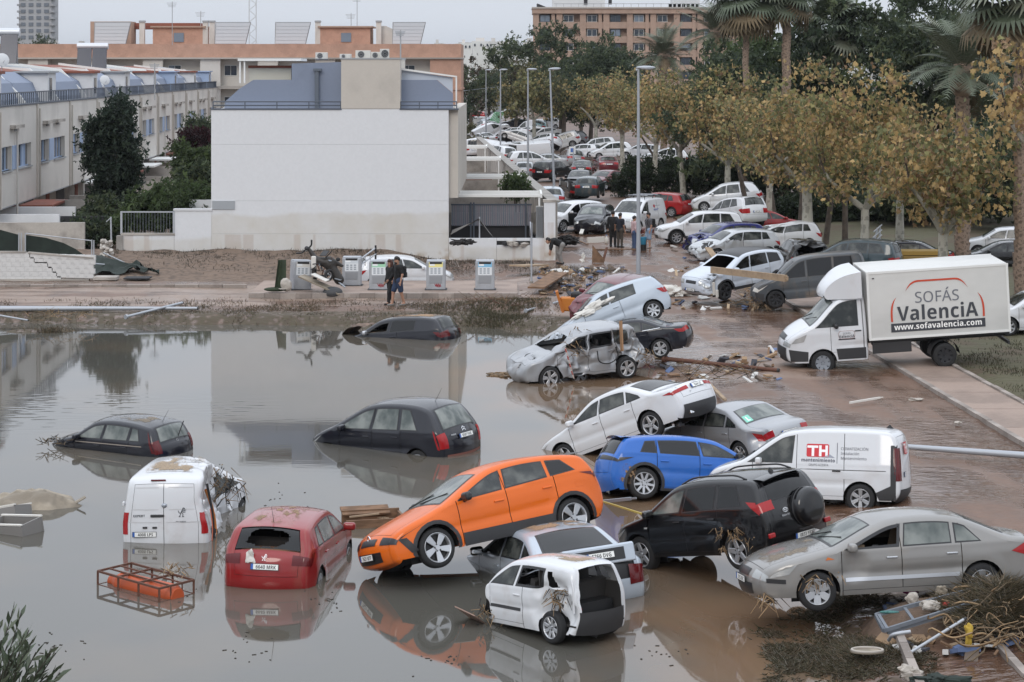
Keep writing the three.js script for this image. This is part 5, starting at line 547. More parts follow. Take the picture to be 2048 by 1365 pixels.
// big white van, tail on
{ const c = car('white panel van with a torn right side, back doors facing the camera', 'panel_van', 'bigvan', PT.muddyWhite, { cat: 'van', noRearGlass: true, plate: '4008 LPS', noFrontPlate: true, glassAll: GLASS, tailSide: [[-2.38,1.12],[-2.46,1.12],[-2.5,0.72],[-2.42,0.72]], tailY: [1.16,0.74], tailTop: [0.97,1], noRearPlate: true, handleMat: M.plastic, noMirror: 'R' }, [-7.24,-1.6,-49.37],86.7,0,-1.4,0.925);
  plateMesh('4008 LPS', c, -2.6,0.74,-0.42,-1); badge(c, 'model_badge', words(256,64,(x) => txt(x, 'EXPERT', 6,50,52, '#2a2c30')),0.36,0.08,1.1,-0.62); badge(c, 'emblem', words(128,128,(x) => lion(x, 64,66,1.5, '#3a3d42')),0.22,0.22,1.16,0.5); badge(c, 'brand_lettering', words(256,48,(x) => txt(x, 'PEUGEOT', 8,38,40, '#45484e')),0.32,0.05,1.02,0.5); const sH = c.car.near([-2.5,1.1]), q = onTop(c, sH, -0.17,0.01); part('door_handle', rbox(0.035,0.06,0.3,0.02, q[0], q[1], q[2]), M.plastic, c); const qk = onTop(c, c.car.near([-2.47,1.36]),0.02,0.01); part('door_knob', new THREE.SphereGeometry(0.06,14,8).scale(0.5,0.8,1).translate(...qk.slice(0,3)), M.steel, c); const ql = onTop(c, c.car.near([-2.39,1.83]),-0.18,0.01); part('brake_lamp', rbox(0.03,0.035,0.32,0.01, ...ql.slice(0,3)), M.darkred, c);
  for (const t of [-0.5,0.5]) { const a = c.car.near([-2.43,1.72]), b = c.car.near([-2.48,1.26]), e = c.car.near([-2.5,0.98]); const w = 0.36; for (const s of [a, b]) part('door_crease', skin([[s, t - w],[s + 0.018, t - w],[s + 0.018, t + w],[s, t + w]], c.car.top, 0.05,0.2,0.006), std(0.5,0.5,0.51,0.6), c); part('door_crease', skin([[e, t - 0.44],[e + 0.016, t - 0.44],[e + 0.016, t + 0.44],[e, t + 0.44]], c.car.top, 0.05,0.2,0.006), std(0.48,0.48,0.49,0.6), c); }
  for (let k = 0; k < 5; k++) { const s0 = lerp(c.car.sw1 + 0.6, c.car.sr0 - 0.5, k / 4.2); part('roof_rib', skin([[s0,-0.7],[s0 + 0.05,-0.7],[s0 + 0.05,0.7],[s0,0.7]], c.car.top, 0.05,0.2,0.012), PT.muddyWhite, c); } printOn(c, 'roof_silt', 'top', [c.car.sw1 + 0.3,-0.9, c.car.sr0 - 0.3,0.85], null, null, 0.014, mudPatch(4,0.56,[0.32,0.24,0.16]));
  for (const z of [-0.9,0.9]) for (const y of [1.36,0.72]) part('hinge', rbox(0.1,0.1,0.05,0.02,-2.38, y, z), PT.white, c); for (const t of [-0.5,-0.24]) { const q2 = onTop(c, c.car.near([-2.51,0.86]), t, 0.012); part('plate_lamp', rbox(0.03,0.04,0.1,0.01, ...q2.slice(0,3)), M.trim, c); }
  crush(c, [{ c: [0.4,1.3,0.95], r: 1.5, d: [0,-0.25,-0.5], n: 0.55, f: 4 }, { c: [-1.2,1.2,1.0], r: 1.2, d: [0,0,-0.35], n: 0.35, f: 5 }, { c: [-2.2,1.3,1.0], r: 0.6, d: [0,0,-0.1], n: 0.12, f: 6 }],2); debrisBits('reed', c, [[0.2,1.5,0.75,30,0.7,0.5],[-0.4,1.2,0.75,20,0.5,0.6],[0.9,1.1,0.8,24,0.6,0.7]],[REED[1], REED[2], M.seat],8); part('torn_strap', tube([[-1.9,1.55,0.78],[-1.75,1.2,0.86],[-1.6,0.8,0.9],[-1.62,0.4,0.92]],0.035,16,5), std(0.55,0.2,0.05,0.8), c); part('torn_strap', tube([[-2.25,1.2,0.94],[-2.22,0.8,0.97],[-2.3,0.3,0.95]],0.014,16,5), std(0.5,0.14,0.08,0.8), c); part('torn_seal', tube([[-2.05,1.7,0.84],[-2.02,1.1,0.93],[-2.0,0.5,0.95]],0.03,16,5), M.black, c); }
// small black hatchback at left
{ const c = car('black hatchback half under water behind the white panel van', 'black_hatchback', 'hatch', PT.navy, { sx: 0.955, sw: 0.955, glassAll: FOGGED, aerial: 0.92, tailSide: [[-1.6,1.3],[-1.7,1.28],[-1.9,0.75],[-1.78,0.75]], tailY: [1.15,0.75], tailTop: [0.9,1], tailMat: M.darkred }, [-10.22,-1.49,-57.61],148.5,-0.1,-2.0,0.945); part('rear_wiper', bar([-1.86,1.02,0.05],[-1.84,1.42,0.34],0.014), M.black, c); printOn(c, 'roof_silt', 'top', [c.car.sw1 + 0.1,-0.9, c.car.sr0 - 0.1,0.9], null, null, 0.004, mudPatch(5,0.52,[0.25,0.15,0.08])); badge(c, 'emblem', words(96,96,(x) => { x.strokeStyle = '#999'; x.lineWidth = 9; x.beginPath(); x.arc(48,48,36,0,7); x.stroke(); }),0.09,0.09,0.93,0); part('rubbing_strip', skin([[0.85,0.86],[-1.4,0.9],[-1.4,0.92],[0.85,0.88]], c.car.side(-1),0.1,0.05,0.008), std(0.3,0.26,0.22,0.5), c); }
// silver saloon under the white one
{ const c = car('silver saloon with a learner plate in its rear window under the white saloon', 'silver_saloon', 'sedan', PT.silver, { sx: 0.965, plate: '1012 BWX', noFrontPlate: true, glassAll: GLASS, rwMat: FOGGED, tailSide: [[-1.95,0.9],[-2.24,0.94],[-2.3,0.72],[-2.05,0.7]], tailY: [0.92,0.74], tailTop: [0.68,1], plateRY: 0.8, handleMat: M.alloy, noTailLamp: false }, [5.83,-1.18,-58.05],125,-4.5,-6,0.915); crush(c, [{ c: [-2.15,0.75,-0.85], r: 0.5, d: [0.12,-0.05,0.22], n: 0.12 }]); printOn(c, 'learner_plate', 'top', [c.car.sr0 + 0.34,-0.82, c.car.sr0 + 0.62,-0.52], words(96,96,(x) => { x.fillStyle = '#7fc4b0'; x.fillRect(0,0,96,96); txt(x, 'L', 28,80,84, '#f4f6f4'); }), null, 0.009); }
// silver saloon with its boot open
{ const c = car('silver saloon with its boot lid standing open behind the orange crossover', 'open_boot_saloon', 'sedan', PT.ice, { sx: 0.965, noTail: true, noFrontPlate: true, glassAll: GLASS, rwMat: TINT, tailSide: [[-1.98,0.82],[-2.2,0.9],[-2.28,0.62],[-2.1,0.6]], tailY: [0.88,0.58], tailTop: [0.7,1], tailMat: M.darkred, mirrorMat: M.chrome, noTailLamp: false, spec: { rw: [[-0.9,1.36],[-1.52,1.05]] } }, [0.67,-0.32,-38.28],113,-5.8,-3.1,1.065); const lid = new THREE.Group(); lid.name = 'boot_lid'; c.add(lid); lid.position.set(-1.5,1.06,0); lid.rotation.z = -13 * R; part('lid_panel', [rbox(0.72,0.05,1.3,0.02,-0.36,0.0,0), rbox(0.06,0.3,1.3,0.025,-0.72,-0.14,0)], PT.ice, lid); part('plate_recess', box(0.02,0.2,0.9,-0.75,-0.14,0), M.trim, lid); plateMesh('5766 DVG', lid, -0.766,-0.14,0,-1); part('brake_lamp', box(0.03,0.02,0.5,-0.1,0.03,0), M.darkred, lid); part('boot_cavity', [box(0.66,0.02,1.2,-1.85,0.5,0), box(0.02,0.4,1.2,-1.5,0.75,0)], M.seat, c); part('sunroof', skin([[c.car.sw1 + 0.12,-0.6],[c.car.sw1 + 0.55,-0.6],[c.car.sw1 + 0.55,0.6],[c.car.sw1 + 0.12,0.6]], c.car.top, 0.1,0.2,0.006), M.black, c); printOn(c, 'roof_silt', 'top', [c.car.sw1 + 0.02,-0.95, c.car.sr0 - 0.05,0.95], null, null, 0.009, mudPatch(6,0.44,[0.34,0.22,0.13])); }
// gutted little white car
{ const c = car('small white gutted car without tailgate in front of the silver saloon', 'gutted_car', 'hatch', PT.muddyWhite, { sx: 0.86, sw: 0.93, spec: { sil: [[1.86,0.17],[2.0,0.2],[2.06,0.42],[2.02,0.62],[1.86,0.76],[1.5,0.9],[1.1,1.0],[0.95,1.05],[0.4,1.38],[0.15,1.45],[-0.4,1.49],[-1.2,1.48],[-1.7,1.46],[-1.82,1.38],[-1.9,0.98],[-1.93,0.85],[-1.95,0.6],[-1.94,0.4],[-1.86,0.2]], rw: [[-1.8,1.4],[-1.9,0.98]] }, doors2: true, openRear: true, noTail: true, open: [1,2], seats: true, moulding: 0.52, noGrille: true, noHead: true, noTailLamp: true, glass: { 0: GLASS }, noHood: true, rearClad: 0.62, noMirror: 'LR', rim: { n: 8, w0: 0.05, w1: 0.06 }, noWheel: ['FL', 'FR'] }, [0.67,-2.08,-43.51],129,-4.0,0.6,0.845); crush(c, [{ c: [1.8,0.6,0], r: 1.5, d: [-1.2,0,0], n: 0.4, f: 4 }, { c: [-1.2,0.7,-0.85], r: 0.75, d: [0,0,0.3], n: 0.35, f: 6 }],4); debrisBits('reed', c, [[0.85,0.5,-0.6,40,0.5,0.4],[-1.2,0.9,-0.7,40,0.4,0.5],[0.8,0.3,-0.8,30,0.5,0.3]],[...REED, M.seat],12); part('torn_panel', uvBox(box(0.5,0.02,0.7,1.15,0.28,-0.95,0.3,0.5,0.3)), std(0.3,0.2,0.16,0.8), c); part('inner_lining', [box(0.03,1.05,1.25,-0.62,0.8,0), box(1.1,0.03,1.25,-1.1,0.36,0), box(1.1,0.7,0.03,-1.05,0.7,0.62)], M.seat, c); part('tailgate_frame', tube([[-1.62,0.62,-0.62],[-1.6,1.05,-0.6],[-1.46,1.36,-0.5],[-1.46,1.36,0.5],[-1.6,1.05,0.6],[-1.62,0.62,0.62]],0.025,40,5), PT.muddyWhite, c); part('reflector', box(0.02,0.05,0.08,-1.66,0.68,-0.5), M.red, c); printOn(c, 'roof_silt', 'top', [c.car.sw1 + 0.5,-0.6, c.car.sr0 - 0.05,0.6], null, null, 0.006, mudPatch(8,0.58)); }
// pile behind: wreck, grey blue hatchback, navy saloon, maroon car
{ const c = car('crumpled silver off-roader with shattered windows half in the water', 'wrecked_off_roader', 'suv', PT.silver, { rim: { n: 5, twin: 0.16, w0: 0.045, w1: 0.04, size: 0.7 }, open: [0,1], seats: true, openFront: true, noRearGlass: true, noHead: true, noGrille: true, noTailLamp: true, noMirror: 'LR' }, [2.05,-0.69,-69.19],204,-3.5,-4,0.965); crush(c, [{ c: [-1.6,0.9,-0.9], r: 1.2, d: [0.1,0,0.2], n: 0.4, f: 5 }, { c: [0.6,0.8,-0.95], r: 1.2, d: [0,0,0.15], n: 0.28, f: 5 }, { c: [0.5,1.6,0], r: 1.0, d: [0,-0.1,0], n: 0.25, f: 4 }, { c: [-2.0,1.3,0], r: 1.0, d: [0.45,-0.1,0], n: 0.55, f: 5 }, { c: [1.9,0.7,0], r: 1.0, d: [-0.1,-0.1,0], n: 0.3, f: 4 }],6); debrisBits('reed', c, [[0.6,1.2,-0.8,30,0.6,0.6],[-2.0,0.7,-0.6,50,0.6,0.7],[0.2,1.6,-0.4,20,0.6,0.5]],[...REED, M.seat],15); part('board', beam([-1.2,1.85,-0.75],[-1.1,0.95,-1.0],0.16,0.04), std(0.3,0.17,0.09,0.9), c); part('warning_tape', beam([0.85,1.25,-1.0],[0.62,0.3,-1.05],0.09,0.012), canvasStripe(), c); part('loose_cable', tube([[-0.25,1.05,-0.98],[-0.3,0.72,-1.02],[-0.65,0.62,-1.02],[-0.95,0.8,-1.0],[-0.9,1.1,-0.96]],0.02,30,5), M.black, c); }
function canvasStripe() { return new THREE.MeshStandardMaterial({ map: canvasTex(32,256,(x) => { x.fillStyle = '#d9d5ce'; x.fillRect(0,0,32,256); x.fillStyle = '#b33c2c'; for (let k = 0; k < 4; k++) x.fillRect(0, k * 64,32,32); }), roughness: 0.8 }); }
{ const c = car('pale grey blue hatchback tipped nose down on top of the pile', 'grey_blue_hatchback', 'hatch', PT.ice, { doors2: true, rim: { n: 7, w0: 0.055, w1: 0.05 }, glassAll: GLASS, noGrille: true, noMirror: 'LR', noHead: true }, [3.4,0.43,-71.55],190,-19.3,10); crush(c, [{ c: [1.9,0.6,-0.2], r: 0.9, d: [-0.1,-0.1,0], n: 0.35 }, { c: [-2.0,0.8,0], r: 0.7, d: [0.25,0,0], n: 0.35 }]); part('airbag', crumple(0.28,2.1,0.5,0.5,3).rotateZ(-0.1).translate(0.6,1.05,-0.8), M.foam, c); }
{ const c = car('dark navy saloon crushed under the grey blue hatchback', 'navy_saloon', 'sedan', PT.navy, { rim: { n: 5, twin: 0.18, w0: 0.04, w1: 0.035, size: 0.72 }, glassAll: GLASS, tailSide: [[-1.95,0.96],[-2.25,0.98],[-2.34,0.78],[-2.1,0.78]], tailY: [0.95,0.78], tailTop: [0.6,1], noMirror: 'LR' }, [3.83,-0.9,-74.92],170.5,-10.2,0.8,0.925); part('window_chrome', skin([[-0.9,0.985],[-1.5,1.0],[-1.5,1.015],[-0.9,1.0]], c.car.side(-1),0.1,0.05,0.008), M.chrome, c); }
{ const c = car('maroon hatchback leaning on the lamp post behind the pile', 'maroon_hatchback', 'hatch', PT.maroon, { glassAll: GLASS, wsMat: FOGGED, noMirror: 'L', noHead: true, noGrille: true }, [3.64,0.1,-78.61],236,-4,-8); crush(c, [{ c: [1.9,0.6,0.3], r: 0.9, d: [-0.2,-0.05,0], n: 0.4 }]); }
// dark three door in the pond at the far bank
{ const c = car('dark blue three door hatchback sunk by the far bank with its bonnet torn up', 'sunken_hatchback', 'hatch', PT.navy, { sx: 1.04, doors2: true, open: [0], seats: true, seatMat: M.tan, wsMat: FOGGED, tailMat: M.darkred, noHead: true, noGrille: true, noHood: true, mirrorMat: M.alloy, glass: { 1: TINT, 2: TINT } }, [-3.82,-0.85,-75.07],158,-5,1.5,1.03); const b = part('torn_bonnet', skin([[c.car.s0,-0.85],[c.car.sw0,-0.85],[c.car.sw0,0.85],[c.car.s0,0.85]],(s, t) => { const q = c.car.top(s, t), k = (s - c.car.s0) / (c.car.sw0 - c.car.s0); return [q[0] - 0.1, q[1] + 0.12 + 0.18 * Math.sin(k * 3) + 0.1 * vn(s * 4, t * 3), q[2],0, q[4], q[5]]; }, 0.08,0.2), mottled([0.2,0.13,0.09],[0.05,0.045,0.045], { size: 1, amount: 0.9 }), c); printOn(c, 'roof_silt', 'top', [c.car.sw1 - 0.2,-0.9, c.car.sr0,0.9], null, null, 0.005, mudPatch(2,0.56,[0.3,0.21,0.14])); }
// vehicles on the road at right
{ const c = car('light blue white sport utility car with a broken front corner behind the truck', 'pale_crossover', 'suv', paint(0.5,0.545,0.61, { mud: 0.2, seed: 18 }), { sx: 1.02, plate: '6613 MGK', noRearPlate: true, rim: { n: 5, w0: 0.05, w1: 0.13, twist: 0.04, size: 0.74 }, rimMat: M.darkAlloy, glassAll: TINT, openFront: true, seats: true, seatMat: M.tan, clad: 0.1, noTailLamp: true, mirrorMat: paint(0.5,0.545,0.61, { mud: 0.2, seed: 18 }), spec: { sil: [[2.05,0.28],[2.2,0.34],[2.23,0.6],[2.16,0.86],[1.98,0.95],[1.4,1.06],[1.1,1.12],[0.3,1.55],[0,1.62],[-0.6,1.65],[-1.2,1.61],[-1.75,1.5],[-2.1,1.12],[-2.2,0.98],[-2.22,0.7],[-2.16,0.45],[-2.0,0.34]], tail: [-2.21,0.68] } }, [8.76,0.35,-85.81],217,-4.9,-2); crush(c, [{ c: [2.0,0.75,-0.75], r: 0.55, d: [-0.12,-0.05,0.12], n: 0.4, f: 7 }, { c: [-2.1,0.9,-0.6], r: 0.8, d: [0.2,0,0.1], n: 0.3 }]); part('roof_black', skin([[c.car.sw1 + 0.02,-0.98],[c.car.sr0 - 0.05,-0.98],[c.car.sr0 - 0.05,0.98],[c.car.sw1 + 0.02,0.98]], c.car.top, 0.1,0.2,0.004), M.trim, c); part('hanging_trim', [rbox(0.12,0.5,0.05,0.02,2.0,0.55,-0.92), rbox(0.1,0.3,0.08,0.02,1.9,0.35,-0.98)], M.foam, c); part('front_skid', skin([[c.car.near([2.2,0.34]),-0.8],[c.car.near([2.2,0.42]),-0.8],[c.car.near([2.2,0.42]),0.8],[c.car.near([2.2,0.34]),0.8]], c.car.top, 0.06,0.2,0.012), M.alloy, c); }
{ const c = car('dark grey muddy minivan wedged between the truck and the pale crossover', 'grey_minivan', 'smallvan', PT.grey, { cat: 'van', sx: 0.95, spec: { W: 0.86, belt: [1.02,1.04], pillars: [[0.1,0.08],[-0.95,-0.98],[-1.85,-1.8]], van: false, quarter: true, tum: 0.22 }, glass: { 0: TINT, 1: TINT, 2: TINT }, wsMat: TINT, rimMat: M.darkAlloy, noTailLamp: true, lampMat: M.foam }, [11.18,0.25,-82.85],180,-5,1.4); crush(c, [{ c: [1.6,1.0,0], r: 0.7, d: [0,-0.06,0], n: 0.12 }]); debrisBits('reed', c, [[2.0,0.3,-0.6,40,0.6,0.5],[0.9,1.2,-0.6,16,0.4,0.4]], REED, 22); part('lower_panel', skin([[2.0,0.4],[1.75,0.3],[1.72,0.55],[2.05,0.62]], c.car.side(-1),0.1,0.08,0.01), M.plastic, c); }
// delivery truck
{ const c = vehicle('delivery_truck', 'hatch', PT.white, { spec: { cab: true, sil: [[2.78,0.4],[2.92,0.44],[2.98,0.62],[2.96,0.92],[2.84,1.16],[2.4,1.42],[2.1,1.52],[1.5,2.14],[1.3,2.26],[1.0,2.32],[0.6,2.32],[0.5,2.28],[0.49,1.4],[0.49,0.5],[0.5,0.4]], ws: [[2.22,1.48],[1.46,2.16]], rw: [[0.51,2.2],[0.49,1.6]], hood: [2.9,1.05], tail: [0.49,1.0], W: 0.98, wb: 1.9, wr: 0.37, belt: [1.42,1.44], tum: 0.14, pillars: [[0.72,0.72]], doors: [1.62,0.62,0.6], tr: 0, archGap: 0.07, sill: 0.62 }, noTailLamp: true, noRearGlass: true, plate: '2246 KVS', noRearPlate: true, noGrille: true, rim: { n: 8, w0: 0.09, w1: 0.1, size: 0.62 }, rimMat: M.steel, mirrorMat: M.trim, glassAll: GLASS, wsMat: FOGGED, headSide: [[2.35,1.28],[2.7,1.14],[2.86,1.0],[2.45,1.05]], handleMat: M.trim, plateFY: 0.55 }); tag(c, 'white sofa shop delivery truck with a box body half on the pavement', 'truck');
  const T = c.car, ska = (poly, off) => [1,-1].forEach((sg) => part('lower_cladding', skin(poly, T.side(sg),0.1,0.08, off), M.plastic, c)); ska([[2.86,0.45],[2.35,0.45],[2.33,0.74],[2.9,0.82]],0.012); ska([[1.42,0.45],[0.56,0.45],[0.56,0.78],[1.47,0.78]],0.012); part('front_bumper', skin([[0,-1],[T.near([2.97,0.86]),-1],[T.near([2.97,0.86]),1],[0,1]], T.top, 0.07,0.2,0.014), M.plastic, c); part('grille', skin([[T.near([2.9,1.02]),-0.62],[T.near([2.82,1.16]),-0.55],[T.near([2.82,1.16]),0.55],[T.near([2.9,1.02]),0.62]], T.top, 0.05,0.2,0.008), M.trim, c);
  // wind deflector
  const pr = chaikin([[1.62,2.26],[1.72,2.36],[1.62,2.62],[1.3,2.9],[0.95,3.05],[0.6,3.1]],3), PL = [0]; for (let i = 1; i < pr.length; i++) PL.push(PL[i - 1] + Math.hypot(pr[i][0] - pr[i - 1][0], pr[i][1] - pr[i - 1][1])); const fe = PL[PL.length - 1], fa = (s) => { let i = 1; while (i < PL.length - 1 && PL[i] < s) i++; const t = (s - PL[i - 1]) / (PL[i] - PL[i - 1]); return [lerp(pr[i - 1][0], pr[i][0], t), lerp(pr[i - 1][1], pr[i][1], t)]; };
  const fz = (x) => 0.62 + 0.4 * smoothstep(1.75 - x, 0,1.0); part('wind_deflector', [skin([[0,-1],[fe, -1],[fe, 1],[0,1]],(s, t) => { const [x, y] = fa(clamp(s, 0, fe)); return [x + 0.12 * (1 - t * t) * smoothstep(x, 0.9,1.6), y + 0.0 * t, t * fz(x),0,0.5,0.8]; }, 0.07,0.15), ...[1,-1].map((sg) => skin([...pr, [0.6,2.3],[1.6,2.25]],(x, y) => [x, y, sg * fz(x), sg],0.08,0.08))], PT.white, c);
  // box body
  const bx0 = 0.45, bx1 = -3.9, y0 = 0.98, y1 = 3.08, zb = 1.05; part('box_body', rbox(bx0 - bx1, y1 - y0, zb * 2,0.035,(bx0 + bx1) / 2,(y0 + y1) / 2,0), mottled([0.6,0.6,0.585],[0.52,0.505,0.47], { size: 4, amount: 0.6, rough: 0.55, grain: 0.03, bump: 0.001, seed: 31 }), c); for (const sg of [1,-1]) { for (const y of [y0 + 0.03, y1 - 0.03]) part('edge_rail', box(bx0 - bx1 + 0.02,0.07,0.02,(bx0 + bx1) / 2, y, sg * (zb + 0.004)), M.white, c); for (const x of [bx0 - 0.03, bx1 + 0.03]) part('corner_post', box(0.07, y1 - y0 - 0.1,0.02, x, (y0 + y1) / 2, sg * (zb + 0.006)), M.white, c); part('marker_lamp', box(0.06,0.03,0.02, bx0 - 0.2, y1 - 0.2, sg * (zb + 0.012)), M.trim, c); }
  const big = words(1400,800,(x) => { x.strokeStyle = '#c8452a'; x.lineCap = 'butt'; const arc = (p, w0) => { x.fillStyle = '#c4472c'; x.beginPath(); p(x); x.fill(); }; arc((k) => { k.moveTo(250,215); k.bezierCurveTo(300,110,350,66,440,62); k.lineTo(960,62); k.bezierCurveTo(1050,66,1090,110,1150,215); k.bezierCurveTo(1090,130,1040,92,950,88); k.lineTo(450,88); k.bezierCurveTo(360,92,310,130,250,215); }); arc((k) => { k.moveTo(28,640); k.bezierCurveTo(20,480,30,360,120,290); k.bezierCurveTo(60,370,48,480,56,640); }); arc((k) => { k.moveTo(1372,640); k.bezierCurveTo(1380,480,1370,360,1280,290); k.bezierCurveTo(1340,370,1352,480,1344,640); });
    txt(x, 'SOFÁS', 700,385,215, '#6d7078', { align: 'center', bold: false, sx: 1.05 }); x.lineWidth = 6; txt(x, 'ValenciA', 700,630,285, '#3f4248', { align: 'center', sx: 0.98 }); x.fillStyle = '#3c3e44'; x.fillRect(24,664,1352,124); txt(x, 'www.sofavalencia.com', 700,758,112, '#f3f2ef', { align: 'center', sx: 1.02 }); });
  for (const sg of [-1,1]) { const m = part('side_lettering', new THREE.PlaneGeometry(3.0,1.72), new THREE.MeshStandardMaterial({ map: big, transparent: true, roughness: 0.6 }), c); m.position.set(-1.68,2.02, sg * (zb + 0.012)); m.rotation.y = sg < 0 ? Math.PI : 0; }
  const sm = words(256,150,(x) => { txt(x, 'SOFÁS', 128,62,40, '#6d7078', { align: 'center', bold: false }); txt(x, 'ValenciA', 128,110,56, '#3f4248', { align: 'center' }); x.fillStyle = '#3c3e44'; x.fillRect(6,120,244,20); x.strokeStyle = '#8a4a3c'; x.lineWidth = 4; x.beginPath(); x.roundRect(10,12,236,110,40); x.stroke(); }); printOn(c, 'door_lettering', 'L', [0.86,1.02,1.4,1.34], sm);
  part('chassis', [box(4.0,0.16,0.8,-1.8,0.82,0), box(4.3,0.06,2.0,-1.72,0.94,0)], M.black, c); part('side_guard', rbox(1.2,0.36,0.06,0.02,-0.25,0.72,-0.92), M.plastic, c); part('side_guard', rbox(1.2,0.36,0.06,0.02,-0.25,0.72,0.92), M.plastic, c); part('fuel_tank', rbox(0.8,0.34,0.5,0.08,-0.3,0.66,0.5), M.black, c); part('rear_bar', box(0.06,0.1,1.9,-3.85,0.62,0), M.plastic, c);
  const wp = wheelParts(0.37, { n: 8, w0: 0.09, w1: 0.1, size: 0.62 }); for (const sg of [1,-1]) for (const z of [0.92,0.66]) { const w = new THREE.Group(); w.name = 'wheel'; c.add(w); part('tyre', wp.tyre, M.rubber, w); part('rim', wp.rim, M.darkAlloy, w); w.position.set(-1.85,0.37, sg * z); if (sg < 0) w.rotation.y = Math.PI; } for (const sg of [1,-1]) part('mudguard', new THREE.CylinderGeometry(0.45,0.45,0.5,18,1, true, 0, Math.PI).rotateZ(Math.PI / 2).rotateY(Math.PI / 2).translate(-1.85,0.4, sg * 0.8), M.plastic, c);
  pose(c, [11.4,-0.13,-68.25],181.5,-3.6,-3.0,0.985); }
// ---------------------------------------------------------------- the jam of cars up the avenue
const protos = {};
function jam(label, name, type, mat, px, py, h, o = {}) {
  const key = type + JSON.stringify(o.v || {}); if (!protos[key]) { const c = vehicle('proto', type, PT.white, { low: true, plate: '4471 JFN', noFrontPlate: true, ...(o.v || {}) }); scene.remove(c); protos[key] = c; }
  const c = protos[key].clone(); c.name = numbered(name); scene.add(c); c.car = protos[key].car; c.traverse((m) => { if (m.isMesh && m.material === PT.white) m.material = mat; }); tag(c, label, o.cat || (/van/i.test(type) ? 'van' : 'car'), 'cars jammed along the avenue');
  const p = gd(px, py, 0), r = rng(px * 7 + py), w = py < 338 ? 1 : 0; pose(c, [p.x, (o.y || 0) + w * 0.25 * r(), p.z], h + w * (r() - 0.5) * 50,(o.pitch || 0) + w * (r() - 0.5) * 20,(o.roll || 0) + w * (r() - 0.5) * 16,1); if (o.size) c.scale.setScalar(o.size); if (o.crush) { crush(c, o.crush, px); } return c;
}
used.proto = 0;
const hx = { glassAll: GLASS };
jam('white hatchback behind the recycling containers with its red tail lamps at left', 'white_hatchback', 'hatch', PT.muddyWhite, 806,566,8, { y: -0.3 });
{ const c = jam('white sport utility car with missing front wheel arch beside the lamp post', 'white_crossover', 'suv', PT.white, 1398,486,188, { v: { sx: 1.03, clad: 0.12, tailSide: [[-1.7,1.06],[-2.1,1.1],[-2.14,0.98],[-1.95,0.98]] } }); }
jam('silver white hatchback with a crushed front wing in the puddle', 'dented_hatchback', 'hatch', paint(0.46,0.48,0.5, { metal: 0.3, mud: 0.3, seed: 21 }),1470,520,201, { v: { sx: 1.06, plate: null }, crush: [{ c: [1.8,0.6,-0.3], r: 1.0, d: [-0.15,-0.05,0], n: 0.45, f: 5 }, { c: [0.3,0.6,-0.85], r: 0.9, d: [0,0,0.12], n: 0.2 }] });
jam('royal blue car with a wrecked nose behind the silver white hatchback', 'royal_blue_car', 'hatch', PT.royal, 1450,505,204, { v: { sx: 1.05, plate: null }, crush: [{ c: [1.9,0.6,0], r: 1.2, d: [-0.2,-0.1,0], n: 0.7, f: 6 }] });
jam('white car pushed up on others with its tail lamps to the camera', 'lifted_white_car', 'suv', PT.white, 1470,470,118, { y: 0.35, pitch: -7, v: { tailMat: M.red } });
jam('white estate roof showing behind the lifted white car', 'white_estate', 'minimpv', PT.white, 1455,440,175, { y: 0.6, pitch: -4 });
jam('bright red car with its flank showing at the plane tree', 'red_saloon', 'sedan', PT.scarlet, 1530,468,20, { y: -0.1 });
jam('black wreck with an open hatch against the plane tree', 'black_wreck', 'suv', PT.black, 1600,548,95, { y: -0.1, roll: 6, v: { noRearGlass: true, openRear: true, seats: true, noTail: true }, crush: [{ c: [-1.8,1.2,0], r: 1.2, d: [0.2,-0.1,0], n: 0.6, f: 5 }] });
jam('white car with a caved in roof behind the black wreck', 'caved_white_car', 'hatch', PT.muddyWhite, 1560,505,186, { y: 0.1, crush: [{ c: [0,1.4,0], r: 1.2, d: [0,-0.35,0], n: 0.4, f: 4 }] });
jam('dark grey hatchback behind the plane tree and the minivan', 'dark_hatchback', 'suv', PT.teal, 1700,560,160, { y: 0.1 });
jam('dark car in the shade beyond the leaning railing', 'shaded_car', 'sedan', PT.navy, 1800,545,170);
jam('red hatchback showing its right rear corner beyond the roof rack van', 'red_rear_hatchback', 'hatch', PT.scarlet, 1318,432,148, { v: { sx: 1.04 } });
{ const c = jam('white delivery van with an empty roof rack near the group of people', 'rack_van', 'smallvan', PT.white, 1272,462,240, { v: { sx: 0.97, noRearGlass: true } }); const g = new THREE.Group(); g.name = 'roof_rack'; c.add(g); for (const z of [-0.62,0.62]) part('side_rail', bar([0.2,1.97, z],[-2.0,1.97, z],0.025), M.black, g); for (let k = 0; k < 7; k++) part('crossbar', bar([0.1 - k * 0.33,1.99,-0.62],[0.1 - k * 0.33,1.99,0.62],0.022), k % 2 ? M.galva : M.black, g); for (const z of [-0.6,0.6]) for (const x of [0.1,-0.9,-1.9]) part('foot', bar([x, 1.78, z],[x, 1.97, z],0.02), M.black, g); printOn(c, 'side_logo', 'L', [-1.5,1.1,-0.4,1.55], words(256,128,(x) => { x.fillStyle = '#a8323e'; x.beginPath(); x.arc(50,45,26,0,7); x.fill(); x.fillStyle = '#5a6aa0'; x.fillRect(20,90,150,10); x.fillRect(20,106,110,8); x.fillStyle = '#8a8f99'; x.fillRect(90,36,130,9); })); }
jam('dark blue car with a torn off bumper facing the camera', 'bumperless_car', 'hatch', PT.navy, 1190,465,256, { v: { sx: 1.05, sy: 1.05, wsMat: FOGGED }, crush: [{ c: [1.9,0.5,0], r: 0.9, d: [-0.2,0,0], n: 0.5, f: 5 }] });
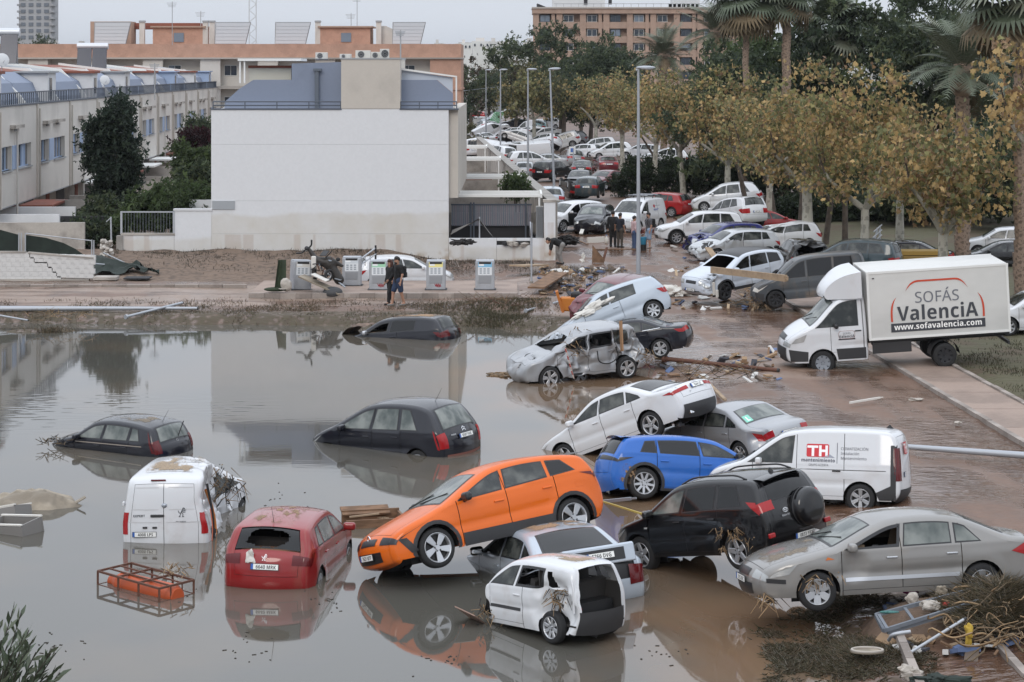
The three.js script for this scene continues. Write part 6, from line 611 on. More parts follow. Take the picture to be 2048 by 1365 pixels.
jam('white off-roader with an open front door at the street wall', 'doorless_car', 'suv', PT.muddyWhite, 1140,462,222, { v: { noDoor: ['L0'], open: [0], seats: true }, crush: [{ c: [1.9,0.7,-0.4], r: 0.8, d: [-0.1,0,0], n: 0.4 }] });
jam('black car lying upside down on the avenue', 'overturned_car', 'sedan', PT.black, 1152,398,100, { y: 1.45, roll: 180 });
jam('teal grey car behind the overturned one', 'teal_car', 'hatch', PT.teal, 1180,400,80, { y: 0.2 });
jam('pale blue car just showing over the street wall', 'pale_blue_car', 'hatch', PT.ice, 1098,425,95, { y: 0.2 });
jam('dark blue saloon facing the camera beyond the overturned car', 'blue_saloon', 'sedan', PT.navy, 1160,378,262);
jam('dark red saloon beside the tree hedge facing left', 'dark_red_saloon', 'sedan', PT.maroon, 1212,378,236);
jam('black saloon with a white plate seen from behind', 'black_saloon', 'sedan', PT.black, 1166,354,84);
jam('black off-roader seen from behind between the lamp posts', 'black_crossover', 'suv', PT.black, 1106,361,60);
jam('small silver hatchback seen from behind at the nearest jam', 'silver_hatchback', 'hatch', PT.silver, 1050,358,88);
jam('white people carrier just beyond the small silver hatchback', 'white_people_carrier', 'minimpv', PT.white, 1058,340,20, { size: 1.05 });
jam('silver estate half hidden by the sign post', 'silver_estate', 'minimpv', PT.silver, 1140,337,100);
jam('white van lying on its side across the jam', 'toppled_van', 'bigvan', PT.white, 1052,322,185, { y: 0.95, roll: -90 });
jam('white van on its side at the end of the street wall', 'toppled_small_van', 'smallvan', PT.muddyWhite, 984,316,178, { y: 0.9, roll: -90 });
jam('white crossover climbing over others at the right of the jam', 'climbing_crossover', 'suv', PT.white, 1124,314,168, { y: 0.6, pitch: -8 });
jam('white saloon climbing up on the jam', 'climbing_saloon', 'sedan', PT.white, 1090,300,172, { y: 1.0, pitch: -14 });
jam('white car crushed in the middle of the jam', 'crushed_white_car', 'hatch', PT.muddyWhite, 1030,302,190, { y: 0.8, pitch: 12 });
jam('white van standing on its nose at the jam', 'nose_down_van', 'smallvan', PT.white, 988,294,5, { y: 0.9, pitch: 26 });
jam('white lorry cab tipped up above the jam', 'tipped_lorry', 'bigvan', PT.white, 1000,268,15, { y: 1.2, pitch: 48 });
jam('silver car buried under the white cars', 'buried_silver_car', 'sedan', PT.silver, 1045,292,160, { y: 0.3 });
jam('teal car on top of the jam', 'teal_car', 'hatch', paint(0.16,0.28,0.3, { mud: 0.3, seed: 30 }),1078,290,100, { y: 1.3, roll: 20 });
jam('white car behind the second plane tree', 'white_car', 'hatch', PT.white, 1165,322,175, { y: 0.2 });
jam('white estate between the plane trunks', 'white_estate', 'minimpv', PT.white, 1222,326,182, { y: 0.2 });
jam('white off-roader between the plane trunks further right', 'white_off_roader', 'suv', PT.white, 1280,330,178, { y: 0.3 });
jam('dark red car between the white cars and the trees', 'wine_car', 'sedan', PT.maroon, 1212,344,95);
jam('small red car behind the hedge on the right', 'red_car', 'hatch', PT.scarlet, 1420,352,165);
jam('red car far up the avenue', 'red_car', 'hatch', PT.scarlet, 952,240,182);
jam('dark car far up the avenue behind the red one', 'dark_car', 'sedan', PT.navy, 986,240,180);
jam('silver car far up the avenue under the trees', 'silver_car', 'minimpv', PT.silver, 1011,221,90);
jam('white car parked far left up the avenue', 'white_car', 'hatch', PT.white, 944,214,180);
jam('white hatchback jutting in at the right edge behind the truck', 'white_car', 'hatch', PT.white, 2075,672,186, { y: 0.1 });
jam('dark car behind the top of the truck box', 'black_car', 'sedan', PT.black, 2010,545,175);
jam('white car beyond the palm trunk at right', 'white_car', 'hatch', PT.white, 2010,520,170, { y: 0.1 });
jam('dark blue car stranded inside the corner garden', 'garden_car', 'hatch', PT.navy, 1028,501,4, { y: -0.2 });
[['white car on its roof under the tipped lorry', 1012,282,170, 'hatch', 'white', 1.4,180],['white estate jammed against the street wall', 1000,330,100, 'minimpv', 'white', 0.2,0],['grey saloon behind the white people carrier', 1090,338,175, 'sedan', 'silver', 0,0],['white hatchback leaning on the toppled van', 1085,318,160, 'hatch', 'white', 0.7,14],['navy hatchback between lamps in the jam', 1020,318,150, 'hatch', 'navy', 0.1,0],['white van behind the climbing saloon', 1060,286,175, 'smallvan', 'white', 0.8,8],['silver people carrier by the far plane tree', 1140,300,170, 'minimpv', 'silver', 0.3,0],['white saloon deep in the jam', 965,300,140, 'sedan', 'white', 0.4,0],['pale car heaped at the far end of the jam', 975,272,120, 'hatch', 'ice', 0.9,-12],['white box van far behind the jam', 950,262,175, 'bigvan', 'white', 0.2,0],['dark car far behind the jam', 1030,262,165, 'suv', 'navy', 0.2,0],['white saloon tilted against the toppled van', 1025,300,150, 'sedan', 'white', 0.9,25],['white hatchback flung up by the fourth lamp', 985,288,30, 'hatch', 'white', 1.2,-20],['white crossover deep in the pile', 1060,300,195, 'suv', 'white', 0.9,-12],['silver hatchback on its side in the pile', 1110,300,170, 'hatch', 'silver', 0.9,80],['white pickup end behind the plane tree', 1190,318,185, 'suv', 'muddyWhite', 0.3,0],['white estate between two plane trunks far right', 1330,335,176, 'minimpv', 'white', 0.1,0],['grey car behind the wall end', 960,284,165, 'sedan', 'silver', 0.4,6],['white van top showing above the wall', 955,316,100, 'bigvan', 'muddyWhite', 0,0],['white car under the evergreens', 1100,262,175, 'suv', 'white', 0.2,0]].forEach(([l, x, y, h, t, m, Y, ro], i) => jam(l, ['jammed_car', 'stacked_car', 'stranded_car'][i % 3], t, PT[m], x, y, h, { y: Y, roll: ro }));
{ const g = group('green_rack'); tag(g, 'green slatted rack tipped over on the jam of cars', 'rack'); for (let k = 0; k < 7; k++) part('slat', beam(at(978 + k * 3,246,283), at(990 + k * 3,224,283.5),0.16,0.05), std(0.05,0.24,0.09,0.6), g); part('crossbar', beam(at(976,244,283.2), at(1000,245,283.2),0.1,0.1), std(0.04,0.18,0.07,0.6), g); }
// ---------------------------------------------------------------- people
const SKIN = std(0.36,0.2,0.135,0.6), HAIR = std(0.014,0.011,0.01,0.7);
function fieldMesh(bones, { lo, hi, res = 56, k = 0.03, cut = null }) { // joined tapered limbs, meshed
  const c = lo.clone().add(hi).multiplyScalar(0.5), half = Math.max(hi.x - lo.x, hi.y - lo.y, hi.z - lo.z) / 2 + 0.05, mc = new MarchingCubes(res, M.white, false, false, 90000), f = mc.field, S = res; mc.isolation = 0;
  const B2 = bones.map(([a, b, ra, rb]) => { const d = [b[0] - a[0], b[1] - a[1], b[2] - a[2]]; return { a, d, l: d[0] * d[0] + d[1] * d[1] + d[2] * d[2] || 1e-9, ra, rb }; });
  for (let z = 0; z < S; z++) for (let y = 0; y < S; y++) for (let x = 0; x < S; x++) {
    const px = c.x + (x - S / 2) / (S / 2) * half, py = c.y + (y - S / 2) / (S / 2) * half, pz = c.z + (z - S / 2) / (S / 2) * half; let r = 9;
    for (const b of B2) { const ex = px - b.a[0], ey = py - b.a[1], ez = pz - b.a[2], t = clamp((ex * b.d[0] + ey * b.d[1] + ez * b.d[2]) / b.l, 0,1), e = Math.hypot(ex - b.d[0] * t, ey - b.d[1] * t, ez - b.d[2] * t) - lerp(b.ra, b.rb, t); const h = Math.max(k - Math.abs(r - e),0) / k; r = Math.min(r, e) - h * h * k * 0.25; }
    if (cut) r = Math.max(r, cut(px, py, pz)); f[x + y * S + z * S * S] = -r;
  }
  mc.update(); const n = mc.count, g = new THREE.BufferGeometry(), p = new Float32Array(mc.positionArray.subarray(0, n * 3)); for (let i = 0; i < n; i++) { p[i * 3] = c.x + p[i * 3] * half; p[i * 3 + 1] = c.y + p[i * 3 + 1] * half; p[i * 3 + 2] = c.z + p[i * 3 + 2] * half; }
  g.setAttribute('position', new THREE.BufferAttribute(p, 3)); g.setAttribute('normal', new THREE.BufferAttribute(new Float32Array(mc.normalArray.subarray(0, n * 3)),3)); g.setAttribute('uv', new THREE.BufferAttribute(new Float32Array(n * 2),2)); const m2 = mergeVertices(g, 1e-4); m2.deleteAttribute('normal'); m2.computeVertexNormals(); return m2;
}
// body facing +z; J: joints in metres. shirt/trousers: materials, with how far down the sleeve (0-1) and the leg (0-1) they reach
function person(label, p, turn, J, look) {
  const g = group('person', p, turn); tag(g, label, 'person'); const s = look.size || 1; g.scale.setScalar(s);
  const { hipL, hipR, kneeL, kneeR, footL, footR, shL, shR, elL, elR, haL, haR, neck, head, pelvis, chest } = J, mid = (a, b, t) => a.map((v, i) => lerp(v, b[i], t));
  const toe = (f, o) => [f[0] + o[0],0.035, f[2] + o[2]], fd = look.toe || [0,0,0.17];
  const bones = [[pelvis, chest, 0.125,0.135],[mid(shL, chest, 0.25), mid(shR, chest, 0.25),0.085,0.085],[chest, neck, 0.1,0.06],[neck, head, 0.055,0.06],[head, [head[0], head[1] + 0.1, head[2] - 0.01],0.08,0.092],[hipL, kneeL, 0.092,0.062],[kneeL, footL, 0.06,0.042],[hipR, kneeR, 0.092,0.062],[kneeR, footR, 0.06,0.042],[footL, toe(footL, fd),0.042,0.036],[footR, toe(footR, fd),0.042,0.036],[hipL, hipR, 0.11,0.11],[shL, elL, 0.052,0.042],[elL, haL, 0.041,0.028],[shR, elR, 0.052,0.042],[elR, haR, 0.041,0.028],[[head[0], head[1] + 0.035, head[2] + 0.085],[head[0], head[1] + 0.02, head[2] + 0.105],0.018,0.014]];
  const all = Object.values(J), lo = V(Math.min(...all.map((q) => q[0])) - 0.2,-0.05, Math.min(...all.map((q) => q[2])) - 0.2), hi = V(Math.max(...all.map((q) => q[0])) + 0.2, Math.max(...all.map((q) => q[1])) + 0.25, Math.max(...all.map((q) => q[2])) + 0.25);
  const hands = []; for (const [e, h, sg] of [[elL, haL, 1],[elR, haR, -1]]) { const d = V(h[0] - e[0], h[1] - e[1], h[2] - e[2]).normalize(), base = V(...h), side = V(0,0,1).cross(d).normalize(), f = d.clone().cross(side); hands.push(bar(base, base.clone().addScaledVector(d, 0.08),0.032,0.036,8)); [-0.024,-0.008,0.008,0.024].forEach((o, i) => { const a = base.clone().addScaledVector(d, 0.075).addScaledVector(f, o), m = a.clone().addScaledVector(d, 0.04 - Math.abs(o) * 0.3).addScaledVector(side, sg * 0.008), t = m.clone().addScaledVector(d, 0.03).addScaledVector(side, sg * 0.022); hands.push(bar(a, m, 0.0095,0.009,6), bar(m, t, 0.009,0.008,6)); }); const th = base.clone().addScaledVector(d, 0.025).addScaledVector(f, 0.03); hands.push(bar(th, th.clone().addScaledVector(d, 0.035).addScaledVector(f, 0.03),0.011,0.01,6), bar(th.clone().addScaledVector(d, 0.035).addScaledVector(f, 0.03), th.clone().addScaledVector(d, 0.068).addScaledVector(f, 0.034),0.01,0.008,6)); }
  const ears = [-1,1].map((k) => new THREE.SphereGeometry(0.022,6,6).scale(0.4,1,0.7).translate(head[0] + k * 0.09, head[1] + 0.045, head[2]));
  part('body', [fieldMesh(bones, { lo, hi, res: 72 }).toNonIndexed(), ...hands, ...ears], look.skin || SKIN, g);
  for (const k of [-1,1]) part('eye', new THREE.SphereGeometry(0.011,6,6).translate(head[0] + k * 0.033, head[1] + 0.055, head[2] + 0.083), HAIR, g); part('mouth', box(0.045,0.008,0.012, head[0], head[1] - 0.015, head[2] + 0.085), std(0.2,0.06,0.05,0.6), g);
  const sl = look.sleeve ?? 0.7, arm = (a, e, h) => sl <= 1 ? [[a, mid(a, e, sl),0.07,0.064]] : [[a, e, 0.068,0.056],[e, mid(e, h, sl - 1),0.055,0.046]];
  part('shirt', fieldMesh([[mid(pelvis, chest, -0.1), chest, 0.148,0.158],[mid(shL, chest, 0.2), mid(shR, chest, 0.2),0.108,0.108],[chest, mid(chest, neck, 0.55),0.115,0.085], ...arm(shL, elL, haL), ...arm(shR, elR, haR)], { lo, hi, res: 60, k: 0.05 }), look.shirt, g);
  const lg = look.leg ?? 1, leg = (h, k, f) => lg <= 0.5 ? [[h, mid(h, k, lg * 2),0.112,0.1]] : [[h, k, 0.108,0.078],[k, mid(k, f, lg * 2 - 1),0.076,0.062]]; part('trousers', fieldMesh([[hipL, hipR, 0.128,0.128],[pelvis, mid(pelvis, chest, 0.1),0.14,0.14], ...leg(hipL, kneeL, footL), ...leg(hipR, kneeR, footR)], { lo, hi, res: 60, k: 0.04 }), look.trousers, g);
  for (const f of [footL, footR]) part('shoe', fieldMesh([[[f[0],0.05, f[2] - 0.05], toe(f, fd),0.055,0.045]], { lo: V(f[0] - 0.2,-0.02, f[2] - 0.2), hi: V(f[0] + 0.2,0.15, f[2] + 0.25), res: 20 }), look.shoes || M.black, g);
  const hb = [[[head[0], head[1] + 0.1, head[2] - 0.025],[head[0], head[1] + 0.13, head[2] + 0.015],0.1,0.088]]; if (look.long) hb.push([[head[0], head[1] + 0.06, head[2] - 0.06],[chest[0], chest[1] - 0.05, chest[2] - 0.12],0.085,0.06],[[head[0] + 0.08, head[1] + 0.03, head[2]],[head[0] + 0.1, head[1] - 0.2, head[2] + 0.02],0.04,0.035],[[head[0] - 0.08, head[1] + 0.03, head[2]],[head[0] - 0.1, head[1] - 0.2, head[2] + 0.02],0.04,0.035]); part('hair', fieldMesh(hb, { lo: V(head[0] - 0.25, head[1] - 0.45, head[2] - 0.3), hi: V(head[0] + 0.25, head[1] + 0.3, head[2] + 0.25), res: 36, k: 0.03, cut: (x, y, z) => (y < head[1] + 0.085 ? z - head[2] - 0.03 : -1) }), look.hair || HAIR, g);
  if (look.beard) part('beard', new THREE.SphereGeometry(0.07,10,8).scale(1,0.7,0.75).translate(head[0], head[1] - 0.03, head[2] + 0.045), HAIR, g);
  return g;
}
const stand = (o = {}) => ({ pelvis: [0,0.95,0], chest: [0,1.28,0.01], neck: [0,1.47,0.01], head: [0,1.58,0.03], hipL: [0.09,0.9,0], hipR: [-0.09,0.9,0], kneeL: [0.1,0.5,0.02], kneeR: [-0.1,0.5,0.02], footL: [0.11,0.07,0], footR: [-0.11,0.07,0], shL: [0.19,1.41,0], shR: [-0.19,1.41,0], elL: [0.25,1.13,-0.02], elR: [-0.25,1.13,-0.02], haL: [0.26,0.88,0.06], haR: [-0.26,0.88,0.06], ...o });
const navyCloth = std(0.014,0.016,0.024,0.9), blackCloth = std(0.012,0.012,0.013,0.9), denim = std(0.05,0.08,0.16,0.9), paleDenim = std(0.24,0.32,0.43,0.9), pinkCloth = std(0.45,0.32,0.33,0.9), greyCloth = std(0.09,0.09,0.1,0.9), trouserGrey = std(0.2,0.19,0.18,0.9);
{ // couple on the road, walking to the left
  const w = gd(780,611,0.0); person('woman in dark clothes with long reddish hair walking beside the man', [w.x, 0.0, w.z - 0.25],-0.9, stand({ kneeL: [0.09,0.5,0.13], footL: [0.1,0.09,0.16], kneeR: [-0.09,0.5,-0.02], footR: [-0.1,0.08,-0.2], elL: [0.24,1.15,0.08], haL: [0.16,1.0,0.2] }), { shirt: blackCloth, trousers: blackCloth, sleeve: 1.9, long: true, hair: std(0.055,0.02,0.014,0.7), size: 0.98 });
  const m = gd(796,612,0.0), p = person('bearded man in a black tee and dark shorts with a backpack', [m.x, 0.0, m.z],-0.95, stand({ kneeL: [0.1,0.5,-0.06], footL: [0.1,0.09,-0.2], kneeR: [-0.1,0.5,0.14], footR: [-0.11,0.08,0.18], head: [0,1.57,0.05], elR: [-0.26,1.14,-0.06], haR: [-0.24,0.9,0.04] }), { shirt: blackCloth, trousers: std(0.02,0.035,0.075,0.9), leg: 0.42, sleeve: 0.75, beard: true, size: 1.07, shoes: trouserGrey });
  const b = group('backpack', [p.position.x, 0, p.position.z],-0.95); tag(b, 'black backpack worn by the man walking on the road', 'backpack'); part('bag', rbox(0.32,0.46,0.17,0.07,0,1.3,-0.23,3), blackCloth, b); part('pocket', rbox(0.24,0.2,0.06,0.03,0,1.18,-0.33,2), greyCloth, b); for (const x of [-0.12,0.12]) part('strap', tube([[x, 1.5,-0.16],[x, 1.57,0],[x, 1.45,0.17],[x * 1.2,1.2,0.12]],0.018,14,5), blackCloth, b);
}
{ const q = (x, y) => gd(x, y, 0); let p;
  p = q(1226,494); person('person in black with back to the camera, left of the group', [p.x, 0, p.z],2.9, stand({ elR: [-0.24,1.14,0.05], haR: [-0.2,0.92,0.14] }), { shirt: blackCloth, trousers: blackCloth, sleeve: 1.8, size: 1.04 });
  p = q(1240,496); person('person in dark tee with one bare arm beside the one in black', [p.x, 0, p.z],2.5, stand({ elL: [0.3,1.16,0.02], haL: [0.36,0.95,0.1] }), { shirt: navyCloth, trousers: std(0.06,0.05,0.04,0.9), sleeve: 0.7, size: 1.0 });
  p = q(1268,499); person('person in a pink top and blue jeans behind the lamp post', [p.x, 0, p.z],1.9, stand({ elL: [0.22,1.15,0.1], haL: [0.16,1.05,0.25] }), { shirt: pinkCloth, trousers: denim, sleeve: 1.8, size: 0.95, shoes: std(0.06,0.06,0.06,0.8) });
  p = q(1298,497); person('bearded person in grey tee and pale denim shorts right of the lamp post', [p.x, 0, p.z],-1.2, stand({ footR: [-0.14,0.07,0.12], kneeR: [-0.12,0.5,0.08] }), { shirt: greyCloth, trousers: paleDenim, leg: 0.5, sleeve: 0.7, beard: true, size: 1.03, shoes: std(0.25,0.22,0.2,0.8) }); const b = group('backpack', [p.x, 0, p.z],-1.2); tag(b, 'black backpack on the person in pale denim shorts', 'backpack'); part('bag', rbox(0.3,0.44,0.18,0.06,0,1.28,-0.23,3), blackCloth, b); part('pocket', rbox(0.22,0.18,0.06,0.02,0,1.15,-0.34), greyCloth, b); for (const x of [-0.12,0.12]) part('strap', tube([[x, 1.45,-0.16],[x, 1.52,0],[x, 1.4,0.16],[x * 1.2,1.15,0.1]],0.018,14,5), blackCloth, b);
  p = q(1118,528); person('person in a dark top bending down at the corner pier', [p.x, 0, p.z],-1.45, { pelvis: [0,0.86,-0.12], chest: [0,1.02,0.2], neck: [0,1.03,0.4], head: [0,0.98,0.5], hipL: [0.09,0.84,-0.14], hipR: [-0.09,0.84,-0.14], kneeL: [0.11,0.46,-0.02], kneeR: [-0.1,0.46,0.02], footL: [0.12,0.07,-0.12], footR: [-0.12,0.07,-0.08], shL: [0.18,1.04,0.3], shR: [-0.18,1.04,0.3], elL: [0.2,0.78,0.36], elR: [-0.2,0.78,0.36], haL: [0.14,0.52,0.4], haR: [-0.14,0.52,0.4] }, { shirt: blackCloth, trousers: trouserGrey, sleeve: 1.5, size: 1.04 });
  p = q(1287,502); const bk = group('bucket', [p.x, 0, p.z]); tag(bk, 'blue bucket held in the group of people', 'bucket'); part('pail', new THREE.LatheGeometry([[0.01,0.0],[0.13,0.0],[0.17,0.36],[0.18,0.37],[0.16,0.36],[0.12,0.03]].map((v) => new THREE.Vector2(...v)),18).translate(0,0.32,0), std(0.03,0.2,0.33,0.5), bk); part('handle', new THREE.TorusGeometry(0.17,0.008,5,14, Math.PI).translate(0,0.68,0), M.galva, bk); part('lower_pail', new THREE.CylinderGeometry(0.16,0.13,0.32,16).translate(0,0.16,0), M.black, bk);
  p = q(1213,487); const jg = group('water_bottle', [p.x, 0, p.z]); tag(jg, 'white plastic bottle standing in the mud left of the group', 'bottle'); part('bottle', new THREE.LatheGeometry([[0,0],[0.1,0],[0.11,0.25],[0.04,0.34],[0.04,0.4]].map((v) => new THREE.Vector2(...v)),14), M.foam, jg); part('cap', new THREE.CylinderGeometry(0.045,0.045,0.04,10).translate(0,0.42,0), std(0.05,0.12,0.3,0.5), jg);
}
// ---------------------------------------------------------------- trees, palms, shrubs
const leafMat = (r = 0.8) => new THREE.MeshPhysicalMaterial({ color: 0xffffff, roughness: r, transmission: 0.5, thickness: 0, side: THREE.DoubleSide, specularIntensity: 0.3 });
const LEAF = leafMat(), bark = mottled([0.34,0.33,0.29],[0.19,0.175,0.135], { size: 1.2, freq: 4, amount: 0.9, sharp: 0.05, seed: 51, rough: 0.9, bump: 0.01 }), darkBark = mottled([0.09,0.07,0.055],[0.05,0.04,0.03], { size: 1, seed: 52, bump: 0.02 }), palmBark = mottled([0.27,0.2,0.15],[0.13,0.09,0.07], { size: 0.5, freq: 5, amount: 0.9, sharp: 0.05, seed: 53, bump: 0.03 });
function planeLeaf() { const pts = [[0,0],[0.16,0.12],[0.5,0.16],[0.34,0.36],[0.44,0.62],[0.2,0.6],[0,1],[-0.2,0.6],[-0.44,0.62],[-0.34,0.36],[-0.5,0.16],[-0.16,0.12]]; const g = new THREE.ShapeGeometry(new THREE.Shape(pts.map((p) => new THREE.Vector2(...p)))); const p = g.attributes.position; for (let i = 0; i < p.count; i++) p.setZ(i, 0.5 * Math.pow(p.getX(i),2) - 0.25 * Math.pow(p.getY(i) - 0.4,2)); g.computeVertexNormals(); return g; }
const leafA = planeLeaf(), leafB = (() => { const g = new THREE.PlaneGeometry(0.5,1,1,2); const p = g.attributes.position; for (let i = 0; i < p.count; i++) { const y = p.getY(i); p.setX(i, p.getX(i) * (Math.abs(y) > 0.4 ? 0.15 : 1)); p.setZ(i, -0.4 * y * y); } g.translate(0,0.5,0); g.computeVertexNormals(); return g; })();
const leafC = (() => { const gs = []; for (let k = 0; k < 4; k++) gs.push(leafB.clone().rotateZ((k - 1.5) * 0.75).rotateX((k % 2 - 0.5) * 0.9)); return merged(gs); })();   // a sprig
// crown: leaves over clusters of points; cl = [[x, y, z, rx, ry, rz]...]
function crown(parent, cl, n, size, cols, seed, geo = leafA, name = 'crown') {
  const r = rng(seed), m = new THREE.InstancedMesh(geo, LEAF, n), d = new THREE.Object3D(), c = new THREE.Color(), tot = cl.reduce((s, q) => s + q[3] * q[4] * q[5],0); let i = 0;
  const tw = []; for (const q of cl) { const k = Math.max(3, Math.round(n / 26 * q[3] * q[4] * q[5] / tot)); for (let j = 0; j < k; j++) { const a = r() * 6.283, z = r() * 2 - 1, t = Math.sqrt(1 - z * z), R0 = 0.45 + 0.58 * Math.pow(r(),0.6); tw.push([q[0] + q[3] * R0 * t * Math.cos(a), q[1] + q[4] * R0 * z, q[2] + q[5] * R0 * t * Math.sin(a), r()]); } }
  for (; i < n; i++) { const t = tw[Math.floor(r() * tw.length)], s = 0.16 + 0.34 * r(), g = () => (r() + r() + r() - 1.5) * s * 1.5 * (size / 0.2); d.position.set(t[0] + g(), t[1] + g() * 0.85, t[2] + g()); d.rotation.set(r() * 6.3, r() * 6.3, r() * 6.3); d.scale.setScalar(size * (0.65 + 0.7 * r())); d.updateMatrix(); m.setMatrixAt(i, d.matrix); const w = clamp(t[3] + (r() - 0.5) * 0.7,0,0.999) * cols.length, k = cols[Math.floor(w)], v = 0.75 + 0.5 * r(); c.setRGB(k[0] * v, k[1] * v, k[2] * v); m.setColorAt(i, c); }
  m.name = name; m.castShadow = m.receiveShadow = true; m.userData.kind = 'stuff'; parent.add(m); return m;
}
const AUTUMN = [[0.483,0.346,0.161],[0.338,0.25,0.121],[0.258,0.242,0.104],[0.548,0.386,0.178],[0.274,0.178,0.104],[0.338,0.306,0.137],[0.193,0.193,0.088],[0.161,0.169,0.08]], LATE = [[0.27,0.261,0.127],[0.332,0.277,0.134],[0.206,0.213,0.102],[0.38,0.3,0.142]], DARK = [[0.062,0.083,0.049],[0.083,0.11,0.057],[0.048,0.069,0.041],[0.103,0.124,0.062]], OLIVE = [[0.102,0.108,0.054],[0.132,0.12,0.06],[0.09,0.09,0.046]], GREEN = [[0.069,0.103,0.04],[0.092,0.127,0.048],[0.057,0.081,0.034]];
const limb = (a, b, r0, r1, bow = 0.15, seed = 1) => { const r = rng(seed), m = a.clone().lerp(b, 0.5).add(V((r() - 0.5) * bow, (r() - 0.2) * bow, (r() - 0.5) * bow)), c = new THREE.QuadraticBezierCurve3(a, m, b), n = 6, gs = []; for (let k = 0; k < n; k++) gs.push(bar(c.getPoint(k / n), c.getPoint((k + 1.03) / n), lerp(r0, r1, k / n), lerp(r0, r1,(k + 1) / n),9)); return merged(gs); };
function planeTree(label, px, D, o) { // trunk foot at photo column px and depth D
  const X = wx(px, D), r = rng(px), g = group('plane_tree', [X, 0,-D]); tag(g, label, 'tree', 'pollarded plane trees along the avenue'); const fork = o.fork || 3.1, top = o.top, lean = (o.lean || 0);
  part('trunk', uvBox(limb(V(0,-0.3,0), V(lean, fork, 0), o.r || 0.24,(o.r || 0.24) * 0.72,0.25, px)), bark, g); const cl = [], w = o.w || 2.3, mid = (top + fork + 0.7) / 2, hh = (top - fork - 0.7) / 2;
  const n = o.limbs || 5; for (let k = 0; k < n; k++) { const a = k / n * 6.283 + r() * 0.8, q = V(lean + Math.cos(a) * w * 0.62, fork + 1.0 + r() * 1.0, Math.sin(a) * w * 0.62), f = V(lean, fork - 0.05,0); part('limb', uvBox(limb(f, q, 0.13,0.07,0.5, k + px)), bark, g); const t = q.clone().add(V(Math.cos(a) * 0.5,1.6 + r(), Math.sin(a) * 0.5)); part('branch', limb(q, q.clone().lerp(t, 0.75),0.055,0.02,0.4, k * 3 + px), darkBark, g); cl.push([q.x * 1.02, lerp(q.y, mid, 0.5), q.z, w * 0.55, hh * 0.7, w * 0.55],[t.x, Math.min(t.y, top - 0.9), t.z, w * 0.42, hh * 0.55, w * 0.42]); }
  cl.push([lean, mid + hh * 0.4,0, w * 0.6, hh * 0.62, w * 0.6],[lean, mid - hh * 0.3,0, w * 0.8, hh * 0.5, w * 0.8],[lean, fork + 1.0,0, w * 0.85,0.6, w * 0.85]); crown(g, cl, o.n || 4200, o.leaf || 0.2, o.cols || AUTUMN, px + 3);
}
{ const T = (px) => 4400 * 20.2 / (px - 800), L = ['plane tree nearest the camera, its trunk rising behind the delivery truck', 'plane tree with forked pale limbs above the truck roof', 'plane tree with a thick trunk between the black wreck and the minivan', 'plane tree trunk crossing the white crossover', 'plane tree at the end of the clipped hedge', 'plane tree with a slim leaning trunk left of the hedge end', 'plane tree rising by the dark red saloon', 'plane tree farthest along the row among white cars'];
  [[1886,7.3,2.4,4000],[1726,9.6,2.8,5200],[1614,9.7,2.8,5200],[1456,9.5,2.7,4800],[1368,9.3,2.5,4000],[1310,9.2,2.5,3400],[1246,9.2,2.6,3000],[1192,8.6,2.7,2800]].forEach(([px, top, w, n], i) => planeTree(L[i], px, T(px), { top, w, n, fork: i < 3 ? 3.0 : 3.3, r: i === 2 ? 0.33 : 0.24, cols: i > 4 ? LATE.concat(AUTUMN) : AUTUMN, leaf: i > 4 ? 0.24 : 0.21, lean: [0,0.1,0,0,-0.3,0.1,-0.1,0][i] }));
  planeTree('plane tree leaning in at the right edge with brown leaves', 2105,68, { top: 10.4, w: 2.0, n: 1500, fork: 6, cols: AUTUMN.slice(0,5) }); planeTree('plane tree filling the gap behind the truck box', 1800,104, { top: 6.2, w: 2.4, n: 2400 }); planeTree('plane tree behind the first two crowns', 1540,122, { top: 9.2, w: 2.8, n: 3000, cols: LATE.concat(AUTUMN) }); planeTree('greenish plane tree left of the row by the far lamps', 1068,228, { top: 9.5, w: 3.6, n: 3200, leaf: 0.32, cols: LATE.concat(OLIVE), fork: 4 });
}
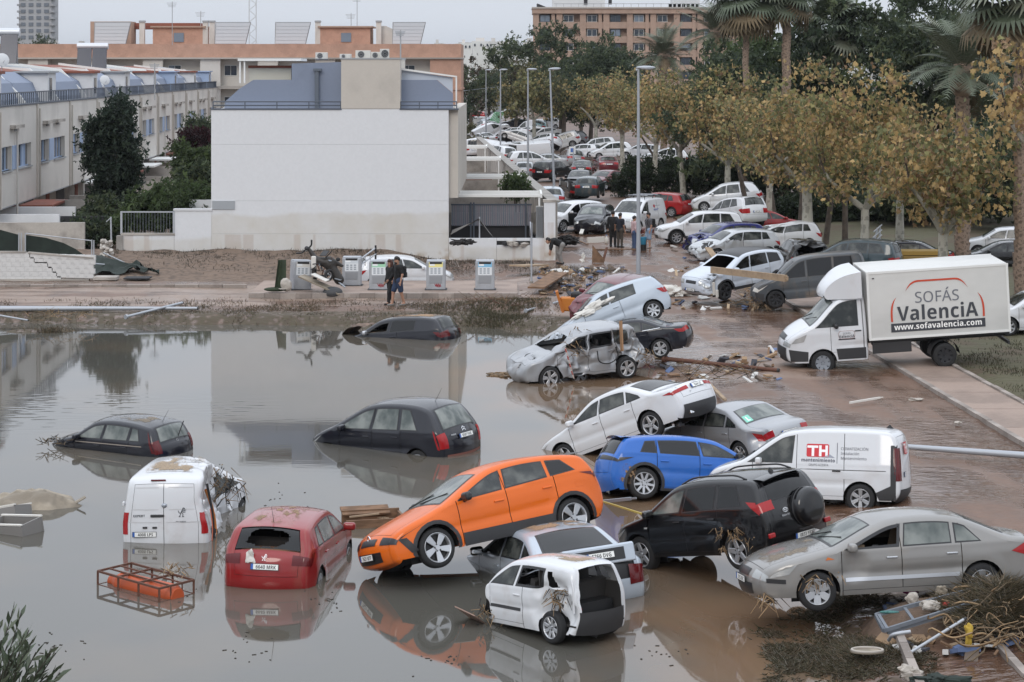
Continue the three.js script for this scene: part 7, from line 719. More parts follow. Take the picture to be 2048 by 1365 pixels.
function bigTree(label, px, D, topPx, w, n, cols, o = {}) { const X = wx(px, D), top = wy(topPx, D), r = rng(px + Math.round(D)), g = group(o.name || 'broadleaf_tree', [X, 0,-D]); tag(g, label, 'tree', 'dark trees behind the avenue'); const f = o.fork || top * 0.3; part('trunk', uvBox(limb(V(0,-0.5,0), V(0.2, f, 0),0.3,0.2,0.5, px)), darkBark, g); const cl = []; for (let k = 0; k < (o.k || 9); k++) { const a = r() * 6.283, y = lerp(f + 0.3, top - w * 0.28,(k + 0.5) / (o.k || 9)), t = 0.75 * Math.sin(Math.PI * clamp((y - f + 0.5) / (top - f + 1),0.08,0.95)), q = V(Math.cos(a) * w * t, y, Math.sin(a) * w * t); if (k % 2) part('limb', limb(V(0.2, Math.min(f, y - 0.5),0), q, 0.12,0.04,0.6, k), darkBark, g); cl.push([q.x, q.y, q.z, w * (0.35 + 0.2 * r()),(top - f) * 0.16 + 0.4, w * 0.5]); } cl.push([0, top - w * 0.35,0, w * 0.4, w * 0.35, w * 0.4]); crown(g, cl, n, o.leaf || 0.34, cols, px + 9, o.geo || leafC); }
[['tall dark evergreen in front of the brick block, left edge', 1120,260,48,7.5,5200, DARK, { fork: 5.5 }],['rounded dark tree right of the tall evergreen', 1180,250,84,7,4600, DARK],['dark tree in the middle before the brick block', 1245,255,90,6.5,4200, DARK],['brownish tree far up the avenue at the left', 975,330,102,9,3400,[[0.07,0.05,0.032],[0.055,0.05,0.03],[0.09,0.06,0.035]]],['olive brown tree far up the avenue beside it', 1030,320,110,9,3600, OLIVE],['small dark tree beside the salmon corner', 938,300,130,5,1800, DARK],['dark tree behind the two fan palms', 1490,150,78,5.5,4200, DARK],['dark green tree between the palm trunks', 1540,158,62,5,3800, GREEN],['tall airy dark tree behind the feather palm, left', 1720,150,8,5.5,4600, DARK],['tallest airy dark tree at the top of the picture', 1850,150,-30,6,4800, DARK],['dark tree at the right edge behind the palm trunk', 1985,140,40,5,3800, DARK],['dark low tree under the feather palm', 1930,128,260,4,3600, DARK],['dark low tree behind the plane trunks', 1700,140,250,5,3800, DARK],['dark low tree left of the plane trunks', 1560,140,270,5,3600, DARK],['green tree peeping over the plane crowns', 1620,170,92,5,3600, GREEN],['dark tree closing the view behind the hedge', 1400,230,150,7,4200, DARK],['dark evergreen between avenue lamps', 1125,240,140,4,2600, DARK, { fork: 5.2 }],['dark tree beyond the jam, right of the lamps', 1160,290,120,8,3400, DARK],['dark low tree at the far right behind the truck', 2040,120,250,4,3400, DARK],['dark tree in the shade behind the truck box', 1840,125,330,3.6,3200, DARK],['far dark tree on the skyline left of the solar panels', 92,420,68,4,1500, DARK],['round far tree on the left skyline', 20,430,74,5,1500, DARK]].forEach((a) => bigTree(...a));
{ // garden trees on the left
  bigTree('tall dark oval evergreen in front of the terraced row', 222,118,216,1.3,8000,[[0.035,0.055,0.038],[0.05,0.07,0.045],[0.028,0.042,0.03]], { fork: 0.9, k: 14, leaf: 0.2, name: 'evergreen_tree' });
  const bush = (label, px, py, D, w, h, n, cols, leaf = 0.2) => { const p = at(px, py, D), g = group('garden_shrub', [p.x, p.y - h * 0.2, p.z]); tag(g, label, 'shrub', 'shrubs in the gardens'); const r = rng(px), cl = []; for (let k = 0; k < 5; k++) { const a = r() * 6.28; cl.push([Math.cos(a) * w * 0.5,(r() - 0.3) * h * 0.5, Math.sin(a) * w * 0.4, w * 0.5, h * 0.4, w * 0.45]); part('stem', bar([0,-p.y - 0.4,0],[Math.cos(a) * w * 0.4,0, Math.sin(a) * w * 0.3],0.05,0.02,5), darkBark, g); } crown(g, cl, n, leaf, cols, px + 1, leafC, 'foliage'); };
  bush('dark green shrub behind the wire fence', 305,405,107,1.8,1.9,3200, GREEN); bush('dark shrub at the foot of the evergreen', 180,430,112,1.6,1.6,2200, DARK); bush('leafy shrub left of the gable house corner', 372,395,109,1.7,1.8,3000, GREEN); bush('spiky dark shrub touching the gable house', 402,360,114,1.2,1.5,2200, DARK, 0.24); bush('dark red leaved shrub further up the gardens', 378,282,150,1.9,1.5,2200,[[0.045,0.014,0.018],[0.03,0.012,0.014]]); bush('green shrub below the red leaved one', 395,318,140,1.7,1.6,2400, GREEN); bush('olive shrub up the gardens at the gable house', 405,262,165,1.5,1.8,2000, DARK); bush('low dark shrub behind the left fence post', 160,460,108,1.3,1.0,1600, DARK); bush('small shrub on the nearest pergola', 1035,372,112,0.5,0.5,500, GREEN); bush('small shrub at the foot of a plane tree by the red saloon', 1196,372,170,1.5,1.0,1200, OLIVE); bush('dark shrubbery beside the street wall far off', 945,300,230,2.2,2.0,1800, OLIVE, 0.3); bush('weedy shrub in the jam by the far wall', 935,268,280,2.2,1.6,1500, OLIVE, 0.3);
  const hedge = (label, x0, x1, py, h, D) => { const g = group('clipped_hedge'); tag(g, label, 'hedge', 'clipped hedges in the park'); const a = at(x0, py, D), b = at(x1, py, D), cl = []; for (let k = 0; k < 12; k++) cl.push([lerp(a.x, b.x, (k + 0.5) / 12),0.55 * h, -D, (b.x - a.x) / 20, h * 0.48,0.9]); crown(g, cl, 5200,0.2,[[0.02,0.034,0.014],[0.03,0.045,0.018]], x0, leafC, 'foliage'); part('stems', cl.map((c) => bar([c[0],-0.1, c[2]],[c[0], h * 0.6, c[2]],0.05,0.03,5)), darkBark, g).userData.kind = 'stuff'; }; hedge('clipped dark hedge behind the plane trunks', 1228,1545,380,2.0,158); hedge('second clipped hedge further back in the park', 1250,1600,350,1.6,185); hedge('low dark hedge behind the black wreck', 1560,1760,430,1.6,128);
  for (const [px, D, l] of [[1505,128, 'dark bare trunk beside the red saloon'],[1555,122, 'dark bent trunk right of it'],[1600,118, 'dark leaning trunk behind the thick plane tree'],[1650,112, 'dark forked trunk behind the railing'],[1690,110, 'dark slanting trunk nearest the railing'],[1300,175, 'dark trunk standing in the hedge']]) { const g = group('bare_trunk', [wx(px, D),0,-D]); tag(g, l, 'tree', 'dark trunks in the park'); part('trunk', limb(V(0,-0.2,0), V((px % 7 - 3) * 0.35,4.6,0),0.17,0.1,0.5, px), darkBark, g); part('limb', limb(V((px % 7 - 3) * 0.16,2.2,0), V((px % 5 - 2) * 0.6,4.6,0.4),0.1,0.05,0.4, px + 1), darkBark, g); }
}
// ---- palms
function frondGeo(L, droop, seed, n = 34) { const r = rng(seed), gs = [], P = (t) => V(L * t * (1 - 0.18 * droop * t), L * (0.55 * t - droop * t * t),0), pos = []; for (let k = 0; k < 10; k++) gs.push(bar(P(k / 10), P((k + 1.02) / 10),0.03 * (1 - k / 11),0.03 * (1 - (k + 1) / 11),4)); for (let k = 2; k < n; k++) { const t = k / n, p = P(t), q = P(Math.min(1, t + 0.02)).sub(p).normalize(), l = 0.62 * Math.sin(Math.PI * Math.min(0.97,0.16 + t * 0.8)) * (0.85 + 0.3 * r()); for (const s of [1,-1]) { const tip = p.clone().addScaledVector(q, l * 0.55).add(V(0,-0.25 * l + 0.1 * r(), s * l * 0.85)), w = q.clone().multiplyScalar(0.028); pos.push(p.x - w.x, p.y - w.y, p.z, p.x + w.x, p.y + w.y, p.z, tip.x, tip.y, tip.z); } } const g = new THREE.BufferGeometry(); g.setAttribute('position', new THREE.Float32BufferAttribute(pos, 3)); g.setAttribute('uv', new THREE.Float32BufferAttribute(new Float32Array(pos.length / 3 * 2),2)); g.computeVertexNormals(); gs.push(g); return merged(gs); }
function fanGeo(seed) { const r = rng(seed), pos = [], gs = [bar([0,0,0],[0.9,0.25,0],0.022,0.015,4)]; for (let k = 0; k < 22; k++) { const a = lerp(-1.9,1.9, k / 21), l = 0.8 + 0.25 * Math.cos(a * 0.7), c = V(0.9,0.25,0), d = V(Math.cos(a),0.12 - 0.1 * r(), Math.sin(a)), m = c.clone().addScaledVector(d, l * 0.65), t = c.clone().addScaledVector(d, l).add(V(0,-0.3,0)), s = V(-Math.sin(a),0, Math.cos(a)).multiplyScalar(0.06); pos.push(c.x, c.y, c.z, m.x + s.x, m.y, m.z + s.z, m.x - s.x, m.y, m.z - s.z, m.x + s.x, m.y, m.z + s.z, t.x, t.y, t.z, m.x - s.x, m.y, m.z - s.z); } const g = new THREE.BufferGeometry(); g.setAttribute('position', new THREE.Float32BufferAttribute(pos, 3)); g.setAttribute('uv', new THREE.Float32BufferAttribute(new Float32Array(pos.length / 3 * 2),2)); g.computeVertexNormals(); return merged([...gs, g]); }
const frondM = [std(0.1,0.12,0.08,0.6), std(0.075,0.095,0.058,0.6), std(0.14,0.15,0.105,0.6)], deadM = [std(0.16,0.12,0.07,0.9), std(0.11,0.085,0.05,0.9)], fronds = [frondGeo(2.6,0.55,1), frondGeo(2.8,0.85,2), frondGeo(2.4,0.3,3)], fans = [fanGeo(1), fanGeo(2)];
function palm(label, px, D, crownY, o) { const X = wx(px, D), H = wy(crownY, D), g = group(o.fan ? 'fan_palm' : 'feather_palm', [X, 0,-D]); tag(g, label, 'palm', 'palms in the park'); const r = rng(px), n = o.n || 38, sc = o.s || 1; const rings = []; for (let k = 0, m = 26; k < m; k++) rings.push(new THREE.CylinderGeometry((o.r || 0.26) * (1 - 0.1 * k / m) * 1.08,(o.r || 0.26) * (1 - 0.1 * k / m) * 0.94, H / m * 1.01,10).translate(0.03 * Math.sin(k * 1.3), H * (k + 0.5) / m, 0.03 * Math.cos(k))); part('trunk', uvBox(merged(rings)), palmBark, g); if (!o.fan) part('crownshaft', new THREE.SphereGeometry(0.5 * sc, 14,10).scale(1,1.3,1).translate(0, H - 0.2,0), palmBark, g);
  for (let k = 0; k < n; k++) { const a = k * 2.399, up = 1 - k / n, geo = o.fan ? fans[k % 2] : fronds[k % 3], m = new THREE.Mesh(geo, k > n * (o.live || 0.85) ? deadM[k % 2] : frondM[k % 3]); m.name = 'frond'; m.position.set(0, H + up * 0.25,0); m.rotation.order = 'YZX'; m.rotation.set((r() - 0.5) * 0.4, a, lerp(o.fan ? -1.3 : -0.75,1.15, up) + (r() - 0.5) * 0.2); m.scale.setScalar(sc * (0.9 + 0.25 * r())); m.castShadow = m.receiveShadow = true; g.add(m); } }
palm('feather palm with arching grey green fronds at right', 1926,98,150, { s: 1.3, n: 46, r: 0.34, live: 0.96 }); palm('feather palm with upright fronds left of the fan palms', 1432,190,70, { s: 1.5, n: 40, r: 0.34 }); palm('low feather palm in front of the brick block', 1328,205,116, { s: 1.4, n: 40, r: 0.34 }); palm('tall fan palm with a pale shaggy trunk cut by the top edge', 1573,140,-14, { fan: true, s: 1.35, n: 44, r: 0.3, live: 0.86 }); palm('fan palm with a drooping brown skirt left of the tall one', 1492,140,2, { fan: true, s: 1.5, n: 46, r: 0.22, live: 0.75 }); palm('small fan palm with hanging leaves in the middle', 1672,150,70, { fan: true, s: 1.5, n: 34, r: 0.25 }); palm('fan palm with a rough trunk at the right edge', 2042,82,4, { fan: true, s: 1.4, n: 40, r: 0.26, live: 0.7 });
{ // shrub top close to the camera at bottom left
  const g = group('olive_sapling', [wx(20,13),0,-13]); tag(g, 'leafy olive shrub top close to the camera at bottom left', 'shrub'); const r = rng(9), lg = leafB, cols = [std(0.075,0.095,0.06,0.6), std(0.05,0.07,0.04,0.6), std(0.11,0.13,0.09,0.6)]; part('stem', bar([-0.3,-1.3,0],[-0.3,5.0,0],0.05,0.02), darkBark, g);
  for (let b = 0; b < 38; b++) { const px = -20 + r() * 145, py = 1212 + r() * 160 + Math.max(0,(px - 30) * 0.7), tip = at(px, py, 13 + (r() - 0.5) * 0.5), t = V(tip.x - g.position.x, tip.y, tip.z + 13), f = V(-0.3 + (r() - 0.5) * 0.1,4.7,0); part('twig', bar(f, t, 0.006,0.003,5), darkBark, g); const d = t.clone().sub(f); for (let k = 0; k < 24; k++) { const p = f.clone().addScaledVector(d, 0.3 + 0.7 * k / 24), m = new THREE.Mesh(lg, cols[Math.floor(r() * 3)]); m.name = 'leaf'; m.position.copy(p); const up = d.clone().normalize().add(V((r() - 0.5) * 1.5,(r() - 0.5) * 0.8,(r() - 0.5) * 1.5)).normalize(); m.quaternion.setFromUnitVectors(V(0,1,0), up); m.rotateY(r() * 6); m.scale.set(0.05,0.075 + 0.03 * r(),0.05); g.add(m); } }
}
// ---- grass, weeds and trash caught on the banks
function tufts(name, label, n, fpos, h, cols, seed, lay = 0.5) { const r = rng(seed), g = new THREE.ConeGeometry(0.012,1,3,1, true).translate(0,0.5,0), m = new THREE.InstancedMesh(g, LEAF, n), d = new THREE.Object3D(), c = new THREE.Color(); for (let i = 0; i < n; i++) { let p = fpos(r), q = 0; while (q++ < 5 && fbm(p.x * 0.9 + seed, p.z * 0.6,3) < 0.5 + 0.25 * (r() - 0.5)) p = fpos(r); d.position.copy(p); if (lay > 2) { d.rotation.order = 'YXZ'; d.rotation.set(1.3 + (r() - 0.5) * 0.7, r() * 6.3,0); } else d.rotation.set((r() - 0.5) * 2 * lay, r() * 6.3,(r() - 0.5) * 2 * lay); const s = h * (0.4 + 0.9 * r()); d.scale.set(1, s, 1); d.updateMatrix(); m.setMatrixAt(i, d.matrix); const k = cols[Math.floor(r() * cols.length)], v = 0.7 + 0.6 * r(); c.setRGB(k[0] * v, k[1] * v, k[2] * v); m.setColorAt(i, c); } m.name = numbered(name); m.receiveShadow = m.castShadow = true; tag(m, label, null, null, 'stuff'); scene.add(m); }
const onGround = (px, py, jx, jd, r) => { const p = gd(px, py, -0.15), X = p.x + (r() - 0.5) * jx, D = -p.z + (r() - 0.5) * jd; return V(X, groundH(X, D),-D); }, STRAW = [[0.19,0.14,0.085],[0.13,0.105,0.06],[0.1,0.095,0.05],[0.24,0.18,0.115],[0.085,0.065,0.042]];
tufts('bank_grass', 'flattened brown grass and reeds along the far bank', 7500,(r) => onGround(r() * 1130 - 20 + (r() - 0.5) * 90,628 + 30 * (r() - 0.5) + 12 * (r() - 0.5),0.6,2, r),0.13, STRAW, 1,1.4);
tufts('shore_grass', 'green brown grass on the bank right of the dark hatchback', 5500,(r) => onGround(985 + (r() + r() - 1) * 150,640 + (r() + r() - 1) * 26,0.6,1.6, r),0.13,[[0.12,0.11,0.055],[0.15,0.12,0.07],[0.09,0.085,0.045]],2,0.8);
tufts('spit_grass', 'rough grass on the low spit at the left edge of the pond', 5200,(r) => onGround(-20 + r() * 262,655 + r() * 20,0.4,1, r),0.16, STRAW, 3,1.2);
tufts('mat_of_reeds', 'tangled green reeds washed up beside the champagne saloon', 6500,(r) => { const a = r() * 6.28, q = Math.sqrt(r()); return onGround(1690 + Math.cos(a) * 170 * q, 1258 + Math.sin(a) * 62 * q, 0.3,0.3, r).add(V(0,0.02 * r(),0)).max(V(-99, WATER + 0.01,-999)); }, 0.15,[[0.13,0.115,0.06],[0.17,0.13,0.08],[0.1,0.095,0.045],[0.2,0.15,0.1],[0.24,0.18,0.12]],4,2.6);
tufts('trampled_weeds', 'weeds and straw caught at the bottom right water edge', 9000,(r) => onGround(1540 + r() * 320,1275 + r() * 100,0.3,0.3, r).add(V(0,0.01,0)).max(V(-99, WATER + 0.01,-999)),0.14,[[0.12,0.1,0.055],[0.16,0.12,0.075],[0.1,0.09,0.05]],5,2.6);
tufts('park_grass', 'muddy grass beyond the pavement on the right', 14000,(r) => { const D = 50 + r() * 45, X = kerbX(D) + 2.1 + r() * 7; return V(X, groundH(X, D),-D); }, 0.1,[[0.08,0.075,0.03],[0.1,0.085,0.045],[0.06,0.065,0.028]],6,0.6);
tufts('heap_straw', 'straw and roots heaped on the twisted metal frame at bottom right', 11000,(r) => { const a = r() * 6.28, q = Math.sqrt(r()), p = gd(1985 + Math.cos(a) * 95 * q, 1225 + Math.sin(a) * 44 * q, 0.2); return V(p.x, 0.18 + 0.42 * (1 - q) + 0.1 * r(), p.z); }, 0.42,[[0.17,0.13,0.075],[0.12,0.1,0.055],[0.09,0.08,0.04],[0.26,0.2,0.13]],7,2.8);
tufts('rubble_straw', 'straw and sticks strewn over the silt heap by the corner pier', 2200,(r) => { const p = gd(1150 + (r() + r() - 1) * 110,558 + (r() + r() - 1) * 30,0.1), D = -p.z; return V(p.x, groundH(p.x, D) + 0.02, p.z); }, 0.22, STRAW, 8,1.5);
tufts('wall_weeds', 'dark stems and roots along the foot of the white wall', 4200,(r) => { const X = -19 + r() * 20, D = 96 + 8.3 * Math.sqrt(r()); return V(X, groundH(X, D),-D); }, 0.14,[[0.06,0.045,0.03],[0.1,0.075,0.05],[0.045,0.045,0.025]],10,1.2);
// ---------------------------------------------------------------- street furniture and wreckage
const lampMetal = std(0.36,0.38,0.41,0.45, { metalness: 0.3 }), wood = mottled([0.2,0.115,0.065],[0.11,0.065,0.04], { size: 0.8, freq: 4, seed: 61, amount: 0.8 }), paleWood = mottled([0.34,0.25,0.165],[0.2,0.14,0.09], { size: 0.8, seed: 62 }), rag = mottled([0.42,0.39,0.35],[0.22,0.17,0.13], { size: 0.5, seed: 63 }), tarp = mottled([0.2,0.165,0.12],[0.34,0.3,0.25], { size: 1.2, seed: 64, amount: 0.8 }), rust = mottled([0.12,0.05,0.03],[0.05,0.03,0.025], { size: 0.6, seed: 65 }), canvasGreen = mottled([0.011,0.019,0.015],[0.018,0.028,0.02], { size: 1, seed: 66 });
function streetLamp(label, px, D, lean = 0) { const X = wx(px, D), g = group('street_lamp', [X, 0,-D]); tag(g, label, 'street lamp', 'street lamps along the avenue'); const top = 9.08; g.rotation.z = lean; part('base', new THREE.CylinderGeometry(0.11,0.13,0.6,14).translate(0,0.2,0), lampMetal, g); part('pole', bar([0,0.4,0],[0, top, 0],0.095,0.05,14), lampMetal, g); const h = new THREE.Group(); h.name = 'lantern'; g.add(h); part('housing', new THREE.SphereGeometry(0.5,18,10).scale(0.82,0.16,0.34).translate(0.3, top + 0.06,0), lampMetal, h); part('lens', new THREE.SphereGeometry(0.34,16,8,0,6.3,1.57,1.57).scale(0.9,0.2,0.7).translate(0.36, top + 0.03,0), std(0.5,0.52,0.54,0.2), h); part('spigot', bar([-0.1, top - 0.05,0],[0.12, top + 0.05,0],0.055), lampMetal, h); }
const LD = (px) => 4400 * 9.9 / (px - 800); streetLamp('grey street lamp nearest the camera, rising behind the maroon hatchback', 1277,91.4); streetLamp('grey street lamp leaning slightly left over the street wall', 1110, LD(1108),0.035); streetLamp('grey street lamp third from the camera over the jam', 1056, LD(1056)); streetLamp('grey street lamp fourth from the camera by the tipped lorry', 1001, LD(1001)); streetLamp('grey street lamp fifth from the camera beside the fourth', 972, LD(972)); streetLamp('faint street lamp farthest up the avenue', 931, LD(931));
function pole(label, name, a, b, r0, r1, m = lampMetal) { const g = group(name); tag(g, label, 'pole'); part('shaft', bar(a, b, r0, r1,14), m, g); const d = b.clone().sub(a).normalize(); part('flange', bar(a.clone().addScaledVector(d, -0.05), a.clone().addScaledVector(d, 0.04), r0 * 1.7, r0 * 1.7,14), m, g); part('end_cap', bar(b, b.clone().addScaledVector(d, 0.05), r1 * 1.15, r1 * 0.9,10), M.plastic, g); }
const gg = (px, py, y) => gd(px, py, y); pole('long fallen lamp pole lying along the road at left', 'fallen_lamp_pole', gg(-30,618,0.12), gg(394,617,0.12),0.11,0.055); pole('grey tube propped over the fallen lamp pole', 'fallen_tube', gg(252,634,0.0), gg(364,606,0.25),0.05,0.05); pole('thin rail sticking out of the bank at the left edge', 'bent_rail', gg(-20,628,0.1), gg(55,641,-0.1),0.035,0.03); pole('fallen lamp pole lying on the mud at the right edge', 'fallen_street_pole', gg(2100,915,0.16), gg(1800,893,0.2),0.085,0.06); pole('grey tube lying across the bank beside the orange scrap', 'bank_tube', gg(1052,622,0.1), gg(1139,598,0.15),0.045,0.045); pole('dark striped bar lying in the mud behind the white saloon', 'mud_bar', gg(1330,718,0.05), gg(1556,741,0.05),0.07,0.06, rust); pole('long steel tube jutting from the frame at bottom right', 'jutting_tube', gg(1815,1310,0.0), gg(1928,1240,0.45),0.024,0.024, M.galva);
{ const s = group('sign_post'); tag(s, 'slim grey sign post standing right of the blue recycling container', 'sign post'); const a = gg(1063,568,0.15), b = at(1063,446,-a.z); part('post', bar(a, b, 0.04), M.galva, s); part('sign_disc', new THREE.CylinderGeometry(0.3,0.3,0.03,20).rotateZ(Math.PI / 2).translate(b.x - 0.05, b.y - 0.25, b.z), M.galva, s); part('collar', bar(a, a.clone().add(V(0,0.12,0)),0.07), B.concrete, s);
  const t = group('sign_post'); tag(t, 'square white sign on a post in front of the car jam', 'sign post'); const c = gg(1147,352,0), d = at(1147,296,-c.z); part('post', bar(c, d, 0.05), M.galva, t); part('sign_plate', rbox(0.55,0.62,0.03,0.04, d.x - 0.1, d.y - 0.2, d.z), M.white, t); part('sign_symbol', rbox(0.3,0.35,0.02,0.02, d.x - 0.1, d.y - 0.2, d.z + 0.02), std(0.06,0.14,0.4,0.5), t);
  const k = group('catenary_frame'); tag(k, 'railway lattice mast and wires over the far level crossing', 'mast'); for (const x of [994,998]) part('chord', bar(at(x, 240,300), at(x, 172,300),0.1), M.galva, k); for (let j = 0; j < 9; j++) part('lattice', bar(at(j % 2 ? 994 : 998,238 - j * 7,300), at(j % 2 ? 998 : 994,231 - j * 7,300),0.06), M.galva, k); part('wire', bar(at(925,182,298), at(1030,170,302),0.04), M.steel, k); part('arm', bar(at(998,190,300), at(1028,175,301),0.08), std(0.3,0.25,0.2,0.8), k); }
// recycling containers
const scrawl = {}, colMat = mottled([0.34,0.355,0.38],[0.27,0.275,0.285], { size: 1.5, rough: 0.5, amount: 0.6 });
function container(label, px, strip, o = {}) { const D = o.D || 88.7, X = wx(px, D), g = group('recycling_container', [X, o.y ?? 0.19,-D], o.turn || 0); if (o.lean) g.rotation.z = o.lean; tag(g, label, 'container', 'recycling containers on the platform'); const w = 0.77, h = 1.15, d = 0.62; part('column', rbox(w, h, d, 0.05,0, h / 2,0,3), colMat, g); part('lid', rbox(w * 0.96,0.05, d * 0.9,0.02,0, h + 0.015,0), M.galva, g); part('base_ring', box(w + 0.12,0.05, d + 0.12,0,0.0,0), M.plastic, g);
  const t = canvasTex(256,340,(c) => { c.fillStyle = '#d5d9dc'; c.fillRect(0,0,256,340); c.fillStyle = strip; c.fillRect(0,0,256,130); c.fillStyle = '#e9ecee'; c.fillRect(14,12,96,84); c.fillStyle = '#8f979f'; for (let k = 0; k < 9; k++) { c.beginPath(); c.roundRect(30 + (k % 3) * 70,160 + Math.floor(k / 3) * 54,44,34,8); c.fill(); } }); const m = part('label_sheet', new THREE.PlaneGeometry(0.56,0.52), new THREE.MeshStandardMaterial({ map: t, roughness: 0.5 }), g); m.position.set(0,0.86, d / 2 + 0.006); if (o.hatch !== false) part('lower_panel', rbox(0.5,0.3,0.02,0.01,0,0.42, d / 2 + 0.003), std(0.25,0.26,0.275,0.5), g); part('slot', rbox(0.5,0.09,0.03,0.02,0,1.09, d / 2), M.black, g); if (o.graffiti) { const q = part('graffiti', new THREE.PlaneGeometry(0.3,0.2), new THREE.MeshStandardMaterial({ transparent: true, map: scrawl.t ??= canvasTex(128,96,(c) => { c.strokeStyle = '#8e1f28'; c.lineWidth = 10; c.lineJoin = 'round'; c.beginPath(); [[10,20],[30,70],[40,24],[56,76],[70,20],[86,72],[104,30],[118,70],[70,84],[24,60],[60,44],[110,50]].forEach(([x, y], i) => i ? c.lineTo(x, y) : c.moveTo(x, y)); c.stroke(); }) }), g); q.position.set(0.08,0.2, d / 2 + 0.008); } return g; }
container('grey recycling container with a blue label, rightmost on the platform', 970, '#7fb6d6'); container('grey recycling container with a yellow label and red graffiti', 872, '#e6dc92', { graffiti: true }); container('grey recycling container with a green label behind the couple', 758, '#9fd0b0', { graffiti: true }); container('grey recycling container behind the wrecked scooter', 704, '#c9cfd4', { D: 90.4 }); container('leaning grey recycling container draped with green turf at left', 600, '#d8d5cf', { lean: -0.05, turn: 0.35, hatch: false });
{ // wreck leaning on the containers
  const D = 88.2, g = group('motor_scooter'); tag(g, 'dark wrecked motor scooter thrown up against the recycling containers', 'scooter'); const p = (x, y, d = 0) => at(x, y, D + d); const body = (pts, r, name, m) => part(name, fieldMesh(pts.map(([a, b, ra, rb]) => [[a.x, a.y, a.z],[b.x, b.y, b.z], ra, rb]), { lo: V(Math.min(...pts.flatMap((q) => [q[0].x, q[1].x])) - 0.3, Math.min(...pts.flatMap((q) => [q[0].y, q[1].y])) - 0.3,-D - 0.8), hi: V(Math.max(...pts.flatMap((q) => [q[0].x, q[1].x])) + 0.3, Math.max(...pts.flatMap((q) => [q[0].y, q[1].y])) + 0.3,-D + 0.6), res: 44, k: 0.06 }), m, g);
  const dk = mottled([0.02,0.018,0.017],[0.05,0.038,0.028], { size: 0.7, amount: 0.7, rough: 0.5 }); body([[p(617,498), p(632,520),0.07,0.12],[p(632,520), p(660,528),0.15,0.22],[p(628,515), p(628,545),0.08,0.1],[p(655,525), p(678,560),0.22,0.2],[p(660,520), p(684,532),0.14,0.06]],0, 'body', dk); { const r = rng(17); for (let k = 0; k < 16; k++) { const a = p(622 + r() * 62,505 + r() * 62,-0.35 + r() * 0.3), m = [M.black, M.steel, rust, M.plastic][k % 4]; if (k % 2) part('broken_cover', box(0.1 + r() * 0.3,0.03,0.1 + r() * 0.25, a.x, a.y, a.z, r() * 3, r() * 3), m, g); else part('frame_tube', bar(a, a.clone().add(V((r() - 0.5) * 0.9,(r() - 0.6) * 0.7,(r() - 0.5) * 0.4)),0.022), m, g); } } part('handlebar', tube([p(592,507), p(603,506), p(612,499), p(617,496), p(622,491), p(623,480)],0.035,24,8), M.black, g); part('headset', new THREE.SphereGeometry(0.09,12,8).translate(...p(613,497,-0.1).toArray()), M.plastic, g); part('mirror', new THREE.SphereGeometry(0.09,12,8).scale(1,0.9,0.3).translate(...p(676,519,-0.2).toArray()), M.black, g); const w = new THREE.Group(); w.name = 'wheel'; g.add(w); part('tyre', new THREE.TorusGeometry(0.2,0.055,10,24).translate(0,0,0), M.rubber, w); part('rim', new THREE.TorusGeometry(0.14,0.02,8,20), M.alloy, w); w.position.copy(p(657,551,-0.4)); w.rotation.set(0.2,0.9,0); part('fairing', rbox(0.2,0.5,0.1,0.05, ...p(627,525,-0.25).toArray()), M.foam, g); part('fork', bar(p(640,535), p(690,575,-0.2),0.035), M.steel, g);
  const s = group('cupboard_wreck'); tag(s, 'broken brown and white cupboard panel lying under the scooter', 'panel'); part('board', beam(p(602,552,-0.5), p(684,588,-0.9),0.75,0.06), tarp, s); part('white_face', beam(p(625,548,-0.7), p(655,562,-0.85),0.5,0.03), M.foam, s); const s2 = group('dark_basin'); tag(s2, 'dark plastic basin at the platform edge under the scooter', 'basin'); part('shell', new THREE.SphereGeometry(0.4,18,10,0,6.3,0,1.57).scale(1,0.5,0.7).rotateX(0.5).translate(...p(665,585,-1.0).toArray()), M.plastic, s2); part('rim', new THREE.TorusGeometry(0.38,0.02,6,24).scale(1,0.7,1).rotateX(2.0).translate(...p(665,586,-1.0).toArray()), M.black, s2);
  const c = group('turf_roll'); tag(c, 'strip of green artificial turf hanging from the leaning container', 'turf'); part('hanging_turf', skin([[0,0],[1,0],[1,1],[0,1]],(u, v) => { const q = p(lerp(548,572, u) + v * 8 * (1 - u) + (v > 0.9 ? 0 : 0), lerp(582,520, v),-0.6 - 0.5 * (1 - v) + 0.15 * Math.sin(u * 5)); return [q.x, q.y, q.z]; }, 0.12,0.08), mottled([0.022,0.034,0.013],[0.012,0.02,0.008], { size: 0.4 }), c); part('turf_foot', new THREE.SphereGeometry(0.35,16,8).scale(1.3,0.25,0.8).translate(...p(550,579,-0.9).toArray()), mottled([0.022,0.034,0.013],[0.012,0.02,0.008], { size: 0.4 }), c);
  const r = group('leaning_railing'); tag(r, 'thin metal stair railing leaning behind the containers', 'railing'); part('rail', bar(p(697,536,2), p(750,497,3),0.035), M.galva, r); part('lower_rail', bar(p(700,545,2), p(752,508,3),0.03), M.galva, r); for (let k = 0; k < 6; k++) part('baluster', bar(p(700 + k * 10,534 - k * 7.4,2 + k * 0.2), p(700 + k * 10,550 - k * 6,2 + k * 0.2),0.014), M.black, r); part('end_post', bar(p(751,491,3), p(751,536,3),0.04), M.black, r);
  const bx = group('paper_bag'); tag(bx, 'crumpled white bag at the foot of the leaning container', 'bag'); part('bag', new THREE.IcosahedronGeometry(0.26,1).scale(0.9,1.1,0.6).rotateZ(0.4).translate(...p(572,570,-1.1).toArray()), rag, bx); part('bag_fold', box(0.3,0.02,0.3, ...p(566,578,-1.2).toArray(),0.4), rag, bx);
}
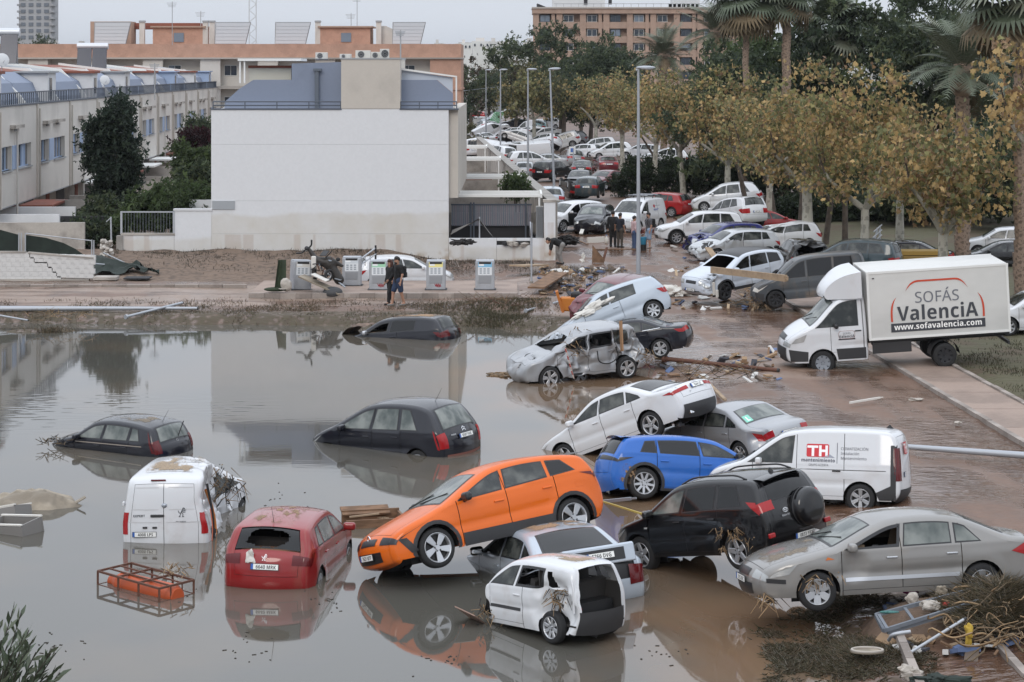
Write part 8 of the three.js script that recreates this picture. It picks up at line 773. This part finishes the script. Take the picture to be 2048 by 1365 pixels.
{ // cracked white block wall with a leaning fence at far left
  const D = 94.4, g = group('cracked_block_wall'); tag(g, 'cracked white block wall with a stepped split at the left edge', 'wall'); const bl = [mottled([0.58,0.58,0.575],[0.49,0.46,0.42], { size: 2 }), mottled([0.59,0.59,0.585],[0.5,0.47,0.43], { size: 2.6 })]; const y0 = wy(562, D), hB = (wy(505, D) - y0) / 6; for (let r = 0; r < 6; r++) for (let c = 0; c < 14; c++) { const x0 = -40 + c * 18 + (r % 2) * 9, x1 = Math.min(187 + r * 0.4, x0 + 17.8); if (x1 - x0 < 4) continue; const split = 60 + (5 - r) * 12, right = x0 > split - 6, dx = right ? 1.6 : 0, dy = right ? -0.05 - 0.0006 * (x0 - split) : 0; if (r === 0 && x0 > 120) continue; part('block', box(wx(x1, D) - wx(x0, D), hB * 0.985,0.22, wx((x0 + x1) / 2 + dx, D), y0 + hB * (r + 0.5) + dy, -D), bl[(r * 5 + c) % 2], g); } part('footing', box(wx(178, D) - wx(-40, D),0.22,0.3, wx(69, D), y0 - 0.02,-D), B.plinth, g); part('coping', box(wx(52, D) - wx(-40, D),0.06,0.3, wx(6, D), wy(504, D),-D), B.plinth, g); part('coping', beam(at(56,505, D), at(187,516, D),0.3,0.06), B.plinth, g);
  const f = group('leaning_fence'); tag(f, 'leaning wire fence with dark green shade netting on the cracked wall', 'fence'); for (const [x, a, b] of [[37,466,503],[42,466,503],[50,467,505],[183,480,513],[187,481,514]]) part('post', bar(at(x, a, D - 0.05), at(x, b, D - 0.05),0.028), M.galva, f); part('rail', bar(at(51,467, D - 0.05), at(184,482, D - 0.05),0.02), M.galva, f); const poly = (pts, m, name) => { const s = new THREE.ShapeGeometry(new THREE.Shape(pts.map(([x, y]) => new THREE.Vector2(wx(x, D + 0.15), wy(y, D + 0.15))))); s.translate(0,0,-D - 0.15); part(name, s, m, f); }; poly([[-40,450],[0,460],[38,470],[38,504],[-40,504]], canvasGreen, 'netting'); poly([[50,470],[92,476],[126,486],[150,498],[170,512],[50,506]], canvasGreen, 'netting');
  const wls = group('porch_wall'); tag(wls, 'white porch wall behind the cracked block wall', 'wall'); part('upper_wall', uvBox(fr(-20,414,150,434,111,0.2)), B.white, wls); part('lower_wall', uvBox(fr(-20,429,118,478,107,0.2)), B.white, wls); part('plant_trough', uvBox(fr(118,433,205,478,108,0.3)), B.dark, wls); part('side_wall', uvBox(fr(110,400,182,420,116,0.2)), B.concrete, wls);
  const t = group('collapsed_netting'); tag(t, 'dark green netting and fence collapsed onto the silt in front of the gardens', 'netting'); part('net', skin([[0,0],[1,0],[1,1],[0,1]],(u, v) => { const q = gd(lerp(188,318, u), lerp(530 + 14 * u + 5 * vn(u * 9,1),548 - 4 * vn(u * 8,5), v),0.15), h = 0.3 * (1 - u) * (1 - v) + 0.3 * vn(u * 9, v * 6) - 0.06; return [q.x, groundH(q.x, -q.z) + 0.08 + h, q.z]; }, 0.06,0.12), canvasGreen, t); part('fallen_post', bar(gd(190,528,0.5), gd(268,535,0.2),0.035), M.galva, t); part('fallen_post', bar(gd(206,506,0.9), gd(262,532,0.3),0.03), M.galva, t); part('fallen_slab', rbox(1.0,0.14,0.8,0.02, ...gd(212,556,0.1).toArray()), B.plinth, t); part('fallen_slab', rbox(1.1,0.06,0.9,0.02, ...gd(275,556,0.1).toArray()), B.dark, t);
  const gb = group('gabion'); tag(gb, 'wire cage of pale stones by the garden entrance', 'gabion'); const r = rng(6); for (let k = 0; k < 40; k++) part('stone', new THREE.IcosahedronGeometry(0.1 + r() * 0.08,0).scale(1,0.8,0.8).rotateY(r() * 3).translate(...at(202 + r() * 20,482 + r() * 32,100 + r() * 0.4).toArray()), k % 2 ? B.cream : B.plinth, gb); const post = group('garden_post'); tag(post, 'leaning grey post at the garden entrance', 'post'); part('shaft', bar(at(221,434,101), at(222,486,101),0.04), M.galva, post); part('bracket', bar(at(221,436,101), at(212,444,101),0.02), M.galva, post);
}
{ // gas cage in the water
  const g = group('gas_bottle_cage'); tag(g, 'dark wire cage with an orange gas bottle floating at lower left', 'cage'); const c = [[195,1143],[262,1127],[387,1161],[318,1178]].map(([x, y]) => gd(x, y, -0.06)), low = c.map((p) => V(p.x, -0.55, p.z)), m = rust; const ed = (a, b, r = 0.022) => part('bar', beam(a, b, r * 1.6, r * 1.6), m, g); for (let k = 0; k < 4; k++) { ed(c[k], c[(k + 1) % 4]); ed(c[k], low[k]); ed(c[k].clone().lerp(low[k],0.5), c[(k + 1) % 4].clone().lerp(low[(k + 1) % 4],0.5),0.014); } for (const t of [0.34,0.67]) { ed(c[0].clone().lerp(c[3], t), c[1].clone().lerp(c[2], t)); ed(c[0].clone().lerp(c[3], t), low[0].clone().lerp(low[3], t)); ed(c[1].clone().lerp(c[2], t), low[1].clone().lerp(low[2], t)); } for (const t of [0.33,0.66]) { ed(c[0].clone().lerp(c[1], t), c[3].clone().lerp(c[2], t),0.016); ed(c[3].clone().lerp(c[2], t), low[3].clone().lerp(low[2], t),0.014); }
  const gb = group('gas_bottle'); tag(gb, 'orange gas bottle lying inside the floating cage', 'gas bottle'); const a = c[0].clone().lerp(c[1],0.35), b = c[3].clone().lerp(c[2],0.5), o = std(0.42,0.075,0.02,0.5), ax = b.clone().sub(a); const q = (t) => a.clone().lerp(b, t).setY(-0.27); part('bottle', [bar(q(0.2), q(0.95),0.2,0.2,20), bar(q(0.08), q(0.2),0.09,0.2,20), bar(q(0.95), q(1.02),0.2,0.14,20)], o, gb); part('collar', bar(q(0.03), q(0.09),0.1,0.1,14), o, gb);
  const bundle = (nm, label, cat, x, y, n, seed, mats, sp, len, Y = -0.25) => { const e = group(nm); tag(e, label, cat); const r = rng(seed), p = gd(x, y, Y); for (let k = 0; k < n; k++) { const s = p.clone().add(V((r() - 0.5) * sp, (r() - 0.2) * 0.12,(r() - 0.5) * sp)); part('twig', bar(s, s.clone().add(V((r() - 0.5) * len, r() * len * 0.3,(r() - 0.5) * len)),0.01,0.006,4), mats[k % mats.length], e); } }; bundle('twig_clump', 'clump of twigs caught on the floating cage', 'twigs', 345,1150,30,3, REED, 0.7,0.4,-0.02); bundle('twig_clump', 'clump of twigs at the sunken hatchback nose by the left edge', 'twigs', 112,888,40,4,[REED[2], M.seat],0.7,0.6,-0.2); bundle('twig_clump', 'tangle of black branches in the mud behind the white saloon', 'twigs', 1430,752,60,5,[REED[2], M.seat, REED[1]],2.4,1.5,0.05); bundle('twig_clump', 'dark stems sticking out beside the pale crossover bumper', 'twigs', 1500,608,50,6, REED, 2.0,1.2,0.05); bundle('twig_clump', 'matted sticks on the bank above the fallen tube', 'twigs', 1010,604,70,7,[REED[1], REED[2], rust],3.0,1.0,0.3); bundle('twig_clump', 'dry plants on the left bank by the fallen pole', 'twigs', 130,634,60,8,[REED[1], REED[2], REED[0]],2.4,0.8,0.05);
  const f = (label, x, y, w, d, seed) => { const e = group('floating_litter'); tag(e, label, 'litter'); const p = gd(x, y, WATER + 0.01), r = rng(seed); for (let k = 0; k < 60; k++) { const a = r() * 6.28, q = Math.sqrt(r()); part('scrap', box(0.08 + r() * 0.16,0.03,0.05 + r() * 0.1, p.x + Math.cos(a) * w * q, WATER + 0.01 + r() * 0.03, p.z + Math.sin(a) * d * q, r() * 3), REED[1 + (k % 2)], e); } }; f('dark raft of floating litter left of the crumpled off-roader', 1015,750,0.7,0.5,2); f('dark raft of floating litter under the crumpled off-roader nose', 1090,750,0.9,0.6,3);
}
{ // furniture and tarpaulin at left
  const t = group('sunken_tarpaulin'); tag(t, 'bulging muddy tarpaulin showing above the water at the left edge', 'tarpaulin'); const p = gd(60,1010, WATER); part('sheet', skin([[-1,-1],[1,-1],[1,1],[-1,1]],(u, v) => [p.x + u * 1.25, WATER - 0.12 + 0.42 * Math.max(0,1 - u * u * 0.9 - v * v * 1.1) + 0.14 * (vn(u * 5, v * 4) - 0.5) + 0.1 * Math.abs(vn(u * 9 + 4, v * 3) - 0.5), p.z + v * 0.75],0.06,0.08), tarp, t); part('torn_corner', box(0.34,0.02,0.2, p.x + 1.05, WATER + 0.1, p.z + 0.1,0.3,0,0.5), tarp, t); const dr = (label, x, y, turn, tilt) => { const g = group('drawer'); tag(g, label, 'drawer'); const q = gd(x, y, -0.15); g.position.set(q.x, -0.42, q.z); g.rotation.set(tilt * 1.6, turn, 0.16); const wl = (w, h, d, a, b, c) => part('panel', box(w, h, d, a, b, c), std(0.2,0.19,0.18,0.7), g); wl(1.05,0.3,0.04,0,0.17,0.3); wl(1.05,0.3,0.04,0,0.17,-0.3); wl(0.04,0.34,0.56,0.5,0.17,0); wl(0.04,0.34,0.56,-0.5,0.17,0); part('bottom', box(1,0.02,0.56,0,0.02,0), wood, g); part('front_edge', box(1.07,0.03,0.05,0,0.355,0.3), M.foam, g); part('back_edge', box(1.07,0.03,0.05,0,0.355,-0.3), M.foam, g); }; dr('grey drawer floating nearest the camera at the left edge', 28,1048,-0.5,0.1); dr('grey drawer floating behind the first one', 5,1024,-0.35,-0.1);
  const c = group('sunken_cupboard'); tag(c, 'brown wooden cupboard lying in the water between red and orange cars', 'cupboard'); const a = gd(745,1050, WATER); c.position.set(a.x, WATER, a.z); c.rotation.y = 0.25; part('side_panel', box(1.2,0.3,0.05,0,0.02,0.3), wood, c); part('back_panel', box(1.2,0.5,0.05,0,0.02,-0.25), wood, c); part('shelf', box(1.15,0.03,0.5,0,0.02,0), rust, c); part('end_panel', box(0.05,0.36,0.5,0.58,0.04,0), wood, c); part('lid', box(1.0,0.04,0.35,-0.1,0.24,-0.3,0,0.3), wood, c); part('batten', beam([-0.5,0.2,0.1],[0.1,0.26,0.2],0.05,0.03), paleWood, c);
}
{ // tangled bed frame heap at bottom right
  const g = group('twisted_bed_frame'); tag(g, 'twisted grey steel bed frame full of silt at bottom right', 'bed frame'); const p = (x, y, h) => gd(x, y, h); const st = std(0.2,0.22,0.25,0.5, { metalness: 0.4 }); for (const [a, b] of [[[1768,1262,0.15],[1958,1203,0.5]],[[1752,1231,0.2],[1832,1210,0.35]],[[1832,1210,0.35],[1945,1180,0.5]],[[1768,1262,0.15],[1752,1231,0.2]],[[1775,1266,0.1],[1960,1209,0.45]]]) part('rail', beam(p(...a), p(...b),0.05,0.06), st, g); for (let k = 0; k < 4; k++) part('slat', beam(p(lerp(1775,1950, k / 3.3), lerp(1258,1204, k / 3.3),0.28), p(lerp(1758,1930, k / 3.3), lerp(1230,1186, k / 3.3),0.32),0.05,0.02), st, g); part('leg', tube([p(1778,1281,0.1), p(1788,1270,0.25), p(1822,1264,0.3)],0.03,10,6), M.galva, g);
  const s = group('silt_mound'); tag(s, 'mound of wet brown silt held in the bed frame', 'mound'); s.userData.kind = 'structure'; const q = gd(1860,1228,0.1); part('silt', skin([[-1,-1],[1,-1],[1,1],[-1,1]],(u, v) => [q.x + u * 1.35,0.32 * Math.exp(-u * u * 1.4 - v * v * 1.6) * 1.1 + 0.1 * vn(u * 4, v * 4) - 0.24 + u * 0.06 + 0.2 * (1 - Math.max(u * u, v * v)) - 0.45 * Math.pow(Math.max(u * u, v * v),2), q.z + v * 0.9],0.1,0.12), mottled([0.16,0.105,0.07],[0.09,0.06,0.045], { size: 1, amount: 0.8, seed: 90, rough: 0.7, bump: 0.03 }), s); s.userData.label = 'mound of wet brown silt held in the bed frame'; delete s.userData.category;
  const b = group('magenta_bucket'); tag(b, 'magenta bucket upside down beside the champagne saloon', 'bucket'); const w = gd(1822,1186,0.22); b.position.copy(w); part('pail', new THREE.CylinderGeometry(0.1,0.125,0.22,20).translate(0,0.11,0), std(0.42,0.02,0.2,0.45), b); part('rim', new THREE.TorusGeometry(0.125,0.012,6,20).rotateX(Math.PI / 2).translate(0,0.01,0), std(0.38,0.02,0.18,0.45), b);
  const knot = group('root_tangle'); tag(knot, 'tangle of bent roots and reeds on the right end of the bed frame', 'roots'); { const r = rng(14); for (let k = 0; k < 90; k++) { const a = gd(1900 + r() * 150,1175 + r() * 110,0.1 + r() * 0.5), pts = [a]; for (let j = 0; j < 3; j++) pts.push(pts[j].clone().add(V((r() - 0.5) * 0.6,(r() - 0.55) * 0.3,(r() - 0.5) * 0.5))); part('root', tube(pts, 0.006 + r() * 0.012,10,4), REED[k % 3], knot); } }
  const cloth = (nm, label, x, y, h, m, sx, sy, sz, seed) => { const e = group(nm); tag(e, label, 'cloth'); const o = gd(x, y, h); part('cloth', crumple(0.17, sx, sy * 0.8, sz, seed).translate(o.x, o.y, o.z), m, e); return e; };
  cloth('yellow_cloth', 'yellow cloth hanging from the straw heap', 1938,1268,0.3, std(0.4,0.27,0.04,0.9),0.35,1.0,0.35,1); cloth('white_cloth', 'white rag on the silt of the bed frame', 1862,1212,0.4, rag, 1.0,0.5,0.6,2); cloth('red_cloth', 'red rag beside the white one on the bed frame', 1893,1209,0.4, std(0.4,0.04,0.03,0.9),0.6,0.3,0.4,3); cloth('grey_cloth', 'dirty grey cloth below the magenta bucket', 1828,1205,0.3, rag, 0.7,0.8,0.5,4); cloth('plastic_bag', 'crumpled white plastic bag at the bottom edge', 1822,1345,0.05, rag, 1.1,0.7,0.6,5); cloth('beige_cloth', 'beige cloth hanging over the upper rail of the frame', 1885,1180,0.5, tarp, 0.6,0.7,0.4,6); cloth('road_rag', 'pale rag lying on the muddy road below the truck', 1832,799,0.03, rag, 1.0,0.25,0.6,7); cloth('road_litter', 'small white carton on the mud near the pavement kerb', 1915,846,0.05, rag, 0.6,0.3,0.35,8); cloth('green_tarpaulin', 'dark green tarpaulin at the bottom edge', 1880,1360,0.05, canvasGreen, 2.0,0.4,0.8,9); cloth('teal_cloth', 'teal plastic scrap at the left end of the bed frame', 1775,1225,0.25, std(0.05,0.16,0.15,0.6),0.7,0.15,0.3,10); cloth('white_bundle', 'white bundle by the broken bumper of the pale crossover', 1352,584,0.12, rag, 1.8,0.8,0.8,11); cloth('brown_rug', 'brown rug washed up before the grey minivan', 1530,612,0.15, tarp, 2.6,0.7,1.2,12); cloth('black_bags', 'pile of dark sacks beside the street corner pier', 1130,482,0.35, M.seat, 4.0,1.7,2.0,13); cloth('bank_rag', 'white rag on the silt heap', 1212,553,0.2, rag, 1.5,0.6,0.8,14); cloth('torn_sheet', 'torn white sheet standing in the mud by the brown board', 1166,520,0.3, M.foam, 0.6,1.8,0.4,15); cloth('wall_sack', 'black sack hanging over the broken garden wall', 925,484,1.0, M.seat, 3.0,1.0,1.0,16);
  const ring = group('foam_tray'); tag(ring, 'dirty white foam tray stranded in the weeds', 'tray'); const o = gd(1735,1306,0.0); part('rim', new THREE.TorusGeometry(0.24,0.022,8,24).scale(1,0.6,1).rotateX(Math.PI / 2).translate(o.x, 0.04, o.z), rag, ring); part('tray_bottom', new THREE.CylinderGeometry(0.26,0.26,0.02,20).scale(1,1,0.6).translate(o.x, 0.02, o.z), tarp, ring);
}
{ // timbers, boards and other scrap on the road
  const board = (label, name, a, b, w, h, m, cat = 'plank') => { const g = group(name); tag(g, label, cat); part('timber', uvBox(beam(a, b, w, h),1), m, g); const d = b.clone().sub(a); part('splinter', beam(a.clone().addScaledVector(d, 0.98), b.clone().addScaledVector(d.normalize(),0.12), w * 0.4, h * 0.6), m, g); };
  board('pale timber beam lying across the pale crossover flank', 'timber_beam', at(1424,540,84.3), at(1572,557,80.4),0.14,0.24, paleWood, 'beam'); board('pale plank standing against the dented hatchback wheel', 'leaning_plank', at(1416,496,103), at(1432,518,101.8),0.3,0.06, paleWood); board('brown door lying on the silt heap by the sign post', 'wooden_door', gd(1072,576,0.3), gd(1120,546,0.55),0.7,0.07, wood, 'door'); board('orange brown panel leaning on the garden wall foot', 'wooden_panel', gd(1034,532,0.5), gd(1078,530,0.4),0.8,0.06, paleWood, 'panel'); board('long batten lying by the white saloon boot', 'long_batten', gd(1405,755,0.05), gd(1450,800,0.05),0.1,0.06, paleWood); board('yellow rod propped on the black off-roader', 'yellow_rod', at(1206,1004,43), at(1296,1032,41),0.03,0.03, std(0.45,0.35,0.08,0.6), 'rod'); board('steel exhaust pipe sticking out under the blue hatchback', 'exhaust_pipe', at(1204,1004,43.5), at(1262,998,43.2),0.06,0.06, M.steel, 'pipe'); board('black panel floating before the grey minivan', 'black_sheet', gd(1472,608,0.08), gd(1512,606,0.12),0.8,0.05, M.plastic, 'panel'); board('broken kerb beam in front of the dark blue car', 'white_plank', gd(1175,482,0.1), gd(1208,480,0.1),0.1,0.35, M.foam); board('white plank leaning on the dark blue car', 'propped_plank', at(1162,468,120), at(1170,446,121.5),0.2,0.05, M.foam); board('plank in the puddle behind the group', 'puddle_plank', gd(1190,499,0.06), gd(1272,499,0.06),0.15,0.05, wood); board('brown stick on the mud by the pier', 'mud_stick', gd(1150,478,0.1), gd(1176,490,0.08),0.09,0.05, wood); board('board floating at the right of the red hatchback', 'floating_board', gd(700,1030,-0.25), gd(768,1036,-0.2),0.1,0.03, paleWood); board('white pipe lying across the pavement slabs', 'white_pipe', gd(1700,806,0.1), gd(1760,796,0.14),0.05,0.05, M.foam, 'pipe');
  const tri = group('broken_board'); tag(tri, 'triangular brown board standing in the mud before the group', 'board'); const D = gd(1195,526,0).z * -1; part('upright', new THREE.ExtrudeGeometry(new THREE.Shape([[1184,526],[1185,490],[1210,520],[1208,526]].map(([x, y]) => new THREE.Vector2(wx(x, D), wy(y, D)))), { depth: 0.04, bevelEnabled: false }).translate(0,0,-D), wood, tri); part('brace', beam(at(1206,524, D), at(1214,495, D + 0.3),0.12,0.03), rust, tri);
  const or = group('orange_scrap'); tag(or, 'broken orange machine cover beside the maroon hatchback', 'scrap'); const q = gd(1136,630,0.1); part('cover', rbox(0.55,0.5,0.5,0.06, q.x, 0.5, q.z), std(0.5,0.17,0.02,0.6), or); part('back_plate', box(0.1,0.8,0.5, q.x - 0.3,0.6, q.z + 0.1,0,0,0.3), std(0.45,0.14,0.02,0.6), or); part('motor', rbox(0.5,0.4,0.4,0.1, q.x + 0.35,0.75, q.z), M.black, or);
  const mb = group('torn_bumper'); tag(mb, 'torn white bumper in the mud left of the pale crossover', 'bumper'); const e = gd(1350,588,0.1); part('skin', crumple(0.22,3.2,0.9,0.9,4).translate(e.x, 0.2, e.z), M.foam, mb); part('bracket', box(0.9,0.08,0.4, e.x + 0.3,0.06, e.z - 0.2,0.4), M.black, mb);
  const rl = group('leaning_gate'); tag(rl, 'grey metal gate leaning by the plane tree above the truck', 'gate'); for (let k = 0; k < 6; k++) part('bar', bar(at(1738 + k * 2,524 - k * 12,96), at(1764,500 - k * 10,96.5),0.03), M.galva, rl); part('frame', bar(at(1760,452,96.5), at(1760,525,96.5),0.045), M.galva, rl); part('frame', bar(at(1738,524,96), at(1756,456,96.4),0.04), M.galva, rl);
  const sk = group('yellow_skip'); tag(sk, 'ochre yellow beam structure behind the truck roof', 'skip'); part('upper_beam', fr(1768,503,1898,511,96,1.2), std(0.28,0.18,0.04,0.7), sk); part('lower_beam', fr(1772,514,1898,526,95.6,1.2), std(0.24,0.15,0.035,0.7), sk); part('end_post', fr(1766,503,1774,540,95.8,0.3), std(0.2,0.13,0.03,0.7), sk);
  const r = rng(31), m = new THREE.InstancedMesh(new THREE.BoxGeometry(1,1,1), new THREE.MeshStandardMaterial({ roughness: 0.9 }),520), d = new THREE.Object3D(), c = new THREE.Color(); const zones = [[1080,1250,535,590,230],[1330,1560,490,620,110],[1780,2040,1195,1300,90],[1300,1560,700,760,60],[560,700,572,586,30]]; let i = 0; for (const [x0, x1, y0, y1, n] of zones) for (let k = 0; k < n && i < 520; k++, i++) { const p = gd(lerp(x0, x1, r()), lerp(y0, y1, r()),0.05), D = -p.z; d.position.set(p.x, groundH(p.x, D) + 0.05, p.z); d.rotation.set(r() - 0.5, r() * 6, r() - 0.5); d.scale.set(0.08 + r() * 0.5,0.02 + r() * 0.06,0.04 + r() * 0.22); d.updateMatrix(); m.setMatrixAt(i, d.matrix); const k2 = [[0.3,0.2,0.12],[0.55,0.54,0.52],[0.12,0.09,0.07],[0.2,0.12,0.07],[0.05,0.05,0.06],[0.1,0.14,0.25],[0.4,0.3,0.2]][Math.floor(r() * 7)]; c.setRGB(...k2); m.setColorAt(i, c); } m.name = 'strewn_rubble'; tag(m, 'small scraps of wood and plastic strewn over the mud', null, null, 'stuff'); m.castShadow = m.receiveShadow = true; scene.add(m);
  const m2 = new THREE.InstancedMesh(new THREE.BoxGeometry(1,1,1), new THREE.MeshStandardMaterial({ roughness: 0.9, color: 0x2a251f }),110), r2 = rng(32); for (let k = 0; k < 110; k++) { const cx = [130,360,480,660,900,1330,560,250][k % 8], cy = [1290,1190,1300,1200,1320,1310,1000,690][k % 8], p = gd(cx + (r2() - 0.5) * (r2() * 220), cy + (r2() - 0.5) * (r2() * 80), WATER); d.position.set(p.x, WATER + 0.004, p.z); d.rotation.set(0, r2() * 6,0); d.scale.set(0.015 + r2() * r2() * 0.1,0.01,0.01 + r2() * 0.02); d.updateMatrix(); m2.setMatrixAt(k, d.matrix); } m2.name = 'floating_leaves'; tag(m2, 'tiny dark leaves floating on the still water', null, null, 'stuff'); scene.add(m2);
  scene.fog = new THREE.FogExp2(0xd3d9e2,0.00006);
}
scene.traverse((o) => { delete o.car; });
renderer.render(scene, camera);
